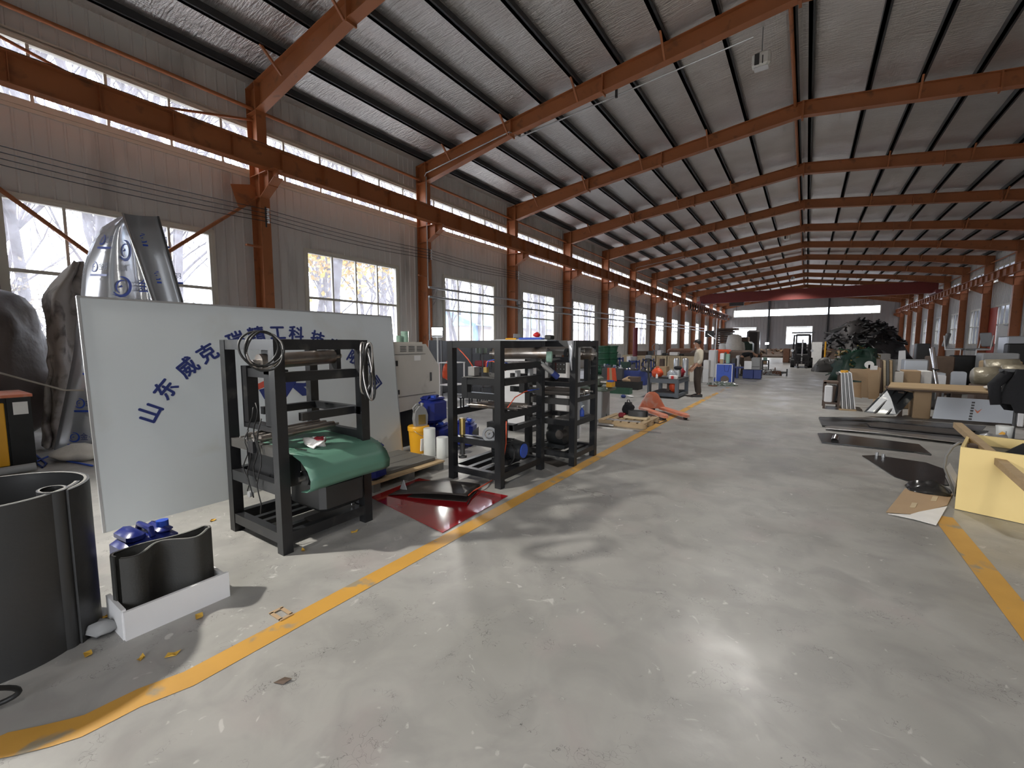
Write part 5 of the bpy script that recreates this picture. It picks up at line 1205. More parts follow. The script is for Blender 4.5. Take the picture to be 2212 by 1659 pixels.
for i in range(26):                                  # tools and castings lying about on the benches
    x = rnd.uniform(1300, 1440); Y_ = rnd.uniform(16.7, 17.1) if x < 1395 else rnd.uniform(17.5, 18.5); p = GY(x, 800, Y_); z = GY(1345, 801 if x > 1345 else 796, 16.7).z if x < 1395 else 0
    s = rnd.uniform(.06, .13); m = MB()
    k = i % 3
    if k == 0: m.cyl((p.x - s, p.y, z + s * .5), (p.x + s, p.y + s, z + s * .5), s * .5, 10)
    elif k == 1: m.bbox((p.x - s, p.y - s / 2, z), (p.x + s, p.y + s / 2, z + s), .01)
    else: m.lathe([(s * .7, 0), (s * .7, s * .4), (s * .3, s * .5), (s * .3, s * 1.2)], (p.x, p.y, z), 12)
    tag(m.build(['steel_bar', 'iron_block', 'machined_part'][k], ['steel', 'darkgrey', 'galv'][k] if i % 4 else 'navypaint', smooth=SM if k != 1 else False), ['short steel bar', 'iron block', 'turned metal part'][k] + ' lying among tools on the low benches', 'part', ['steel bars', 'iron blocks', 'turned parts'][k] + ' on the low benches')
# ---- grey work table with bags
tY0, tY1, tx0, tx1 = 13.12, 14.45, -3.92, -3.02; tz = GY(1430, 818, tY0).z
wt_ = thing('work_table', 'grey steel work table loaded with bags beside the standing man', 'table', (0, 0, 0))
for x in (tx0, tx1 - .1):
    for yy in (tY0, tY1 - .1): MB().box((x, yy, .03), (x + .1, yy + .1, tz - .13)).build('leg', 'tablegrey', wt_)
MB().box((tx0, tY0, tz - .13), (tx1, tY1, tz - .01)).build('apron', 'tablegrey', wt_); MB().box((tx0 - .01, tY0 - .01, tz - .01), (tx1 + .01, tY1 + .01, tz)).build('table_top', 'darkgrey', wt_)
for a_, b_ in (((tx0 + .1, tY0, .05), (tx1 - .1, tY0 + .08, .15)), ((tx0 + .1, tY1 - .08, .05), (tx1 - .1, tY1, .15)), ((tx1 - .1, tY0 + .1, .05), (tx1, tY1 - .1, .13)), ((tx0, tY0 + .1, .05), (tx0 + .1, tY1 - .1, .13))): MB().box(a_, b_).build('foot_rail', 'tablegrey', wt_)
MB().box((tx0 + .1, tY0 + .08, .15), (tx1 - .1, tY1 - .08, .165)).build('low_shelf', 'darkgrey', wt_)
def bag(c, sx, sy, sz, mat, name, label, seed, cat='bag', knots=True):
    m = MB().sphere((0, 0, sz), 1, 16, 12, (sx, sy, sz)); m.jitter(min(sx, sz) * .28, 4 / max(sx, .1), seed); m.v = [(x + c[0], y + c[1], max(0, z) + c[2]) for x, y, z in m.v]
    o = m.build(name, mat, None, True); tag(o, label, cat)
    if knots: MB().tube([(c[0] - sx * .3, c[1], c[2] + sz * 1.8), (c[0] - sx * .15, c[1], c[2] + sz * 2.3), (c[0] + sx * .15, c[1], c[2] + sz * 2.3), (c[0] + sx * .3, c[1], c[2] + sz * 1.8)], sx * .07, 6).build('handle', mat, o, True)
    return o
bag((tx0 + .22, tY0 + .25, tz), .17, .15, .15, 'orangered', 'plastic_bag', 'red-orange plastic bag on the left of the work table', 2)
bag((tx0 + .60, tY0 + .35, tz), .11, .11, .12, 'clearplastic', 'plastic_bag', 'white clear plastic bag in the middle of the work table', 4)
bag((tx0 + .72, tY0 + .95, tz), .14, .14, .15, 'crimson', 'plastic_bag', 'dark red bag at the back of the work table', 7)
tag(MB().bbox((tx1 - .28, tY0 + .55, tz), (tx1 - .1, tY0 + .75, tz + .26), .03).build('tin_canister', 'galv', smooth=SM), 'grey metal canister on the right of the work table', 'canister')
tag(MB().bbox((tx1 - .30, tY0 + .06, tz), (tx1 - .06, tY0 + .22, tz + .10), .01).build('white_carton', 'paper'), 'small white carton at the front of the work table', 'carton')
tag(MB().bbox((tx1 - .22, tY0 + .01, tz), (tx1 - .15, tY0 + .05, tz + .09), .005).build('red_packet', 'red'), 'small red packet at the front edge of the work table', 'packet')
tag(MB().bbox((tx0 + .3, tY0 + .08, tz), (tx0 + .62, tY0 + .2, tz + .04), .01).build('black_tray', 'blackbase'), 'flat black tray on the front of the work table', 'tray')
bt_ = thing('white_bottle', 'white bottle standing before the red-orange bag', 'bottle', (tx0 + .26, tY0 + .06, tz)); MB().lathe([(.03, 0), (.032, .01), (.032, .09), (.014, .12), (.014, .14)], n=12).build('body', 'paper', bt_, SM); MB().cyl((0, 0, .14), (0, 0, .16), .016, 10).build('cap', 'red', bt_)
hm = MB().sphere((tx1 - .18, tY0 + .65, tz + .30), .11, 14, 8, (1.1, 1, .55)); tag(hm.build('baseball_hat', 'blackcloth', smooth=True), 'black cap resting on the metal canister', 'cap')
bag((tx1 - .22, tY0 + .35, .165), .12, .14, .17, 'orangered', 'plastic_bag', 'orange bag with yellow packets under the work table', 9)
tag(MB().box((tx0 + .45, tY0 + .5, .165), (tx0 + .53, tY0 + .58, tz - .14)).build('table_prop', 'scrapbrown'), 'brown upright block on the table low shelf', 'block')
# ---- pallet jack
pj = thing('pallet_jack', 'worn orange pallet jack with black steering handle', 'pallet jack', (0, 0, 0))
hp_ = G(1422, 889); A_ = Vector((hp_.x, hp_.y, 0)); tip = G(1478, 908); fd = (Vector((tip.x, tip.y, 0)) - A_).normalized(); sd = Vector((-fd.y, fd.x, 0))
def J(f, s, z): return A_ + fd * f + sd * s + Vector((0, 0, z))
def jbox(f0, f1, s0, s1, z0, z1, nm, mat): MB().prism([J(f0, s0, z0), J(f1, s0, z0), J(f1, s1, z0), J(f0, s1, z0)], (0, 0, z1 - z0)).build(nm, mat, pj)
L_ = (Vector((tip.x, tip.y, 0)) - A_).length
for s_ in (.08, -.40):
    MB().prism([J(.0, s_ - .08, .06), J(L_ - .12, s_ - .08, .06), J(L_, s_ - .04, .05), J(L_, s_ + .04, .05), J(L_ - .12, s_ + .08, .06), J(0, s_ + .08, .06)], (0, 0, .055)).build('fork', 'jack_orange', pj)
    MB().cyl(J(L_ - .1, s_ - .03, .04), J(L_ - .1, s_ + .03, .04), .04, 10).build('fork_roller', 'rubber', pj, SM)
MB().prism([J(-.02, .17, .08), J(-.02, -.50, .08), J(-.04, -.30, .42), J(-.05, -.22, .47), J(-.05, -.10, .47), J(-.04, -.02, .42)], fd * .05).build('frame_plate', 'jack_orange', pj)
jbox(-.10, 0, -.42, .10, .08, .16, 'cross_member', 'jack_orange'); jbox(-.16, -.05, -.24, -.08, .12, .40, 'pump_body', 'jack_orange')
MB().cyl(J(-.16, -.28, .09), J(-.16, -.22, .09), .09, 14).build('steer_wheel', 'rubber', pj, SM); MB().cyl(J(-.16, -.10, .09), J(-.16, -.04, .09), .09, 14).build('steer_wheel', 'rubber', pj, SM)
hb, ht = J(-.12, -.16, .38), J(-.18, -.16, .38); top = Vector((ht.x, ht.y, 0)); topz = GY(1384, 782, ht.y).z
MB().cyl(hb, Vector((hb.x - .06, hb.y, topz - .2)), .022, 8).build('handle_shaft', 'blackbase', pj, SM)
hc = Vector((hb.x - .06, hb.y, topz - .06)); MB().tube([hc + Vector((.17 * math.cos(a) * (1 if math.sin(a) > -.3 else .6), 0, .16 * math.sin(a) - .02)) for a in [2 * PI * k / 20 for k in range(20)]], .016, 8, True).build('handle_loop', 'blackbase', pj, True); MB().cbox(hc + Vector((0, 0, .1)), (.07, .05, .08)).build('handle_grip', 'blackbase', pj)
MB().cyl(hc - Vector((0, 0, .2)), hc + Vector((0, 0, .12)), .018, 8).build('handle_stem', 'blackbase', pj)
# ---- pallet with planks, belt and bag
pb = thing('wooden_pallet', 'small wooden pallet on the floor before the pallet jack', 'pallet', (0, 0, 0)); px0, px1, py0, py1 = -3.36, -2.42, 8.08, 9.0
for yy in (py0, (py0 + py1) / 2 - .05, py1 - .1): MB().box((px0, yy, 0), (px1, yy + .1, .09)).build('bearer', 'wood', pb)
for k in range(6): MB().box((px0 + .16 * k, py0 - .02, .09), (px0 + .12 + .16 * k, py1 + .02, .11)).build('deck_board', 'wood', pb)
tag(MB().bar((-3.2, 8.12, .12), (-2.55, 8.18, .12), .10, .018).build('steel_flat', 'steel'), 'flat grey steel bar lying on the wooden pallet', 'bar')
tag(MB().bbox((-2.98, 8.42, .111), (-2.50, 8.62, .165), .012).build('timber_block', 'palewood'), 'pale timber block on the wooden pallet', 'block')
bc = thing('belt_coil', 'coil of dark grey flat belt resting on the timber block', 'belt', (-2.72, 8.52, .166))
bp_ = [((.20 - .012 * k / 12) * math.cos(2 * PI * k / 24), (.10 - .008 * k / 12) * math.sin(2 * PI * k / 24)) for k in range(0, 61)]
roll_shape(bp_, .11, .006, 'belt', 'pvcgrey', bc)
bag((-2.98, 8.72, .111), .12, .11, .15, 'blackcloth', 'tool_bag', 'black tool bag standing on the wooden pallet', 3)
tag(MB().bbox((-3.12, 8.52, .111), (-2.98, 8.62, .20), .015).build('red_gauge', 'crimson'), 'small dark red device beside the black bag', 'device')
tag(MB().cyl((-3.32, 7.98, .03), (-3.0, 7.97, .03), .028, 10).build('round_bar', 'steel', smooth=SM), 'short bright round bar on the floor before the pallet', 'bar')
q0, q1 = G(1284, 923), G(1428, 937); tag(MB().bar((q0.x, q0.y, .014), (q1.x, q1.y, .014), .025, .025).build('steel_rod', 'chrome'), 'long thin shiny steel rod on the floor in the aisle edge', 'rod')
cbp = [G(1400, 905) + Vector((0, 0, .01)), G(1425, 903) + Vector((0, 0, .015)), G(1440, 910) + Vector((0, 0, .015)), G(1425, 916) + Vector((0, 0, .01)), G(1405, 912) + Vector((0, 0, .01))]
tag(MB().tube(cbp, .012, 6).build('cable_loop', 'darkwood', smooth=True), 'brown cable loop on the floor beside the pallet', 'cable')
tag(MB().cyl((-3.42, 8.7, 0), (-3.60, 8.72, .62), .01, 6).build('thin_rod', 'rubber', smooth=SM), 'thin dark rod leaning by the olive machine', 'rod')
# ================================================================== PEOPLE
def skin_obj(name, verts, edges, radii, mat, parent, sub=2, root=0):
    me = bpy.data.meshes.new(name); me.from_pydata(verts, edges, []); me.update()
    o = OB(name, me, parent); sm_ = o.modifiers.new('skin', 'SKIN'); sm_.use_smooth_shade = True
    lay = me.skin_vertices[0].data
    for i, r in enumerate(radii):
        rr = r if isinstance(r, (tuple, list)) else (r, r); lay[i].radius = rr; lay[i].use_root = (i == root)
    ss_ = o.modifiers.new('subd', 'SUBSURF'); ss_.levels = sub; ss_.render_levels = sub
    me.materials.append(MATS[mat]); return o
def person(name, label, loc, rz, J_, mats, head_dir, glasses=False):
    """J_: dict of joint positions in the body's own frame (x forward, y left)"""
    p = thing(name, label, 'person', loc, rz)
    V, E, R = [], [], []
    def add(v, r, par=None):
        V.append(tuple(v)); R.append(r)
        if par is not None: E.append((par, len(V) - 1))
        return len(V) - 1
    pel = add(J_['pelvis'], (.125, .10)); sp = add(J_['spine'], (.12, .10), pel); ch = add(J_['chest'], (.135, .11), sp); nb = add(J_['neckbase'], .065, ch); nk = add(J_['neck'], .052, nb)
    hb = add(J_['headbase'], (.075, .07), nk); hm = add(J_['headmid'], (.088, .078), hb); ht = add(J_['headtop'], (.07, .062), hm)
    for s in (-1, 1):
        g = lambda k: (J_[k][0], J_[k][1] * s, J_[k][2])
        k1 = 'L' if s > 0 else 'R'
        def jj(k): return J_[k + k1] if (k + k1) in J_ else g(k)
        sh = add(jj('shoulder'), .06, ch); el = add(jj('elbow'), .046, sh); wr = add(jj('wrist'), .031, el)
        pa = add(jj('palm'), (.042, .02), wr); d = (Vector(jj('palm')) - Vector(jj('wrist'))).normalized(); side = Vector((0, s, 0)); fwd = d.cross(side).normalized()
        for q in range(4):
            b = Vector(jj('palm')) + d * .035 + fwd * ((q - 1.5) * .02); f1 = add(b, .0105, pa); ln = (.036, .042, .038, .03)[q]
            f2 = add(b + d * ln - side * .006, .009, f1); add(b + d * (ln * 1.8) - side * .022, .0075, f2)
        tb = add(Vector(jj('palm')) - fwd * .04 * -1 * 1 + d * .0, .0115, pa); add(Vector(jj('palm')) + fwd * .05 + d * .035, .0095, tb)
        hp = add(jj('hip'), .085, pel); kn = add(jj('knee'), .062, hp); an = add(jj('ankle'), .042, kn); he = add(Vector(jj('ankle')) + Vector((.03, 0, -.045)), .036, an); add(jj('toe'), .03, he)
    skin_obj('body', V, E, R, mats['skin'], p)
    # clothes: jumper and trousers as slightly larger shells
    V, E, R = [], [], []
    ch = add(J_['chest'], (.175, .145)); sp = add(J_['spine'], (.165, .140), ch); wa = add(Vector(J_['pelvis']) + Vector((0, 0, .06)), (.158, .135), sp); nb = add(J_['neckbase'], (.085, .08), ch)
    for s in (-1, 1):
        k1 = 'L' if s > 0 else 'R'
        def jj(k): return J_[k + k1] if (k + k1) in J_ else (J_[k][0], J_[k][1] * s, J_[k][2])
        sh = add(jj('shoulder'), .085, ch); el = add(jj('elbow'), .066, sh); mid = Vector(jj('elbow')).lerp(Vector(jj('wrist')), mats.get('sleeve', .55)); add(mid, .058, el)
    skin_obj('jumper', V, E, R, mats['top'], p)
    V, E, R = [], [], []
    pel = add(Vector(J_['pelvis']) + Vector((0, 0, .05)), (.150, .128)); cr = add(Vector(J_['pelvis']) - Vector((0, 0, .05)), (.148, .125), pel)
    for s in (-1, 1):
        k1 = 'L' if s > 0 else 'R'
        def jj(k): return J_[k + k1] if (k + k1) in J_ else (J_[k][0], J_[k][1] * s, J_[k][2])
        hp = add(Vector(jj('hip')) - Vector((0, 0, .08)), .115, cr); kn = add(jj('knee'), .092, hp); an = add(Vector(jj('ankle')) + Vector((0, 0, .0)), .075, kn)
    skin_obj('trousers', V, E, R, mats['legs'], p)
    for s in (-1, 1):
        k1 = 'L' if s > 0 else 'R'
        jj = lambda k: Vector(J_[k + k1]) if (k + k1) in J_ else Vector((J_[k][0], J_[k][1] * s, J_[k][2]))
        a = jj('ankle'); t = jj('toe'); d = (t - a); d.z = 0; d.normalize(); n = Vector((-d.y, d.x, 0))
        prof = [(-.09, .04), (-.05, .045), (.05, .042), (.14, .046), (.19, .03)]
        vs = []
        for f, w_ in prof: vs += [Vector((a.x, a.y, 0)) + d * f + n * w_, Vector((a.x, a.y, 0)) + d * f - n * w_]
        hts = (.085, .10, .085, .055, .035); m = MB(); vv = vs + [v + Vector((0, 0, hts[i // 2])) for i, v in enumerate(vs)]
        fs = []
        for i in range(4): fs += [(2 * i, 2 * i + 1, 2 * i + 3, 2 * i + 2), (10 + 2 * i, 12 + 2 * i, 13 + 2 * i, 11 + 2 * i), (2 * i, 2 * i + 2, 12 + 2 * i, 10 + 2 * i), (2 * i + 1, 11 + 2 * i, 13 + 2 * i, 2 * i + 3)]
        fs += [(0, 10, 11, 1), (8, 9, 19, 18)]; m.add(vv, fs); m.build('shoe', 'shoe', p)
    # head details in the head frame
    hd = Vector(head_dir).normalized(); upv = (Vector(J_['headtop']) - Vector(J_['headbase'])).normalized(); hd = (hd - upv * hd.dot(upv)).normalized(); lf = upv.cross(hd); c = Vector(J_['headmid'])
    T = Matrix((hd, lf, upv)).transposed().to_4x4(); T.translation = c
    def part(m, nm, mt, smooth=True):
        o = m.build(nm, mt, p, smooth); o.matrix_local = T; return o
    hr = MB().sphere((-.018, 0, .045), .1, 18, 12, (1.02, .88, .86)); hr.v = [v for v in hr.v]
    hr.v = [(x, y, max(z, .045 - .11 * min(1, max(0, (-x + .03) / .08)))) for x, y, z in hr.v]; part(hr, 'hair', 'hair')
    part(MB().sphere((.088, 0, -.012), .015, 8, 6, (1.1, .8, 1.4)), 'nose', mats['skin'])
    for s in (-1, 1):
        part(MB().sphere((.0, s * .083, -.01), .022, 8, 6, (.7, .35, 1.2)), 'ear', mats['skin']); part(MB().sphere((.076, s * .03, .015), .0095, 8, 6), 'eye', 'paper')
        part(MB().sphere((.0835, s * .03, .014), .005, 6, 5), 'pupil', 'hair')
    part(MB().box((.074, -.022, -.05), (.083, .022, -.044)), 'mouth', 'crimson', False)
    if glasses:
        m = MB()
        for s in (-1, 1): m.ring((.09, s * .032, .012), (1, 0, 0), .024, .021, .003, 14); m.bar((.09, s * .056, .015), (0, s * .085, .012), .003, .004)
        m.bar((.092, -.01, .014), (.092, .01, .014), .003, .003); part(m, 'glasses', 'chrome', False)
    return p
base = dict(pelvis=(0, 0, .93), spine=(.015, 0, 1.10), chest=(-.005, 0, 1.30), neckbase=(-.005, 0, 1.43), neck=(.02, 0, 1.485), headbase=(.05, 0, 1.535), headmid=(.062, 0, 1.61), headtop=(.052, 0, 1.665),
            shoulder=(-.02, .175, 1.38), elbow=(-.03, .23, 1.11), wrist=(.13, .21, .91), palm=(.18, .20, .845), hip=(0, .085, .88), knee=(.02, .105, .49), ankle=(-.03, .11, .085), toe=(.14, .125, .03))
mp_ = G(1506, 857)
person('person', 'person in a cream jumper and dark trousers standing beside the work table', (mp_.x, mp_.y, 0), PI + .35, base, dict(skin='skin', top='sweater', legs='trousers', sleeve=.5), (.86, 0, -.45), True)
bent = dict(pelvis=(-.1, 0, .94), spine=(.10, 0, 1.08), chest=(.30, 0, 1.16), neckbase=(.42, 0, 1.13), neck=(.48, 0, 1.09), headbase=(.54, 0, 1.05), headmid=(.61, 0, 1.0), headtop=(.66, 0, .95),
            shoulder=(.32, .18, 1.12), elbow=(.40, .24, .86), wrist=(.55, .18, .78), palm=(.61, .16, .77), hip=(-.1, .085, .89), knee=(.0, .10, .48), ankle=(-.06, .11, .085), toe=(.11, .12, .03))
bp2 = GY(1606, 770, 24.6)
person('person', 'person in black bending over the blue and grey lathe', (bp2.x, bp2.y, 0), .12, bent, dict(skin='skin', top='blackcloth', legs='trousers', sleeve=.3), (.5, 0, -.86))

# ================================================================== LATHES AND FAR CLUTTER
bc1 = thing('blue_cabinet', 'bright blue cabinet bench with machine on top behind the man', 'cabinet', (0, 0, 0)); a, b, h, y = span(1546, 1582, 786, 829)
MB().bbox((a, y, .04), (b, y + .7, h), .01).build('body', 'bluepaint', bc1); MB().box((a, y - .012, .03), (a + .025, y, h)).box((b - .025, y - .012, .03), (b, y, h)).box((a, y - .012, h - .025), (b, y, h)).build('front_frame', 'white', bc1)
MB().tube([(a + .3, y - .01, h - .03), (a + .33, y - .012, h - .28), (a + .45, y - .012, h - .3), (a + .5, y - .012, h - .05)], .008, 6).build('hanging_cable', 'navypaint', bc1, True)
gm = thing('grinding_machine', 'white and green grinding machine on the blue cabinet', 'machine', (0, 0, h)); MB().bbox((a + .1, y + .2, 0), (a + .25, y + .5, .42), .02).build('column', 'white', gm); MB().bbox((b - .3, y + .2, 0), (b - .16, y + .5, .4), .02).build('column', 'palegreen', gm); MB().bbox((a + .25, y + .18, .12), (b - .3, y + .52, .46), .03).build('body', 'lathegreen', gm); MB().bbox((a + .12, y + .08, 0), (a + .24, y + .18, .18), .01).build('jar', 'cardboard', gm)
lt = thing('engine_lathe', 'grey lathe on a dark blue base where someone bends over', 'lathe', (0, 0, 0)); a, b, h, y = span(1604, 1644, 799, 819)
MB().bbox((a, y, .02), (a + (b - a) * .58, y + .6, h), .01).build('base_left', 'navypaint', lt); MB().bbox((a + (b - a) * .60, y, .02), (b, y + .6, h), .01).build('base_right', 'navypaint', lt)
MB().bbox((a + .1, y + .08, h), (b - .05, y + .5, h + .20), .02).build('bed', 'grey', lt); MB().bbox((b - .42, y + .05, h + .12), (b - .05, y + .5, h + .56), .04).build('headstock', 'grey', lt); MB().bbox((a + .05, y - .06, h + .02), (a + .36, y + .05, h + .40), .015).build('electrics_box', 'white', lt)
MB().cyl((a + .3, y + .28, h + .32), (b - .4, y + .28, h + .32), .06, 12).build('spindle', 'steel', lt, SM); MB().box((a - .35, y + .1, h + .05), (a, y + .5, h + .12)).build('chip_tray', 'navypaint', lt); MB().box((a - .3, y + .15, 0), (a - .2, y + .45, h + .05)).build('tail_leg', 'navypaint', lt)
simple_box('brown_board', 'tall brown board standing behind the lathe', 'board', 1636, 1646, 764, Y=25.6, d=.04, mat='rust')
tt = thing('parts_trolley', 'dark trolley with pale boxes right of the lathe', 'trolley', (0, 0, 0)); a, b, h, y = span(1645, 1660, 778, 808)
for x in (a, b - .04): MB().box((x, y, 0), (x + .04, y + .5, h)).build('side_frame', 'darkgrey', tt)
for z in (.2, .5, h - .04): MB().box((a + .04, y, z), (b - .04, y + .5, z + .03)).build('shelf', 'darkgrey', tt)
for i, z in enumerate((.23, .53, h - .01)): tag(MB().bbox((a + .06, y + .05, z), (b - .1, y + .4, z + .16), .02).build('parts_box', ['paper', 'cardboard', 'palegreen'][i]), ['white box on the bottom', 'tan box on the middle', 'green box on the top'][i] + ' shelf of the dark trolley', 'box')
pl_ = thing('lamp_pole', 'thin tall pole with a small black screen behind the standing man', 'pole', (0, 0, 0)); pb_ = G(1540, 834); MB().cyl((pb_.x, pb_.y, 0), (pb_.x + .05, pb_.y, GY(1546, 688, pb_.y).z), .018, 8).build('pole', 'galv', pl_, SM)
pz = GY(1546, 728, pb_.y).z; MB().cyl((pb_.x + .04, pb_.y, pz - .1), (pb_.x - .26, pb_.y, pz + .12), .012, 6).build('arm', 'galv', pl_); MB().box((pb_.x - .36, pb_.y + .02, pz), (pb_.x - .05, pb_.y + .06, pz + .24)).build('screen', 'blackbase', pl_); MB().cyl((pb_.x, pb_.y, 0), (pb_.x, pb_.y, .03), .16, 14).build('base', 'rust', pl_, SM)
sl = thing('steel_locker', 'narrow bright steel plate leaning behind the man', 'plate', (0, 0, 0)); a, b, h, y = span(1518, 1530, 797, 826); MB().box((a, y, 0), (b, y + .03, h)).build('plate', 'galv', sl)
# wire and metal shavings heap, small castings
def heap(name, label, c, rx, ry, h, n, mats_, seed, s0=.04, s1=.14, kind='stuff', base_mat='scrap', cat='heap'):
    rnd = random.Random(seed); t = thing(name, label, cat, (c[0], c[1], 0)); t['kind'] = kind
    b = MB().sphere((0, 0, 0), 1, 24, 12, (rx, ry, h)); b.jitter(h * .3, 2.2 / max(rx, .3), seed); b.v = [(x, y, max(0, z)) for x, y, z in b.v]; ob = b.build('heap_core', base_mat, t, True); ob['kind'] = kind
    ms = {m: MB() for m in mats_}
    for i in range(n):
        a = rnd.uniform(0, 2 * PI); q = rnd.random() ** .5; x, y = rx * q * math.cos(a), ry * q * math.sin(a); z = h * math.sqrt(max(0, 1 - q * q)) * rnd.uniform(.85, 1.08)
        m = ms[rnd.choice(mats_)]; s = rnd.uniform(s0, s1); k = rnd.random()
        if k < .5: m.cbox((x, y, z), (s * rnd.uniform(1, 5), s * rnd.uniform(.3, 1), s * rnd.uniform(.2, .8)), (rnd.uniform(-.6, .6), rnd.uniform(-.6, .6), rnd.uniform(0, 6)))
        else: d = Vector((rnd.uniform(-1, 1), rnd.uniform(-1, 1), rnd.uniform(-.3, .6))).normalized() * s * rnd.uniform(1, 3); m.cyl(Vector((x, y, z)) - d, Vector((x, y, z)) + d, s * .3, 6)
    for m, b in ms.items():
        if b.v: o = b.build('heap_pieces', m, t); o['kind'] = kind
    return t
p = G(1560, 832); heap('swarf_heap', 'silvery heap of wire and metal shavings on the floor', p, .55, .35, .12, 90, ['galv', 'steel', 'lathegreen'], 4, .02, .06, base_mat='lathegreen')
motor(G(1551, 826) + Vector((0, -.25, .0)), .13, 'bluepaint', 'grey-blue pump motor on the floor before the blue cabinet', (0, -1, 0))
tag(MB().cyl(G(1563, 829) + Vector((0, 0, .16)), G(1563, 829) + Vector((.05, -.1, .18)), .16, 20).build('shiny_disc', 'chrome', smooth=SM), 'shiny round metal disc leaning before the blue cabinet', 'disc')
simple_box('open_carton', 'open cardboard carton before the blue cabinet', 'carton', 1556, 1574, 806, 824, d=.3, mat='cardboard')
tag(MB().bbox(tuple(G(1572, 831) + Vector((-.1, 0, 0))), tuple(G(1572, 831) + Vector((.22, .2, .07))), .01).build('white_block', 'paper'), 'small white block lying beside the metal shavings', 'block')
ca = thing('cast_bracket', 'rusty casting with spindle on the floor in the aisle', 'casting', G(1685, 811)); MB().bbox((-.35, -.1, 0), (.05, .15, .22), .03).build('body', 'rust', ca); MB().cyl((.05, 0, .16), (.3, 0, .16), .05, 8).build('spindle', 'darkgrey', ca); MB().box((.26, -.05, 0), (.32, .05, .34)).build('flange', 'darkgrey', ca)
heap('parts_heap', 'grey heap of metal parts on the floor by the trolley', G(1668, 810), .45, .3, .25, 50, ['galv', 'grey', 'rust'], 6, .03, .08, base_mat='grey')
# hose reel cloth, white machine parts around the lathe
for i, (x0, x1, yT, Y_, mt, lb_, nm) in enumerate(((1531, 1548, 756, 22.5, 'white', 'white stacked cartons behind the standing man', 'white_cartons'), (1590, 1597, 768, 24, 'white', 'slim white column beside the lathe', 'white_column'), (1580, 1590, 774, 23, 'darkgrey', 'dark machine between cabinet and lathe', 'dark_machine'), (1520, 1532, 778, 22, 'paper', 'pale bundle at the right of the man', 'pale_bundle'))):
    simple_box(nm, lb_, 'box', x0, x1, yT, Y=Y_, d=.5, mat=mt, bev=.03)
# long low benches and bales running down the left side
for i, (x0, x1, yT, Y_, mt, lb_) in enumerate(((1490, 1530, 757, 34, 'scrapbrown', 'brown low bale row by the far left windows'), (1530, 1575, 755, 40, 'orangered', 'orange sheeting on a bale in the far left bay'), (1575, 1625, 757, 40, 'scrapbrown', 'brown covered pile in the far left bay'), (1440, 1500, 753, 37, 'rust', 'rusty long stack along the left wall'))):
    simple_box('covered_bale', lb_, 'bale', x0, x1, yT, Y=Y_, d=2, mat=mt, bev=.15)
# stacked dark sheets far left
st_ = thing('sheet_stack', 'tall stack of dark brown sheets at the far left corner', 'stack', (0, 0, 0)); a, b, h, y = span(1545, 1580, 708, Y=52); rnd = random.Random(2)
n_ = 13
for k in range(n_): MB().box((a + rnd.uniform(-.15, .15), y, h * k / n_ + .01), (b + rnd.uniform(-.2, .5), y + 2.4, h * (k + .8) / n_)).build('sheet', 'scrapbrown' if k % 3 else 'darkwood', st_)
for k, (x, z0_, z1_, r_) in enumerate(((1586, 722, 760, .7), (1570, 742, 765, .8), (1592, 738, 768, .75))):
    p = GY(x, 760, 47 + k); zt_ = GY(x, z0_, 47 + k).z; m = MB().lathe([(r_ * .9, 0), (r_, .2), (r_ * .95, zt_ * .5), (r_, zt_ * .6), (r_ * .9, zt_ * .95), (r_ * .5, zt_)], (p.x, p.y, 0), 14).jitter(.15, 1.2, k); m.v = [(x_, y_, max(0, z_)) for x_, y_, z_ in m.v]; tag(m.build('bulk_bag', 'sack', smooth=True), ['tall', 'low left', 'right'][k] + ' pale bulk bag before the far left window', 'bag')
simple_box('dark_press', 'dark bulky machine before the far left window', 'machine', 1612, 1640, 713, Y=58, d=2, mat='scrap', bev=.2); simple_box('shelf_unit', 'dark shelf unit between bulk bags and dark machine', 'shelf', 1596, 1616, 728, Y=56, d=1.5, mat='darkwood', bev=.05)
simple_box('tarp_block', 'dark green-grey tarpaulined block in the far left bay', 'block', 1590, 1625, 738, Y=50, d=2, mat='darkgreen', bev=.2)
heap('brown_heap', 'low brown heap of offcuts along the far end of the aisle', GY(1660, 760, 62), 4.2, 2.2, .9, 160, ['scrapbrown', 'rust', 'darkwood', 'wood'], 8, .1, .3, base_mat='scrapbrown')
simple_box('rust_block', 'rusty block at the left of the forklift', 'block', 1692, 1706, 753, Y=44, d=1.2, mat='rust', bev=.05)
# welding light far away
wd = GY(1657, 742, 60); wl_ = thing('work_lamp', 'bright work lamp shining at the far end of the hall', 'lamp', (wd.x, wd.y, 0)); MB().cyl((0, 0, 0), (0, 0, wd.z - .15), .04, 8).build('pole', 'darkgrey', wl_); MB().box((-.2, -.05, wd.z - .14), (.2, .05, wd.z + .14)).build('lamp_head', 'darkgrey', wl_); MB().box((-.17, -.07, wd.z - .11), (.17, -.055, wd.z + .11)).build('lens', 'weld_glow', wl_)
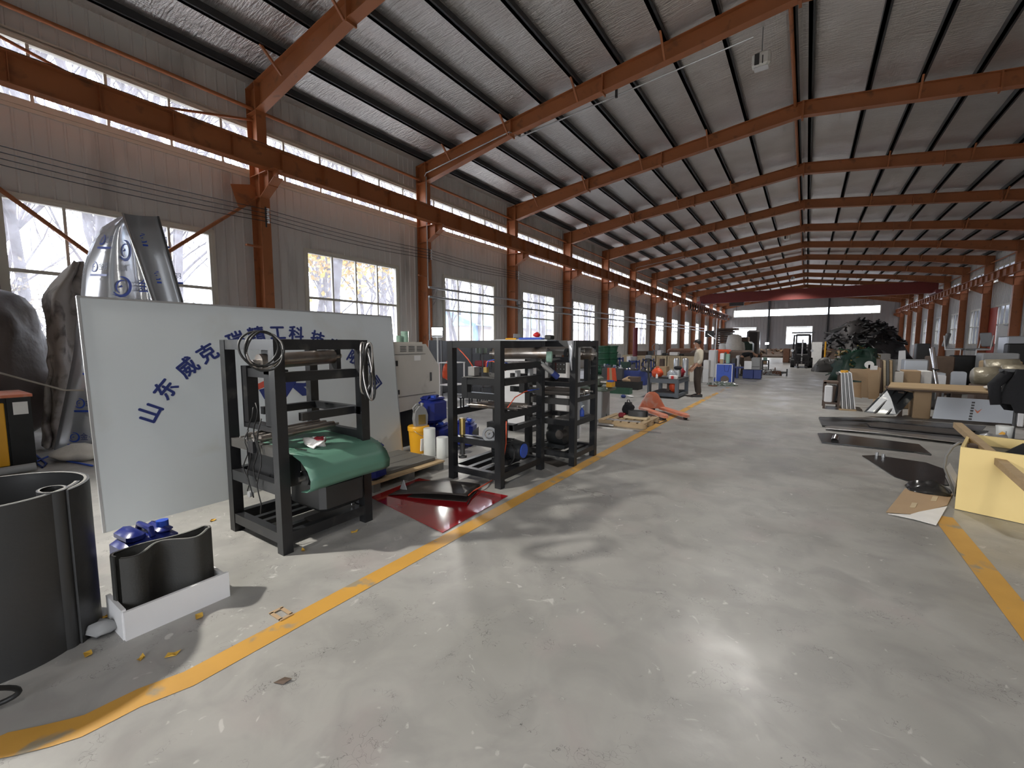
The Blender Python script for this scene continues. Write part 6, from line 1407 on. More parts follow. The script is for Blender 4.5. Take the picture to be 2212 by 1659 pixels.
# ---- forklift facing the camera
fk = thing('forklift', 'dark forklift truck parked in the aisle seen head on', 'forklift', (-.2, 35.2, 0), .05)
MB().bbox((-.52, .3, .25), (.52, 2.2, .95), .08).build('chassis', 'scrap', fk); MB().bbox((-.52, 2.0, .3), (.52, 2.7, 1.15), .12).build('counterweight', 'scrap', fk); MB().bbox((-.3, 1.2, .95), (.3, 1.8, 1.2), .06).build('seat', 'rubber', fk); MB().bbox((-.3, 1.7, 1.15), (.3, 1.85, 1.7), .05).build('seat_back', 'rubber', fk)
for sx in (-1, 1):
    MB().cyl((sx * .62, .55, .34), (sx * .40, .55, .34), .34, 20).build('front_wheel', 'rubber', fk, SM); MB().cyl((sx * .58, 2.1, .27), (sx * .38, 2.1, .27), .27, 20).build('rear_wheel', 'rubber', fk, SM)
    MB().bar((sx * .48, .5, .9), (sx * .46, .75, 2.15), .07, .07).build('guard_post', 'scrap', fk); MB().bar((sx * .48, 2.1, 1.1), (sx * .46, 1.9, 2.15), .07, .07).build('guard_post', 'scrap', fk)
    MB().box((sx * .36 - .05, .12, .1), (sx * .36 + .05, .25, 2.25)).build('mast_rail', 'scrap', fk); MB().box((sx * .22 - .05, -.9, .05), (sx * .22 + .05, .1, .10)).build('fork', 'scrap', fk); MB().box((sx * .22 - .05, .05, .05), (sx * .22 + .05, .11, .55)).build('fork_shank', 'scrap', fk)
    MB().cyl((sx * .56, .4, 1.15), (sx * .56, .45, 1.15), .09, 10).build('headlamp', 'galv', fk, SM)
for z in (.35, .75, 1.3, 2.18): MB().box((-.36, .14, z), (.36, .22, z + .09)).build('mast_crossbar', 'scrap', fk)
MB().box((-.5, .7, 2.15), (.5, 1.95, 2.2)).build('guard_roof', 'scrap', fk); MB().box((-.62, .55, 2.34), (.7, 2.1, 2.42)).build('rain_cover', 'grey', fk)
for sx in (-1, 1): MB().cyl((sx * .44, 1.3, 2.19), (sx * .44, 1.3, 2.35), .02, 6).build('cover_post', 'scrap', fk)
MB().ring((0, 1.0, 1.35), (0, -.5, 1), .17, .145, .02, 16).build('steering_wheel', 'rubber', fk); MB().cyl((0, .85, .95), (0, 1.0, 1.35), .025, 8).build('steering_column', 'rubber', fk)
MB().cyl((0, .17, .3), (0, .17, 1.9), .05, 10).build('lift_cylinder', 'steel', fk, SM); MB().box((-.45, .02, .35), (.45, .05, .42)).box((-.45, .02, .7), (.45, .05, .78)).build('fork_carriage', 'scrap', fk)
# ================================================================== RIGHT SIDE
def ypoly(pts, Y, lean=0.0):
    out = []
    for x, y in pts:
        p = GY(x, y, Y)
        if lean: p = GY(x, y, Y + lean * max(0, p.z))
        out.append(p)
    zmin = min(p.z for p in out)
    if zmin < .004: out = [Vector((p.x, p.y, max(p.z, .004))) for p in out]
    return out
def panel(name, label, cat, pts, Y, mat, t=.02, lean=0.0, group=None):
    o = MB().prism(ypoly(pts, Y, lean), (0, t, 0)).build(name, mat); return tag(o, label, cat, group)
def gpoly(pts, z=.004): return [Vector((p.x, p.y, z)) for p in (G(x, y, z) for x, y in pts)]
def plate(name, label, pts, mat, z=.004, t=.006, cat='plate'): return tag(MB().prism(gpoly(pts, z), (0, 0, t)).build(name, mat), label, cat)
# ---- yellow bin with beam, bucket and clutter
yb = thing('yellow_bin', 'large open yellow box at the right picture edge', 'box', (0, 0, 0)); A = G(2062, 1100); zt = GY(2081, 967, A.y).z
bx0, bx1, by0, by1 = A.x, A.x + 1.5, A.y - .02, A.y + .95
YF_ = Vector((.934, -.356, 0)); YS_ = Vector((.262, .965, 0)); YA = Vector((A.x, A.y, .005)); U3 = Vector((0, 0, zt))
MB().prism([YA, YA + YF_ * 1.5, YA + YF_ * 1.5 + U3, YA + U3], YS_ * .025).build('front_panel', 'yellowbox', yb)
MB().prism([YA + YS_ * .025, YA + YS_ * .95, YA + YS_ * .95 + U3, YA + YS_ * .025 + U3], YF_ * .025).build('side_panel', 'yellowbox', yb)
MB().prism([YA + YS_ * .95 + YF_ * .025, YA + YS_ * .95 + YF_ * 1.5, YA + YS_ * .95 + YF_ * 1.5 + U3, YA + YS_ * .95 + YF_ * .025 + U3], YS_ * -.025).build('back_panel', 'yellowbox', yb)
MB().prism([YA + YF_ * .03 + YS_ * .03 + U3 * .8, YA + YF_ * 1.45 + YS_ * .03 + U3 * .8, YA + YF_ * 1.45 + YS_ * .92 + U3 * .8, YA + YF_ * .03 + YS_ * .92 + U3 * .8], (0, 0, .02)).build('contents_board', 'darkgrey', yb)
wbm = thing('wood_beam', 'weathered wooden beam laid diagonally across the yellow box', 'beam', (0, 0, 0)); q0 = GY(2068, 918, by1 + .25); q1 = GY(2250, 1075, 4.9)
MB().bar(q0, q1, .07, .06).build('beam', 'wood', wbm); mid = q0.lerp(q1, .38); MB().cbox(mid + Vector((-.06, 0, -.05)), (.14, .10, .12)).build('cleat', 'darkwood', wbm)
wbk = thing('white_bucket', 'small white bucket on the clutter behind the yellow box', 'bucket', (0, 0, 0)); a, b, h, y = span(2170, 2210, 925, Y=7.3); z0 = GY(2190, 955, 7.3).z
MB().lathe([((b - a) * .42, 0), ((b - a) * .5, h - z0 - .02), ((b - a) * .52, h - z0)], ((a + b) / 2, y + .15, z0), 18).build('body', 'plastic_white', wbk, SM); MB().box((a + .05, y - .01, z0 + .05), (b - .1, y, z0 + .12)).build('label', 'grey', wbk)
tag(MB().bbox((1.75, 6.85, 0), (2.9, 7.6, z0), .02).build('scrap_bench', 'darkgrey'), 'low dark bench behind the yellow box', 'bench')
plt = ypoly([(2168, 978), (2212, 958), (2230, 985), (2212, 988)], 6.3); tag(MB().prism(plt, (0, .02, 0)).build('black_sheet_board', 'plateblack'), 'black thin panel resting in the yellow box', 'panel')
sv = MB().sphere(tuple(GY(2140, 948, 7.2)), .1, 12, 8, (1.3, 1, .6)).jitter(.05, 12, 2); tag(sv.build('foil_lump', 'galv', smooth=True), 'crumpled silver foil on the bench behind the yellow box', 'foil')
tag(MB().prism(ypoly([(2150, 950), (2172, 935), (2168, 950)], 7.25), (0, .1, 0)).build('yellow_card', 'yellow'), 'folded yellow card beside the white bucket', 'card')
cpts = [GY(x, y, 6.4) for x, y in ((2075, 955), (2058, 965), (2044, 985), (2040, 1010), (2050, 1035))] + [G(2062, 1070) + Vector((0, 0, .02))]; tag(MB().tube(cpts, .013, 6).build('loose_cable', 'grey', smooth=True), 'grey cable looping down beside the yellow box', 'cable')
tag(MB().prism(gpoly([(2042, 1030), (2062, 1070), (2066, 1050), (2050, 1020)], .02), (0, 0, .12)).build('cream_offcut', 'creamcab'), 'cream offcut block beside the yellow box', 'offcut')
# ---- cardboard and black sheets on the floor
plate('flat_cardboard', 'flattened cardboard sheet on the floor before the yellow box', [(1914, 1107), (1955, 1056), (2058, 1068), (2046, 1092), (1978, 1112)], 'cardboard', .004, .006, 'cardboard')
plate('white_paper', 'torn white paper at the edge of the flat cardboard', [(1918, 1110), (1965, 1112), (1985, 1106), (2046, 1094), (2022, 1135), (1975, 1122)], 'paper', .011, .003, 'paper')
bl = MB().sphere(tuple(G(2005, 1062) + Vector((0, 0, .02))), 1, 18, 10, (.20, .17, .09)).jitter(.06, 7, 5); bl.v = [(x, y, max(.012, z)) for x, y, z in bl.v]; bo_ = bl.build('black_bag', 'plateblack', smooth=True); tag(bo_, 'crumpled black plastic bag on the flat cardboard', 'bag')
for i, (x, y) in enumerate(((1973, 1092), (2018, 1078))): plate('tape_piece', ['left', 'right'][i] + ' cream tape piece on the flat cardboard', [(x - 8, y + 4), (x + 4, y + 5), (x + 9, y - 5), (x - 3, y - 6)], 'palewood', .012, .003, 'tape')
plate('black_sheet', 'black plastic sheet spread on the floor left of the yellow box', [(1862, 985), (1890, 984), (2000, 1000), (2062, 1022), (2048, 1049), (1980, 1046), (1932, 1030)], 'plateblack', .004, .008, 'sheet')
for i, (x, y) in enumerate(((1894, 984), (1908, 988))): tag(MB().cyl(G(x, y, .012), G(x, y, .012) + Vector((0, 0, .05)), .02, 10).build('small_jar', 'galv', smooth=SM), ['left', 'right'][i] + ' tiny metal pot on the black sheet edge', 'pot')
plate('thin_card', 'thin dusty sheet lying on the aisle floor', [(1780, 1013), (1812, 1012), (1880, 1032), (1945, 1050), (1880, 1052), (1795, 1027)], 'greyslab', .004, .003, 'sheet') if False else None
# long steel plates stacked on the floor
pls = [('steel_plate', 'long dark steel plate nearest the black sheet', [(1766, 938), (1790, 937), (1985, 962), (2012, 984), (1975, 978), (1775, 957)], 'plateblack', .004, .02),
       ('steel_plate', 'wide dark steel plate under the grey panel', [(1768, 904), (1860, 906), (2110, 932), (2090, 956), (1950, 945), (1776, 922)], 'platesteel', .004, .03),
       ('steel_plate', 'narrow pale steel strip on the plates', [(1782, 922), (1800, 921), (2085, 950), (2080, 958), (1900, 936), (1784, 926)], 'steel', .036, .01),
       ('steel_plate', 'dark strip lying on top of the plate pile', [(1872, 915), (1900, 914), (2090, 932), (2088, 942), (1880, 922)], 'brownsheet', .047, .02),
       ('steel_plate', 'rear dark steel plate under the tilted panel', [(1770, 902), (1880, 903), (2130, 922), (2120, 932), (1870, 908)], 'platesteel', .068, .015)]
for nm, lb_, pts, mt, z, t in pls: plate(nm, lb_, pts, mt, z, t)
tag(MB().cyl(G(1803, 952, .03), G(1806, 951, .03) + Vector((0, .03, .05)), .05, 14).build('glass_lens', 'chrome', smooth=SM), 'round shiny disc lying on the long steel plate', 'disc')
# tilted panel, cardboard, grey panel with timber top
tp = thing('tilted_panel', 'scuffed dark panel leaning on the timber stack', 'panel', (0, 0, 0)); tq = [G(1866, 899), G(1936, 907)]
tq = [Vector((p.x, p.y, .09)) for p in tq] + [GY(1980, 851, 12.75), GY(1918, 838, 12.75)]
MB().prism(tq, (0, .03, .01)).build('panel', 'panelpatch', tp)
for f in (.32, .70):
    u0 = tq[0].lerp(tq[1], f); u1 = tq[3].lerp(tq[2], f); MB().bar(u0 + Vector((0, -.012, .012)), u1 + Vector((0, -.012, .012)), .03, .012).build('seam_batten', 'blackbase', tp)
simple_box('cardboard_box', 'plain cardboard box under the timber board', 'box', 1979, 2018, 846, Y=12.6, d=.5, mat='cardboard', z0=0)
gp_ = thing('grey_panel', 'bent grey metal panel standing below the timber board', 'panel', (0, 0, 0)); gq = ypoly([(2013, 913), (2200, 926), (2208, 868), (2025, 857)], 12.1, .12); gq = [Vector((p.x, p.y, max(p.z, .086))) for p in gq]; MB().prism(gq, (0, .02, 0)).build('panel', 'silverpanel', gp_)
gr = [gq[0].lerp(gq[1], .45), gq[3].lerp(gq[2], .45)]
for k in range(7): c_ = gr[0].lerp(gr[1], (k + .7) / 8) + Vector((0, -.012, 0)); MB().cbox(c_, (.04, .02, .03)).build('stitch_tab', 'darkgrey', gp_)
vs_ = gq[0].lerp(gq[1], .52).lerp(gq[3].lerp(gq[2], .52), .45); MB().prism([vs_ + Vector((-.05, -.005, .05)), vs_ + Vector((0, -.005, -.05)), vs_ + Vector((.06, -.005, .06)), vs_ + Vector((0, -.005, .0))], (0, .003, 0)).build('orange_mark', 'jack_orange', gp_)
tw = thing('timber_board', 'wide rough timber board spanning the stacked boxes', 'board', (0, 0, 0)); tz0 = GY(2000, 850, 12.3).z; MB().prism([GY(1918, 838, 12.35), GY(2148, 851, 12.35), GY(2150, 838, 13.1) , GY(1925, 828, 13.1)], (0, 0, .03)).build('board', 'wood', tw); MB().prism([GY(1920, 842, 12.33), GY(2150, 855, 12.33), GY(2150, 852, 12.33), GY(1920, 838, 12.33)], (0, .6, 0)).build('under_board', 'darkwood', tw)
for i, x in enumerate((1938, 2140)):
    a = GY(x, 870, 12.7).x; tag(MB().box((a, 12.7, 0), (a + .1, 12.9, tz0 - .02)).build('stack_prop', 'darkwood'), ['left', 'right'][i] + ' dark prop holding up the timber board', 'prop')
tag(MB().box(tuple(GY(2198, 927, 12.0).xy) + (.06,), (GY(2205, 927, 12.0).x + .02, 12.05, GY(2203, 885, 12.0).z)).build('white_post', 'white'), 'short white post beside the grey panel', 'post')
bag(tuple(GY(2148, 842, 12.6)), .16, .14, .045, 'sack', 'cloth_bundle', 'pale cloth bundle on the timber board', 8, 'cloth', False)
tag(MB().prism(ypoly([(2147, 848), (2162, 846), (2167, 865), (2145, 865)], 12.3), (0, .15, 0)).build('white_carton', 'paper'), 'white carton at the end of the timber board', 'carton')
# jacket on a stand at the right edge
js = thing('coat_stand', 'thin dark stand carrying a black jacket at the right edge', 'stand', tuple(GY(2192, 900, 9.2).xy) + (0,)); MB().cyl((0, 0, 0), (0, 0, 1.22), .02, 8).build('pole', 'darkgrey', js); MB().box((-.2, -.03, 1.2), (.25, .03, 1.24)).build('crossbar', 'darkgrey', js); MB().cyl((0, 0, 0), (0, 0, .02), .18, 14).build('base', 'darkgrey', js)
jx, jy = GY(2192, 900, 9.2).x, 9.2
jm = MB()
def jk_(u, v):
    a = 2 * PI * u; r = .13 + .12 * v + .035 * math.sin(5 * a + 3 * v); z = 1.24 - .62 * v
    if math.cos(a) < -.5: z += .12 * v
    return (jx + .07 + r * 1.15 * math.cos(a), jy + r * .7 * math.sin(a), z)
jm.grid(jk_, 28, 10).jitter(.02, 6, 3); jo = jm.build('black_jacket', 'blackcloth', smooth=True); tag(jo, 'black jacket hung on a stand at the right picture edge', 'jacket')
MB().tube([(jx - .12, jy, 1.18), (jx - .25, jy - .05, 1.0), (jx - .22, jy - .08, .72)], [.07, .075, .06], 10).build('sleeve', 'blackcloth', jo, True)
# ---- panels and cartons behind
sp_ = thing('panel_stack', 'row of thin grey and white panels standing on edge', 'panel stack', (0, 0, 0))
for k in range(7):
    x0 = 1816 + 3.6 * k; MB().prism(ypoly([(x0 + 3 + k * .8, 884), (x0 + 6 + k * .8, 884), (x0 + 2.6, 806), (x0 - .4, 806)], 13.2), (0, .8, 0)).build('panel', 'white' if k % 2 == 0 else 'grey', sp_)
MB().box((GY(1812, 886, 13.1).x, 13.1, 0), (GY(1850, 886, 13.1).x, 14.1, .03)).build('base_board', 'wood', sp_)
hx = thing('parts_rack', 'battered brown frame of machine parts beside the panels', 'frame', (0, 0, 0)); a, b, h, y = span(1779, 1816, 806, 884)
for x in (a, b - .05):
    for yy in (y, y + .6): MB().box((x, yy, 0), (x + .05, yy + .05, h - (.22 if x == a else 0))).build('post', 'scrapbrown', hx)
MB().box((a + .05, y, .12), (b - .05, y + .62, .17)).build('lower_shelf', 'scrapbrown', hx); MB().box((a + .25, y, h - .04), (b, y + .65, h)).build('top_board', 'greyslab', hx); MB().box((a, y, h - .26), (a + .3, y + .65, h - .22)).build('top_board', 'darkwood', hx)
rnd = random.Random(5)
for i in range(9): s = rnd.uniform(.05, .1); x, yy, z = rnd.uniform(a + .08, b - .1), rnd.uniform(y + .05, y + .4), .17; tag((MB().bbox((x - s, yy - s, z), (x + s, yy + s, z + rnd.uniform(.15, .45)), .02) if i % 2 else MB().cyl((x, yy, z), (x + .05, yy, z + .4), s * .6, 10)).build('machine_part', ['scrapbrown', 'galv', 'darkgrey', 'white'][i % 4]), 'worn machine part on the shelf of the brown frame', 'part', 'parts in the brown frame')
tag(MB().cyl((GY(1824, 803, 13.5).x, 13.5, GY(1824, 806, 13.5).z), (GY(1824, 803, 13.5).x, 13.5, GY(1824, 800, 13.5).z), .08, 16).build('yellow_disc', 'yellow', smooth=SM), 'round yellow lid on the standing panels', 'lid')
cbx = thing('large_carton', 'large open cardboard carton with a cut notch', 'carton', (0, 0, 0)); Yc = 14.0
MB().prism(ypoly([(1834, 820), (1836, 796), (1868, 797), (1900, 793), (1898, 862), (1860, 858), (1861, 823)], Yc), (0, .02, 0)).build('front_panel', 'cardboard', cbx); MB().prism(ypoly([(1834, 826), (1862, 826), (1862, 860), (1838, 856)], Yc + .5), (0, .02, 0)).build('inner_panel', 'cardboard', cbx); a = GY(1899, 830, Yc).x; MB().box((a, Yc, .0), (a + .02, Yc + .9, GY(1899, 795, Yc).z)).build('side_panel', 'cardboard', cbx)
MB().prism(ypoly([(1874, 806), (1900, 803), (1898, 862), (1876, 862)], Yc - .03), (0, .02, 0)).build('flap', 'cardboard', cbx)
bb = thing('upright_boards', 'row of rough brown boards standing upright', 'boards', (0, 0, 0))
for k in range(5): x0 = 1901 + 7 * k; MB().prism(ypoly([(x0, 850), (x0 + 5.6, 850), (x0 + 5.6, 777 + 2 * (k % 2)), (x0, 777 + 2 * (k % 2))], 14.2), (0, .7, 0)).build('board', ['darkwood', 'palewood', 'greyslab', 'wood', 'greyslab'][k], bb)
for k in range(5): pass
for i, (x0, x1, yT, Y_, d_, mt, lb_) in enumerate(((1934, 1955, 803, 14.2, .6, 'creamcab', 'whitish carton next to the upright boards'), (1955, 1992, 801, 14.4, .6, 'cardboard', 'tan carton behind the timber board'), (1992, 2016, 802, 14.6, .6, 'paper', 'white carton behind the chrome tubes'), (2026, 2046, 806, 14.6, .5, 'silverpanel', 'silvery box right of the chrome tubes'))):
    simple_box('side_carton', lb_, 'carton', x0, x1, yT, Y=Y_, d=d_, mat=mt)
def rounded_panel(xl, xr, yT, yB, Y_, lb_, mt='silverpanel'):
    a = GY(xl, yB, Y_); b = GY(xr, yB, Y_); h = GY(xl, yT, Y_).z; z0 = max(0, a.z); w_ = b.x - a.x; r_ = w_ * .22; pts = [(a.x, Y_, z0), (b.x, Y_, z0)]
    for k in range(5): an = PI / 2 * k / 4; pts.append((b.x - r_ + r_ * math.cos(an), Y_, h - r_ + r_ * math.sin(an)))
    for k in range(5): an = PI / 2 + PI / 2 * k / 4; pts.append((a.x + r_ + r_ * math.cos(an), Y_, h - r_ + r_ * math.sin(an)))
    o = MB().prism(pts, (0, .06, 0)).build('rounded_panel', mt); tag(o, lb_, 'panel'); tag(MB().box((a.x + .05, Y_ + .02, 0), (b.x - .05, Y_ + .5, z0)).build('panel_plinth', 'scrapbrown'), 'brown plinth under the ' + lb_.split(' behind')[0].split(' beside')[0], 'block')
rounded_panel(2052, 2086, 802, 838, 14.5, 'pale rounded panel behind the timber board'); rounded_panel(2024, 2042, 810, 838, 14.3, 'small pale rounded panel beside the chrome tubes', 'white')
for i, (x0, y0_, x1, y1_) in enumerate(((2011, 753, 2024, 832), (2016, 751, 2021, 798))):
    tag(MB().cyl(GY(x1, y1_, 13.4), GY(x0, y0_, 13.6), .035, 14).build('chrome_tube', 'chrome', smooth=SM), ['front', 'rear'][i] + ' of two chrome tubes sticking up from the cartons', 'tube')
tag(MB().ring(GY(2019, 799, 13.45), (.2, 0, 1), .075, .04, .03, 14).build('tube_collar', 'rubber', smooth=SM), 'black collar round the chrome tubes', 'collar')
# bubble-wrapped rolls and pale machines on the far right
for i, (x0, x1, y0_, Y_, r_) in enumerate(((2102, 2156, 812, 15, .22), (2165, 2220, 806, 15.5, .2), (2130, 2200, 792, 17, .2))):
    p, q_ = GY(x0, y0_, Y_), GY(x1, y0_, Y_); o = MB().cyl(p, q_, r_, 18).jitter(.05, 4, i); tag(o.build('wrapped_roll', 'bubblewrap', smooth=True), ['front', 'right', 'rear'][i] + ' bubble-wrapped roll on the right-hand stack', 'roll'); tag(MB().bbox((p.x, Y_ - .25, 0), (q_.x, Y_ + .3, p.z - r_ * .9), .02).build('roll_support', 'scrapbrown'), 'brown support block under the %s wrapped roll' % ['front', 'right', 'rear'][i], 'block')
for i, (x0, x1, yT, Y_, d_, mt, lb_) in enumerate(((1955, 2008, 777, 18, .6, 'silverpanel', 'long pale blue-grey cabinet lying behind the cartons'), (2010, 2065, 770, 19, .8, 'darkwood', 'brown crate stack behind the chrome tubes'), (2060, 2120, 768, 20, .6, 'blackbase', 'black low machine before the right windows'), (2122, 2205, 763, 19, .6, 'grey', 'grey flat machine on the right side'), (2175, 2230, 726, 20, .8, 'silverpanel', 'pale grey machine hood by the right edge'), (2178, 2230, 742, 19.6, .4, 'blackbase', 'black cabinet under the grey machine hood'), (2128, 2212, 780, 17.5, .5, 'wood', 'brown plank pile before the grey machine'), (1870, 1925, 764, 30, .6, 'creamcab', 'pale long board stack near the green tub'), (1980, 2010, 742, 27, .6, 'darkgrey', 'dark grey cabinet before the far right windows'))):
    simple_box('stored_item', lb_, 'machine', x0, x1, yT, Y=Y_, d=d_, mat=mt, bev=.03)
def chair(loc, rz, lb_):
    c = thing('office_chair', lb_, 'chair', loc, rz); MB().bbox((-.24, -.24, .42), (.24, .24, .50), .04).build('seat', 'grey', c); MB().bbox((-.24, .20, .55), (.24, .27, 1.05), .03, (.2, 0, 0)).build('backrest', 'grey', c)
    for sx in (-1, 1): MB().tube([(sx * .25, -.2, .02), (sx * .25, -.2, .44), (sx * .25, .2, .44), (sx * .25, .26, .95)], .02, 6).build('side_frame', 'white', c, True); MB().bar((sx * .25, -.3, .02), (sx * .25, .3, .02), .04, .03).build('skid', 'white', c)
pc = GY(2110, 800, 22); ch_ = thing('chair_platform', 'dark platform under the pale seats by the right windows', 'platform', (0, 0, 0)); MB().box((GY(2040, 790, 22).x, 21.6, 0), (GY(2150, 790, 22).x, 22.8, .95)).build('deck', 'blackbase', ch_)
chair(Vector((GY(2062, 790, 22).x, 22.2, .951)), 1.2, 'pale grey seat on the dark platform, left one'); chair(Vector((GY(2112, 790, 22).x, 22.2, .951)), -1.2, 'pale grey reclined seat on the dark platform, right one')
panel('white_board', 'white board leaning against a right-hand window', 'board', [(2140, 803), (2162, 803), (2178, 705), (2158, 700)], 24, 'white', .04)
panel('white_board', 'slanted white board behind the brown crates', 'board', [(1938, 810), (1958, 810), (1956, 757), (1942, 758)], 22, 'white', .05)
# green tub, grey tarp heap, bags and far heaps
tb_ = thing('green_tub', 'round dark green plastic tub beside the aisle', 'tub', (0, 0, 0)); a, b, h, y = span(1801, 1840, 778, 803); r_ = (b - a) / 2
MB().lathe([(r_ * .82, 0), (r_ * .97, h - .06), (r_, h - .05), (r_, h), (r_ * .95, h), (r_ * .8, .06)], ((a + b) / 2, y + r_, 0), 24).build('wall', 'green', tb_, SM)
for i, (x, s) in enumerate(((1808, 'rust'), (1815, 'paper'), (1824, 'rust'), (1832, 'crimson'))): p = GY(x, 775, y + r_); tag(MB().bbox((p.x - .15, y + r_ - .2 , h - .1), (p.x + .12, y + r_ + .1, h + .12 + .08 * (i % 2)), .03).build('tub_scrap', s), ['rusty part at the left', 'white packet', 'rusty part in the middle', 'dark red part'][i] + ' in the green tub', 'part')
heap('tarp_heap', 'grey sacking heap left of the green tub', G(1788, 803), .75, .6, .75, 10, ['greyslab'], 5, .05, .1, base_mat='greyslab')
heap('net_heap', 'tangled green and yellow nets behind the cardboard carton', GY(1856, 790, 24), 1.0, .8, 1.45, 70, ['darkgreen', 'brass', 'green'], 9, .05, .14, base_mat='darkgreen')
dsc = GY(1878, 788, 21); tag(MB().cyl(dsc, dsc + Vector((0, .1, 0)), .14, 18).build('cable_reel', 'paper', smooth=SM), 'small white wheel before the green nets', 'wheel'); MB().box((dsc.x - .03, dsc.y, 0), (dsc.x + .03, dsc.y + .08, dsc.z)).build('wheel_post', 'darkgrey', bpy.data.objects['cable_reel'])
panel('white_note', 'sheet of white paper on the cardboard carton', 'paper', [(1879, 799), (1895, 799), (1896, 790), (1880, 790)], 13.95, 'paper', .004)
heap('black_scrap_heap', 'tall dark heap of black scrap before the far right window', GY(1862, 760, 62), 3.7, 3.0, 4.0, 330, ['scrap', 'blackbase', 'darkgrey'], 3, .12, .4, base_mat='scrap')
heap('brown_scrap_heap', 'low brown heap of scrap right of the forklift', GY(1800, 770, 44), 3.0, 2.0, 1.1, 150, ['scrapbrown', 'rust', 'scrap', 'wood'], 7, .08, .25, base_mat='scrapbrown')
simple_box('white_bale', 'white stacked boxes right of the forklift', 'box', 1754, 1776, 739, Y=42, d=1.2, mat='paper'); tag(MB().cyl((GY(1783, 750, 42).x, 42, 0), (GY(1783, 750, 42).x, 42, GY(1783, 738, 42).z), .06, 10).build('yellow_post', 'yellow', smooth=SM), 'yellow post at the right of the white boxes', 'post')
# door openings and coloured doors on the right wall
rd_ = GX(2105, 720, XR - .3)
d1_ = thing('door_1', 'red and blue roller door in the shaded right wall', 'door', (XR - .06, 46.6, 0)); d1_['kind'] = 'structure'; MB().box((-.04, 0, 0), (.0, 2.4, 4.3)).build('red_leaf', 'signred', d1_); MB().box((-.05, 2.4, 0), (-.01, 3.4, 4.3)).build('blue_leaf', 'bluepaint', d1_)
# ================================================================== OUTSIDE
tag(MB().box((15.0, -20, -.13), (15.4, 110, 12)).build('added_dark_wall', 'dark_wall'), 'tall dark wall added beyond the right windows to dim them', 'wall', kind='structure')  # wall added to darken the outside and cut daylight from the right
def shed(c, label):
    x, y, z = c; s = thing('shed', label, 'building', (x, y, -.12)); ze = z + .12
    MB().box((-9, 0, 0), (0, 14, ze)).build('walls', 'shedwall', s); MB().prism([(.5, -.5, ze), (-4.5, -.5, ze + 1.9), (-9.5, -.5, ze)], (0, 15, 0)).build('roof', 'shedroof', s)
    MB().bar((.55, -.55, ze), (-4.5, -.55, ze + 1.95), .2, .3).bar((-4.5, -.55, ze + 1.95), (-9.5, -.55, ze), .2, .3).build('gable_trim', 'shedtrim', s); MB().box((-.1, -.06, 0), (.25, .25, ze)).build('corner_pipe', 'shedtrim', s); MB().box((-6, -.05, 0), (-3.5, 0, 2.2)).build('shed_door', 'shedtrim', s)
shed(GX(1024, 703, -24), 'nearer pink-walled shed with pale blue roof outside the third left window'); shed(GX(1162, 707, -27) , 'farther pale blue roofed shed outside the fourth left window')
def tree(loc, h, seed, label, gold=False, spread=.34):
    rnd = random.Random(seed); t = thing('bare_tree' if not gold else 'autumn_tree', label, 'tree', loc); tr = MB(); br = MB(); tips = []
    def grow(p, d, L, r, lv):
        n = 4; pts = [p]; rs = [r]; q = p.copy(); dd = d.copy()
        for k in range(n):
            dd = (dd + Vector((rnd.uniform(-.16, .16), rnd.uniform(-.16, .16), rnd.uniform(-.05, .12)))).normalized(); q = q + dd * (L / n); pts.append(q.copy()); rs.append(r * (1 - .6 * (k + 1) / n))
        (tr if lv == 0 else br).tube(pts, rs, 5 if lv < 2 else 3, cap=False)
        if lv >= 3: tips.append(q.copy()); return
        for k in range((7, 4, 4)[lv]):
            f = rnd.uniform(.3, 1.0); i = min(n - 1, int(f * n)); b = pts[i].lerp(pts[i + 1], f * n - i); a = rnd.uniform(0, 2 * PI); s = rnd.uniform(.5, 1.0)
            nd = (dd + Vector((math.cos(a), math.sin(a), rnd.uniform(.0, .5))) * s).normalized(); grow(b, nd, L * rnd.uniform(.35, .6), max(.012, r * .42), lv + 1)
    grow(Vector((0, 0, 0)), Vector((0, 0, 1)), h, h * .016, 0)
    tr.build('trunk', 'bark', t, True); br.build('branches', 'bark', t)
    if gold:
        m = MB()
        for p in tips:
            for k in range(14): c = p + Vector((rnd.gauss(0, .5), rnd.gauss(0, .5), rnd.gauss(0, .4))); s = rnd.uniform(.07, .15); a = Vector((rnd.uniform(-1, 1), rnd.uniform(-1, 1), rnd.uniform(-1, 1))).normalized() * s; b = a.orthogonal().normalized() * s * .7; m.add([c - a, c + b, c + a, c - b], [(0, 1, 2, 3)])
        o = m.build('leaves', 'gold', t); o['kind'] = 'stuff'
tree_n = [0]
rnd = random.Random(21)
spots = [(-17, .5), (-19, 3.0), (-18, 5.2), (-22, 7.5), (-20, 11.5), (-24, 14), (-21, 17), (-26, 20), (-23, 2), (-27, 6), (-30, 10), (-29, 24), (-25, 28), (-33, 33), (-30, 44), (-28, 55), (-34, 16), (-36, 4), (-27, 68), (-33, 80), (-21, 36), (-20, 50)]
protos = []
for i in range(5):
    x, y = spots[i]; tree((x, y, -.13), 9.5 + 1.1 * i, 40 + i, 'bare winter tree in the woodland outside the left windows'); protos.append(COL.objects['bare_tree' if i == 0 else 'bare_tree.%03d' % i]); protos[-1]['group'] = 'bare woodland trees'
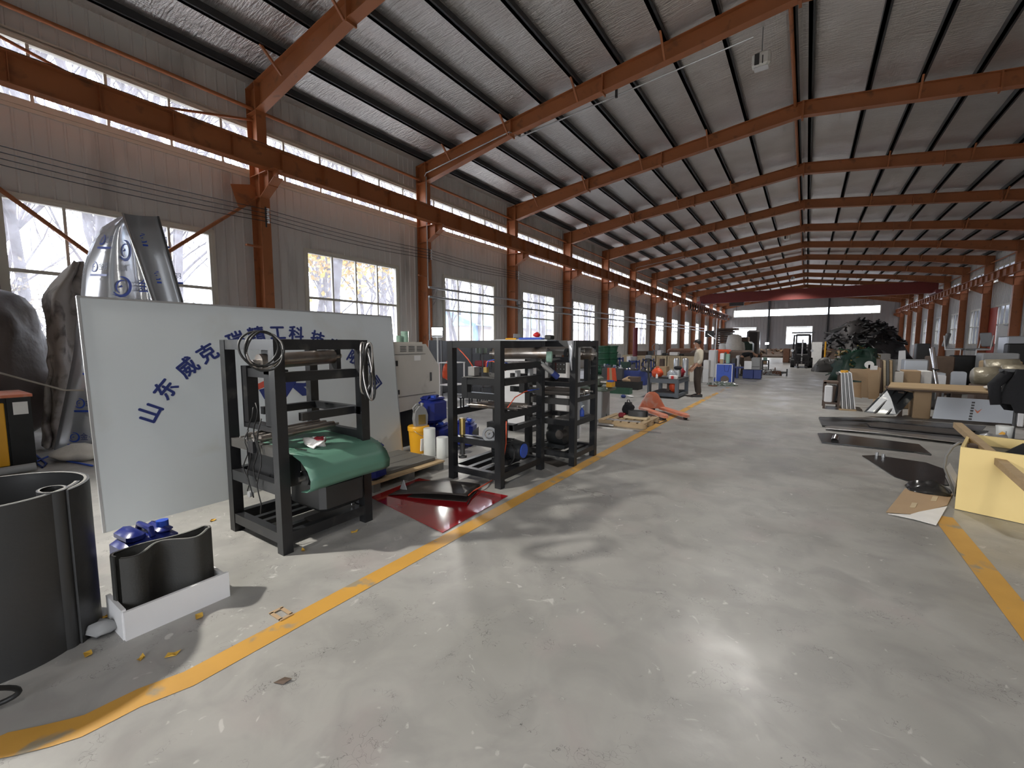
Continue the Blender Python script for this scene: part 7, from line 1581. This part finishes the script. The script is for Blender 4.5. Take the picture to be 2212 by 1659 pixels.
kids_ = {o: [c for c in COL.objects if c.parent == o] for o in protos}
more = spots[5:] + [(-15.5 - 3.2 * (i % 6) - rnd.uniform(0, 2.5), -3 + 1.25 * i + rnd.uniform(-1, 1)) for i in range(52)]
for i, (x, y) in enumerate(more):
    o = protos[i % 5]; c = o.copy(); COL.objects.link(c); c.location = (x, y, -.13); c.rotation_euler = (0, 0, rnd.uniform(0, 6)); k = rnd.uniform(.75, 1.2); c.scale = (k, k, k)
    for ch in kids_[o]: d = ch.copy(); COL.objects.link(d); d.parent = c
tree((-20, 13.2, -.13), 6.5, 77, 'tree with yellow autumn leaves outside the second left window', True)
# thick shrubs behind the first window
def shrub(loc, r, h, seed, label, mat='scrapbrown'):
    rnd = random.Random(seed); t = thing('shrub', label, 'shrub', loc); m = MB(); l = MB()
    for k in range(60):
        a = rnd.uniform(0, 2 * PI); q = rnd.random(); d = Vector((r * q * math.cos(a), r * q * math.sin(a), h * rnd.uniform(.6, 1.05))); m.tube([Vector((0, 0, 0)), d * .5 + Vector((rnd.uniform(-.2, .2), rnd.uniform(-.2, .2), 0)), d], [.02, .014, .008], 3, cap=False)
        for j in range(14): c = d * rnd.uniform(.35, 1) + Vector((rnd.gauss(0, .22), rnd.gauss(0, .22), rnd.gauss(0, .2))); s = rnd.uniform(.04, .08); u = Vector((rnd.uniform(-1, 1), rnd.uniform(-1, 1), rnd.uniform(-1, 1))).normalized() * s; b = u.orthogonal().normalized() * s * .6; l.add([c - u, c + b, c + u, c - b], [(0, 1, 2, 3)])
    m.build('stems', 'bark', t); o = l.build('leaves', mat, t); o['kind'] = 'stuff'
M('dryleaf', (.36, .30, .20), .9, var=.3)
for i, (x, y) in enumerate(((-16.5, 1.6), (-17.2, 3.4), (-18.5, 6.5), (-19, 9.4), (-22, 12.5))): shrub((x, y, -.13), 1.4, 3.6 - .2 * i, 90 + i, ['first', 'second', 'third', 'fourth', 'fifth'][i] + ' dry shrub outside the left windows from the picture edge', 'dryleaf')
